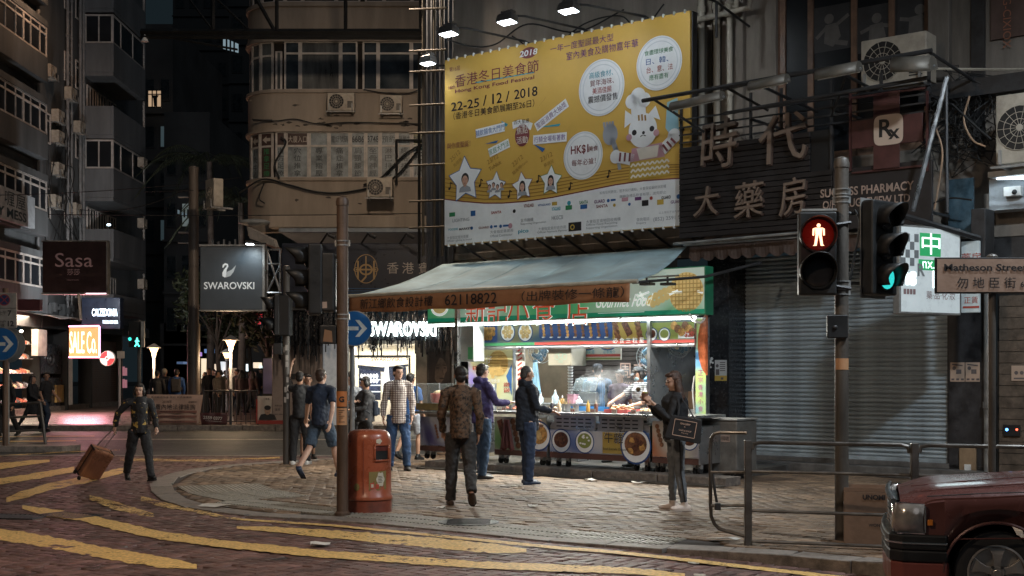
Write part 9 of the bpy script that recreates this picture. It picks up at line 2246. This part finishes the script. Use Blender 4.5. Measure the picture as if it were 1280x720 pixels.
def person(loc,h,yaw,label,top=None,top_m=None,sleeve='long',leg_m=None,leg='long',shoe_m=None,hair='short',hair_m=None,skin=None,wide=1.0,lean=0,head=(0,0),legs=((18,2,8,0),(-18,2,12,15)),arms=((8,8,20,5),(-8,8,15,5)),vox=.011,hem=-.06,collar=False,hood=False,base=0.0,group=None,face=True,shoe_h=0,coat=0.0):
 """local -y is where the figure faces; legs / arms: right side first (thigh pitch, spread, knee, foot pitch) / (pitch, out, elbow, inward)"""
 s=h/1.75;loc=Vector((loc[0],loc[1],base));t=thing("person",label,"person",loc,R(yaw),group=group)
 skin=skin or M_skin;V=Vector;L=R(lean);U=V((0,-math.sin(L),math.cos(L)))
 hip=V((0,0,.93*s));J={}
 def pit(a,o,sd,sc_=1.0):return V((sd*math.sin(R(o))*sc_,-math.sin(R(a))*math.cos(R(o)),-math.cos(R(a))*math.cos(R(o)))).normalized()
 low=9
 for sd,lg,k in((-1,legs[0],0),(1,legs[1],1)):
  hj=hip+V((sd*.092*s,0,-.02*s));kn=hj+pit(lg[0],lg[1],sd)*.43*s;an=kn+pit(lg[0]-lg[2],lg[1],sd,.5)*.42*s
  fp=R(lg[3]);fd=V((sd*.12,-math.cos(fp),-math.sin(fp)));J[('leg',k)]=(hj,kn,an,fd);low=min(low,an.z-.075*s-max(0,math.sin(fp))*.13*s)
 dz=V((0,0,-low));hip=hip+dz
 for k in(0,1):hj,kn,an,fd=J[('leg',k)];J[('leg',k)]=(hj+dz,kn+dz,an+dz,fd)
 sh=hip+U*.485*s;nk=hip+U*.565*s
 for sd,ar,k in((-1,arms[0],0),(1,arms[1],1)):
  sj=sh+V((sd*.175*s*wide,0,0));el=sj+pit(ar[0],ar[1],sd)*.29*s
  fa=V((-sd*math.sin(R(ar[3])),-math.sin(R(ar[0]+ar[2]))*math.cos(R(ar[3])),-math.cos(R(ar[0]+ar[2]))*math.cos(R(ar[3])))).normalized();wr_=el+fa*.25*s;J[('arm',k)]=(sj,el,wr_,fa)
 hy,hp=R(head[0]),R(head[1]);hc=nk+V((0,-math.sin(L+hp*.5)*.12*s,.142*s));HR=Matrix.Rotation(hy,3,'Z')@Matrix.Rotation(hp,3,'X')
 hs_=s*1.07;hm=lambda x,y,z:hc+HR@V((x*hs_,y*hs_,z*hs_))
 q=MB();q.ell(hm(0,.012,.022),.076*s,.094*s,.092*s,16,12,HR);q.ell(hm(0,-.018,-.038),.060*s,.068*s,.078*s,14,10,HR);q.ell(hm(0,-.052,-.092),.028*s,.026*s,.022*s,8,6,HR)
 q.ell(hm(0,-.096,-.022),.012*s,.018*s,.022*s,8,6,HR);q.ell(hm(0,-.07,.012),.055*s,.02*s,.012*s,10,6,HR)
 for sx in(-1,1):q.ell(hm(sx*.078,.01,-.012),.010*s,.02*s,.032*s,8,6,HR)
 q.tube([nk-U*.06*s,hm(0,.02,-.06)],[.058*s,.052*s],12)
 q.tube([hip-U*.0*s,hip+U*.25*s,sh-U*.06*s,nk-U*.03*s],[(.11*s,.075*s),(.11*s,.075*s),(.14*s,.085*s),(.07*s,.06*s)],14)
 q.tube([J[('arm',0)][0],nk-U*.05*s,J[('arm',1)][0]],[.045*s,.055*s,.045*s],10)
 for k,sd in((0,-1),(1,1)):
  sj,el,w_,fa=J[('arm',k)];q.tube([sj-V((sd*.05*s,0,0)),sj,sj.lerp(el,.5),el,el.lerp(w_,.3),w_,w_+fa*.02*s],[.045*s,.046*s,.042*s,.036*s,.038*s,.026*s,.025*s],10)
  sdv=V((sd,0,0));sdv=(sdv-fa*sdv.dot(fa)).normalized();nrm=fa.cross(sdv)*sd
  pc=w_+fa*.05*s;q.tube([w_,w_+fa*.045*s,w_+fa*.09*s],[(.027*s,.02*s),(.038*s,.017*s),(.04*s,.014*s)],10)
  fwd=V((0,-1,0));acr=(fwd-fa*fwd.dot(fa)).normalized()if abs(fa.y)<.9 else sdv;palm=fa.cross(acr).normalized();palm=palm if palm.dot(V((-sd,0,-.2)))>0 else-palm
  for i,(o_,ln)in enumerate(((.030,.072),(.010,.082),(-.010,.076),(-.029,.058))):
   b0=w_+fa*.085*s+acr*o_*s;q.tube([b0,b0+fa*ln*.5*s+palm*.008*s,b0+fa*ln*.85*s+palm*.03*s,b0+fa*ln*.9*s+palm*.045*s],[.0105*s,.010*s,.0095*s,.008*s],7)
  b0=w_+fa*.03*s+acr*.03*s;q.tube([b0,b0+acr*.028*s+fa*.03*s+palm*.01*s,b0+acr*.03*s+fa*.062*s+palm*.02*s],[.013*s,.012*s,.009*s],7)
  hj,kn,an,fd=J[('leg',k)];lr=s*(1 if leg=='shorts' else .8);q.tube([hj+V((0,0,.03*s)),hj,hj.lerp(kn,.5),kn,kn.lerp(an,.3)+V((0,.01*s,0)),an,an-V((0,0,.03*s))],[.06*lr,.076*lr,.066*lr,.05*lr,.053*lr,.036*lr,.036*lr],10)
 soft(q.mk("body",skin,t,world=False),vox*.8,2)
 if face:
  for sx in(-1,1):
   q=MB();q.ell(hm(sx*.03,-.082,.0),.013*s,.006*s,.0065*s,8,6,HR);q.mk("eye",M_eye,t,world=False,smooth='all')
   q=MB();q.tube([hm(sx*.014,-.088,.022),hm(sx*.032,-.089,.027),hm(sx*.05,-.074,.021)],.0045*s,5);q.mk("eyebrow",hair_m or M_hair,t,world=False)
  q=MB();q.ell(hm(0,-.083,-.06),.023*s,.007*s,.006*s,8,6,HR);q.mk("mouth",M_lip,t,world=False,smooth='all')
 hair_m=hair_m or M_hair
 if hair:
  q=MB();hs=1.0 if hair!='crop' else .96
  q.ell(hm(0,.028,.034),.085*s*hs,.094*s*hs,.088*s*hs,18,12,HR);q.ell(hm(0,.06,-.02),.072*s*hs,.052*s*hs,.07*s*hs,12,8,HR)
  if hair in('short','long','bob'):q.ell(hm(.012,-.045,.078),.066*s,.045*s,.026*s,12,8,HR)
  if hair in('bob',):
   for sx in(-1,1):q.ell(hm(sx*.072,.01,-.03),.026*s,.05*s,.07*s,10,8,HR)
  if hair=='long':
   hm=lambda x,y,z,R_=Matrix.Rotation(hy,3,'Z'):hc+R_@V((x*hs_,y*hs_,z*hs_))
   for sx in(-1,0,1):q.tube([hm(sx*.06,.03,.02),hm(sx*.085,.035,-.09),hm(sx*.095,.05+.03*(sx==0),-.2),hm(sx*.08,.06+.05*(sx==0),-.42)],[.05*s,.055*s,.062*s,.02*s],9)
   q.ell(hm(0,.06,-.12),.085*s,.05*s,.15*s,12,8,HR)
  soft(q.mk("hair",hair_m,t,world=False),vox*.8,1,.012*s,.02,.006)
 dl=lambda v,a:v+V((0,0,a))
 def torso(q,z0,grow,levels=None):
  P_=[hip+U*(z0*s)]+[hip+U*(a*s)for a in(.08,.2,.34,.45,.515,.56)]
  Rr=[(.162,.12),(.158,.118),(.15,.112),(.168,.122),(.172,.115),(.12,.085),(.062,.062)]
  q.tube([P_[0]]+P_[1:],[((a+grow)*s*wide,(b_+grow)*s)for a,b_ in Rr],20)
 if leg_m:
  q=MB();q.tube([hip+V((0,0,.13*s)),hip+V((0,0,.05*s)),hip,hip-V((0,0,.07*s))],[(.14*s,.1*s),(.152*s,.115*s),(.164*s,.122*s),(.14*s,.115*s)],16)
  for k in(0,1):
   hj,kn,an,fd=J[('leg',k)]
   if leg=='long':q.tube([hj,hj.lerp(kn,.45),kn,kn.lerp(an,.45),an+(kn-an).normalized()*.03*s,an-V((0,0,.015*s))],[.104*s,.094*s,.077*s,.071*s,.063*s,.066*s],14)
   elif leg=='slim':q.tube([hj,hj.lerp(kn,.45),kn,kn.lerp(an,.35),an+(kn-an).normalized()*.03*s],[.094*s,.078*s,.057*s,.058*s,.040*s],14)
   elif leg=='shorts':q.tube([hj,hj.lerp(kn,.5),hj.lerp(kn,.92)],[.098*s,.094*s,.088*s],14)
  soft(q.mk("trousers" if leg!='shorts' else "shorts",leg_m,t,world=False),vox*1.1,2,.034*s,.09,.02*s)
 if top_m:
  q=MB();torso(q,hem-coat,.016);q.tube([J[('arm',0)][0],nk-U*.045*s,J[('arm',1)][0]],[.062*s,.07*s,.062*s],12)
  for k,sd in((0,-1),(1,1)):
   sj,el,w_,fa=J[('arm',k)];i0=sj-V((sd*.06*s,0,-.005*s))
   if sleeve=='long':q.tube([i0,sj,sj.lerp(el,.5),el,el.lerp(w_,.5),w_-fa*.01*s],[.066*s,.066*s,.059*s,.053*s,.047*s,.040*s],12)
   else:q.tube([i0,sj,sj.lerp(el,.4),sj.lerp(el,.75)],[.066*s,.066*s,.06*s,.058*s],12)
  if hood:q.ell(nk+V((0,.075*s,.0)),.115*s,.06*s,.065*s,14,8);q.tube([nk+V((.085*s*math.cos(u),.085*s*math.sin(u)+.01,.02*s))for u in np.linspace(R(-60),R(240),12)],.026*s,8)
  if collar:q.tube([nk+V((.062*s*math.cos(u),.062*s*math.sin(u),.012*s))for u in np.linspace(R(-70),R(250),14)],.016*s,6)
  soft(q.mk(top or "shirt",top_m,t,world=False),vox*1.1,2,.038*s,.11,.02*s)
 s*=1.12
 for k in(0,1):
  hj,kn,an,fd=J[('leg',k)];f=fd;sd_=V((1,f.x*.5,0));up=V((0,-f.z*1.0,abs(f.y))).normalized();b0=an-up*.045*s
  q=MB();q.tube([b0-f*.075*s,b0-f*.05*s,b0,b0+f*.07*s,b0+f*.13*s,b0+f*.165*s],[(.026*s,.03*s),(.036*s,.042*s),(.038*s,.045*s),(.042*s,.034*s),(.04*s,.026*s),(.022*s,.016*s)],12);q.tube([an+V((0,0,.03*s)),b0],[.042*s,.04*s],10)
  so=soft(q.mk("shoe",shoe_m or M_black,t,world=False),vox*.8,2)
  q=MB();q.prism([b0+f*(a*s)+V((w2*s,0,0))-up*.042*s for a,w2 in((-.085,-.02),(-.07,-.034),(.06,-.046),(.13,-.043),(.17,-.018),(.17,.018),(.13,.043),(.06,.046),(-.07,.034),(-.085,.02))],up*.02*s);q.mk("sole",M_sole if shoe_m in WHITE_SOLED else M_rubber,t,world=False,fix=True)
 s/=1.12;t_J=J;t_J['head']=hc;t_J['hm']=hm;t_J['nk']=nk;t_J['s']=s;t_J['U']=U;t_J['hip']=hip
 return t,J
M_sole=mat("pale_sole",(.6,.58,.54),.6,var=.1);M_wshoe=mat("white_sneaker",(.62,.6,.57),.5,var=.15);M_beige=mat("beige_sneaker",(.66,.55,.48),.55,var=.1);M_dshoe=mat("dark_leather_shoe",(.03,.024,.02),.4);M_bshoe=mat("blue_black_shoe",(.02,.035,.07),.5);M_bw=mat("black_white_sneaker",(.05,.05,.055),.5)
WHITE_SOLED=(M_wshoe,M_beige,M_bw)
def fxy(px,fy):v=G(px,fy);return(v.x,v.y)
K_=cl("black_cotton",(.018,.018,.02));K2=cl("charcoal_cotton",(.035,.035,.038));NV=cl("navy_cotton",(.014,.024,.048));NV2=cl("dark_navy_hoodie",(.012,.018,.03));JN=cl("blue_denim",(.05,.10,.19));JN2=cl("dark_denim",(.02,.035,.06));PU=cl("purple_hoodie",(.05,.04,.13));GR=cl("grey_trousers",(.055,.052,.05));GJ=cl("grey_jeans",(.13,.14,.15));GT=cl("grey_tee",(.22,.23,.25));LG=cl("pale_shorts",(.35,.36,.4));BT=cl("cook_blue",(.05,.11,.2))
wt,J=person(fxy(174,600),1.53,32,"woman walking with suitcase, black jacket trimmed with yellow flowers","jacket",pattern("flowered_jacket",'camo',(.015,.015,.017),(.018,.018,.02),(.42,.27,.06),11),leg_m=K_,hair='bob',skin=M_skin2,legs=((-24,2,8,24),(26,2,6,-8)),arms=((-34,30,8,-4),(12,14,30,6)),wide=1.12,head=(-24,6),collar=True)
q=MB();s_=J['s'];b=Board((0,-.166*s_,0),(1,0,0),(0,0,1),(0,-1,0),wt);q.loft([[(-.075+.0*i,-.128-.02*math.sin(i),z)for i in(0,)]+[(0,-.153,z),(.075,-.128,z)]for z in(.90,1.0,1.1,1.22,1.3)],cap=False,closed=False);q.mk("t_shirt",K_,wt,world=False,smooth='all',thick=.01)
q=MB();rg=random.Random(3)
for k in range(16):a,z=rg.uniform(-.045,.045),rg.uniform(1.0,1.2);b.line(q,(a,z),(a+rg.uniform(-.03,.03),z+rg.uniform(-.04,.04)),.011,4)
q.mk("white_print",mat("shirt_print",(.5,.48,.45),.6),wt,world=False)["kind"]="stuff"
hnd=WM[wt.name]@(J[('arm',0)][2]+J[('arm',0)][3]*.08)
wb=G(108,599);case=thing("suitcase","ribbed copper-orange wheeled suitcase tilted and pulled by the woman","suitcase",(wb.x,wb.y,0),0)
ax_=(Vector((hnd.x,hnd.y,0))-Vector((wb.x,wb.y,0))).normalized();tilt=R(35);up_=(Vector((ax_.x*math.sin(tilt),ax_.y*math.sin(tilt),math.cos(tilt))));fr2=Vector((-ax_.x*math.cos(tilt),-ax_.y*math.cos(tilt),math.sin(tilt)));sd2=up_.cross(fr2).normalized()
Rz=Matrix(((sd2.x,fr2.x,up_.x,wb.x),(sd2.y,fr2.y,up_.y,wb.y),(sd2.z,fr2.z,up_.z,.06),(0,0,0,1)))@Matrix.Rotation(R(32),4,'Z')
Mcase=mat("copper_suitcase",(.28,.12,.065),.32,metal=.35,var=.1,coat=.3)
MB(Rz).box(-.18,.18,-.115,-.006,.0,.50).mk("shell",Mcase,case,bevel=.03);MB(Rz).box(-.18,.18,.006,.115,.0,.50).mk("shell",Mcase,case,bevel=.03);MB(Rz).box(-.172,.172,-.006,.006,.006,.494).mk("zip_seam",M_black,case)
for k in range(7):x=-.14+k*.0467;MB(Rz).box(x-.009,x+.009,.112,.121,.03,.47).mk("rib",Mcase,case,bevel=.004);MB(Rz).box(x-.009,x+.009,-.121,-.112,.03,.47).mk("rib",Mcase,case,bevel=.004)
for sx in(-1,1):
 for sy in(-1,1):q=MB(Rz);q.cyl((sx*.15-.015,sy*.09,-.035),(sx*.15+.015,sy*.09,-.035),.03,n=12);q.mk("wheel",M_rubber,case)
 for z in(0,.47):MB(Rz).box(sx*.181-.004,sx*.181+.004,-.08,.08,z+.0,z+.03).mk("corner_guard",M_black,case)
inv_=Rz.inverted()@hnd;q=MB(Rz)
for sx in(-.07,.07):q.tube([(sx,.09,.49),(inv_.x+sx*.6,inv_.y,inv_.z)],.008,6)
q.tube([(inv_.x-.05,inv_.y,inv_.z),(inv_.x+.05,inv_.y,inv_.z)],.013,8);q.mk("telescopic_handle",M_steel,case);q=MB(Rz);q.tube([(-.18,0,.2),(-.2,0,.2),(-.2,0,.33),(-.18,0,.33)],.01,6);q.mk("side_handle",M_black,case)
person(fxy(41,539),1.60,82,"woman in a long black coat striding past the shoe shop","coat",K_,leg_m=K_,leg='slim',hair='long',legs=((-28,2,6,20),(20,2,4,0)),arms=((10,6,50,10),(5,5,40,5)),coat=.32,vox=.016,face=False)
person(fxy(57,538.5),1.68,75,"man in black tee and jeans walking beside the woman in the long coat","t_shirt",K_,'short',JN2,legs=((24,3,40,10),(-14,2,8,10)),arms=((-10,10,30,5),(18,8,30,5)),vox=.015,lean=3,head=(-50,0))
person(fxy(9,545),1.58,-20,"person in black with pale skirt hem half hidden behind the left sign post","coat",K_,leg_m=K_,hair='long',vox=.016,coat=.3,face=False)
person(fxy(375,580),1.68,176,"man in black tee and trousers leaning one raised arm on the grey pole","t_shirt",K_,'short',K_,shoe_m=M_wshoe,hair='crop',legs=((3,4,4,0),(-2,3,2,0)),arms=((6,7,25,10),(138,20,25,10)),vox=.013)
person(fxy(385,574),1.62,20,"man in grey shorts mostly hidden behind the man leaning on the pole","t_shirt",K2,'short',cl("grey_shorts",(.2,.2,.2)),'shorts',shoe_m=M_dshoe,vox=.015,legs=((4,3,4,0),(-3,3,3,0)))
person(fxy(402,597),1.78,158,"man in navy polo and blue shorts striding away behind the rusty pole","polo_shirt",NV,'short',cl("steel_blue_shorts",(.05,.08,.12)),'shorts',shoe_m=M_bshoe,hair='crop',hair_m=M_hairb,skin=M_skin2,legs=((26,3,8,-5),(-24,3,22,38)),arms=((-26,16,8,0),(20,24,10,-22)),wide=1.08,vox=.012,collar=True)
person(fxy(437,580),1.68,25,"man in grey tee looking down at his phone, behind the orange bin","t_shirt",GT,'short',K2,skin=M_skin2,arms=((20,6,85,25),(20,6,85,25)),head=(-5,25),vox=.013)
t6,J6=person(fxy(457,581),1.60,-72,"dark-haired woman in black with a small backpack, beside the man with the phone","jacket",K2,leg_m=K_,leg='slim',hair='bob',arms=((15,6,70,10),(15,6,70,10)),vox=.013,head=(0,15))
def backpack(t,J,m,w_=.26,h_=.36,d_=.13,z=.2,name="backpack",label=None):
 s=J['s'];c=J['hip']+J['U']*(z+.08)*s;M_=WM[t.name]@Matrix.Translation(c+Vector((0,(.135+d_/2)*s,0)))
 o=thing("backpack",label,"backpack",M_.translation,0);W0=WM[t.name].to_euler().z;o.rotation_euler=(0,0,W0);WM[o.name]=Matrix.Translation(M_.translation)@Matrix.Rotation(W0,4,'Z')
 b0=MB();b0.box(-w_/2,w_/2,-d_/2,d_/2,-h_/2,h_/2);x=b0.mk("main_pouch",m,o,world=False,bevel=.035);MB().box(-w_*.36,w_*.36,d_/2-.002,d_/2+.035,-h_*.42,h_*.05).mk("front_pocket",m,o,world=False,bevel=.015)
 for sx in(-1,1):q=MB();q.tube([(sx*w_*.34,-d_/2+.01,h_*.45),(sx*w_*.42,-d_/2-.08,h_*.62),(sx*w_*.46,-d_/2-.22,h_*.5),(sx*w_*.48,-d_/2-.24,h_*.1),(sx*w_*.5,-d_/2-.06,-h_*.35)],[(.022,.008)]*5,8);q.mk("strap",m,o,world=False,smooth=True)
backpack(t6,J6,cl("dark_blue_pack",(.02,.03,.05)),.22,.28,.1,z=.12,label="small dark backpack worn by the woman beside the orange bin")
person(fxy(498,588),1.76,12,"man in white and brown plaid shirt and jeans facing the camera","plaid_shirt",pattern("plaid_cotton",'plaid',(.55,.5,.46),(.13,.08,.07),s=26),'long',cl("two_tone_jeans",(.03,.07,.16)),skin=M_skin2,shoe_m=M_dshoe,legs=((-4,4,2,0),(10,4,12,8)),arms=((-4,12,22,-4),(4,10,18,4)),head=(18,2),collar=True,vox=.011,wide=1.05,hem=-.15)
person(fxy(514,575),1.63,150,"person in blue top and pale shorts half hidden behind the plaid shirt","t_shirt",cl("royal_blue_tee",(.03,.1,.28)),'short',LG,'shorts',vox=.015,legs=((14,3,20,10),(-14,3,20,20)))
person(fxy(576,632),1.74,183,"man seen from behind in a brown camouflage jacket, walking towards the stall","jacket",pattern("camouflage_cloth",'camo',(.115,.066,.038),(.05,.032,.02),(.018,.014,.011),27),leg_m=cl("dark_grey_trousers",(.035,.033,.032)),shoe_m=mat("brown_boot",(.07,.045,.03),.5),hair='crop',legs=((-8,3,42,60),(8,3,3,0)),arms=((-10,9,26,3),(8,10,22,5)),wide=1.1,collar=True,vox=.0105,hem=-.08)
t10,J10=person(fxy(603,598),1.79,118,"young man in purple hoodie and blue jeans at the stall counter","hoodie",PU,leg_m=JN,shoe_m=M_bw,skin=M_skin2,hood=True,legs=((-2,4,6,0),(6,5,4,0)),arms=((30,6,60,8),(30,6,60,8)),head=(15,10),vox=.012,hem=-.08)
backpack(t10,J10,cl("black_green_pack",(.02,.035,.035)),.24,.34,.12,label="dark backpack on the young man in the purple hoodie")
person(fxy(659,605),1.75,112,"greying man in dark navy hoodie and jeans waiting at the food cart","hoodie",NV2,leg_m=cl("indigo_jeans",(.022,.04,.085)),shoe_m=M_bshoe,hair='crop',hair_m=M_hairg,hood=True,legs=((0,3,4,0),(5,4,3,0)),arms=((15,6,62,6),(10,8,30,5)),head=(5,6),vox=.0115,hem=-.14)
t12,J12=person(fxy(845,637),1.67,-84,"long-haired woman in black jacket and grey striped jeans holding a snack cup","jacket",K_,leg_m=GJ,leg='slim',shoe_m=M_beige,hair='long',hair_m=mat("dark_brown_hair",(.07,.036,.024),.4,var=.5,scale=30,bump=.5,bscale=90),skin=M_skin2,legs=((3,2,4,0),(-3,2,5,0)),arms=((30,5,108,12),(26,8,110,10)),head=(12,14),vox=.0105,wide=.93,hem=-.04,lean=2)
Tt=WM[t12.name];q=MB();hj,kn,an,fd=J12[('leg',1)]
q=MB();q.tube([hj+Vector((.083,0,0)),hj.lerp(kn,.5)+Vector((.079,0,0)),kn+Vector((.06,0,0)),kn.lerp(an,.4)+Vector((.06,0,0)),an+Vector((.045,0,.03))],[(.008,.016)]*5,6);q.mk("side_stripe",K_,t12,world=False)
w_=Tt@(J12[('arm',1)][2]+J12[('arm',1)][3]*.12+Vector((-.06,-.02,.0)));t=thing("snack_cup","brown paper snack cup with skewer held by the long-haired woman","cup",w_)
q=MB();q.lathe([(.03,-.05),(.045,.05),(.041,.05),(.028,-.045)],w_,16);q.mk("cup",mat("brown_cup",(.2,.11,.075),.6),t,smooth=True)
for k in range(5):q=MB();q.ell(w_+Vector((.02*math.cos(k*1.3),.02*math.sin(k*1.3),.055)),.02,.02,.018,7,5);q.mk("food_piece",[C_fry,C_ygreen,M_squid][k%3],t,smooth='all')
q=MB();q.tube([w_+Vector((0,0,.03)),w_+Vector((-.09,0,.11))],.003,5);q.ell(w_+Vector((-.08,0,.10)),.03,.025,.03,8,6);q.mk("skewer",mat("dark_skewered_food",(.1,.06,.02),.6,var=.5,scale=40),t)
bc=P(856,535,15.25);t=thing("tote_bag","black tote bag with a printed square outline hanging from the woman's shoulder","bag",bc,R(-9));b=Board((0,-.056,0),(1,0,0),(0,0,1),(0,-1,0),t)
Lb=Matrix.Rotation(R(10),4,'Y');q=MB();q.loft([[Lb@Vector((x*w2,y,z))for x,y in((-1,-.045),(1,-.045),(1,.045),(-1,.045))]for z,w2 in((-.155,.20),(-.14,.215),(.0,.2),(.13,.185))]);q.mk("pouch",K_,t,world=False,bevel=.015)
q=MB(Lb);
for(p0,p1)in(((-.13,-.1),(.13,-.1)),((.13,-.1),(.13,.09)),((.13,.09),(-.13,.09)),((-.13,.09),(-.13,-.1))):b.line(q,p0,p1,.008,0)
b.text(q,"GALLERY",(0,.05),.022,0,bold=.02);b.text(q,"K",(0,.015),.02,0);b.text(q,"CAFE & SHOP",(.01,-.03),.018,0,bold=.01);b.text(q,"hong kong",(.01,-.06),.018,0);q.mk("print",mat("peach_print",(.5,.34,.26),.6),t,world=False)
q=MB();shp=WM[t.name].inverted()@(Tt@(J12[('arm',1)][0]+Vector((.0,0,.05))));
for dx in(-.1,.1):q.tube([Lb@Vector((dx,0,.12)),shp.lerp(Lb@Vector((dx,0,.12)),.5)+Vector((.02,-.02,0)),shp+Vector((dx*.2,0,0))],[(.012,.004)]*3,6)
q.mk("handle",K_,t,world=False)
def inside_(px,out):v=FB.w(S(px,out),-out,0);return(v.x,v.y)
t13,J13=person(inside_(747,.75),1.72,176,"cook in a blue striped shirt with his back turned inside the stall","shirt",pattern("blue_stripe_cloth",'vstripe',(.05,.12,.21),(.03,.07,.13),s=26),'short',K_,hair='crop',arms=((25,12,50,5),(25,12,50,5)),base=.11,vox=.012,wide=1.15,face=False)
def cap(t,J,m,peak=True):
 s=J['s'];hm=J['hm'];q=MB();c=hm(0,.012,.045);q.lathe([(.09*s,0),(.093*s,.02*s),(.086*s,.05*s),(.06*s,.078*s),(.002,.086*s)],c,20);q.mk("cap",m,t,world=False,smooth='all')
 if peak:q=MB();q.prism([hm(-.06,-.06,.045),hm(-.055,-.13,.035),hm(0,-.155,.03),hm(.055,-.13,.035),hm(.06,-.06,.045)],(0,0,.006));q.mk("cap_peak",m,t,world=False,fix=True)
cap(t13,J13,cl("dark_cap",(.02,.022,.028)),False)
t14,J14=person(inside_(806,2.0),1.66,-58,"cook in black cap, face mask and striped top reaching with tongs","striped_top",pattern("stripe_cloth",'hstripe',(.5,.52,.54),(.05,.06,.08),s=30),'short',K_,skin=M_skin2,hair='bob',arms=((52,22,20,18),(20,8,60,10)),base=.11,vox=.012,lean=10,head=(-5,22),wide=1.05)
cap(t14,J14,cl("charcoal_cap",(.04,.05,.06)));hm=J14['hm'];q=MB();q.ell(hm(0,-.062,-.052),.052,.04,.042,12,8);q.mk("face_mask",mat("blue_face_mask",(.35,.55,.62),.6),t14,world=False,smooth='all')
q=MB();sp_=J14['hip'];q.tube([sp_+Vector((0,-.0,.12)),sp_+Vector((0,0,-.1))],[(.185,.15),(.19,.155)],18);q.mk("apron",pattern("flower_apron",'camo',(.5,.42,.36),(.35,.25,.22),(.15,.1,.1),22),t14,world=False,smooth='all')
hw_=WM[t14.name]@(J14[('arm',0)][2]+J14[('arm',0)][3]*.1);t=thing("tongs","steel tongs held over the pink tray of squid","tongs",hw_);q=MB();tgt=FB.w(S(763,2.95),-2.85,1.16)
for dx in(-.015,.015):q.tube([hw_,hw_.lerp(tgt,.5)+Vector((dx*2,0,.01)),tgt+Vector((dx,0,0))],.005,5)
q.mk("arms",M_steel,t)
person(inside_(775,1.35),1.62,-40,"cook in dull purple top mostly hidden behind the capped cook","top",cl("dull_purple",(.12,.08,.12)),'short',K_,base=.11,vox=.014,head=(0,10))
for k,(px,d,hh,tm,hm_,lb)in enumerate(((197,40.2,1.62,K_,M_hair,"left one of three people seen from behind above the legal-advice banner"),(206,40.8,1.68,K2,mat("pale_hair",(.3,.26,.2),.6),"pale-haired one of three people behind the legal-advice banner"),(221,40.4,1.66,cl("bright_blue_jacket",(.02,.07,.22)),M_hair,"person in blue jacket behind the right end of the legal-advice banner"))):
 tt,JJ=person((X(px,d),d),hh,170+8*k,lb,"jacket",tm,leg_m=K_,hair_m=hm_,base=.12,vox=.02,face=False,wide=1.1)
 if k:backpack(tt,JJ,K2,.3,.42,.15,label=("black backpack on the pale-haired person behind the banner","black backpack on the person in the blue jacket")[k-1])
protos=[]
for k,(tm,lm,yw,lg)in enumerate(((K_,K2,10,((16,2,6,0),(-14,2,10,15))),(cl("khaki_top",(.12,.1,.08)),K_,180,((4,2,4,0),(-4,2,4,0))),(K2,JN2,-70,((18,2,6,0),(-18,2,10,15))),(cl("dusky_top",(.1,.06,.06)),K_,90,((10,2,6,0),(-12,2,10,15))))):
 px,d=((261,44),(276,47),(296,50),(310,55))[k]
 protos.append(person((X(px,d),d),(1.7,1.62,1.68,1.58)[k],yw,("person in black coming forward between the lamp column and the cone lamp","person in khaki top seen from behind near the cone lamp","person in charcoal walking left beyond the cone lamp","person in dusky top walking right at the far shops")[k],"jacket",tm,leg_m=lm,base=.12,vox=.024,face=False,hair=('short','bob','short','long')[k],legs=lg,group="people far down the pedestrian street")[0])
rg=random.Random(15)
spots=[(256,46,"leftmost"),(267,52,"second from the left"),(272,43,"third from the left"),(282,58,"fourth from the left"),(288,45,"fifth from the left"),(302,46,"sixth from the left"),(306,60,"seventh from the left"),(316,49,"eighth from the left"),(320,57,"ninth from the left"),(326,62,"rightmost")]
for i,(px,d,w_)in enumerate(spots):
 dup(protos[rg.randrange(4)],(X(px,d),d,.12),R(rg.choice((0,180,70,-80,160))+rg.uniform(-20,20)),label=w_+" of the dark figures crowding the street below the swan signboard",group="people far down the pedestrian street",scale=rg.uniform(.95,1.04))
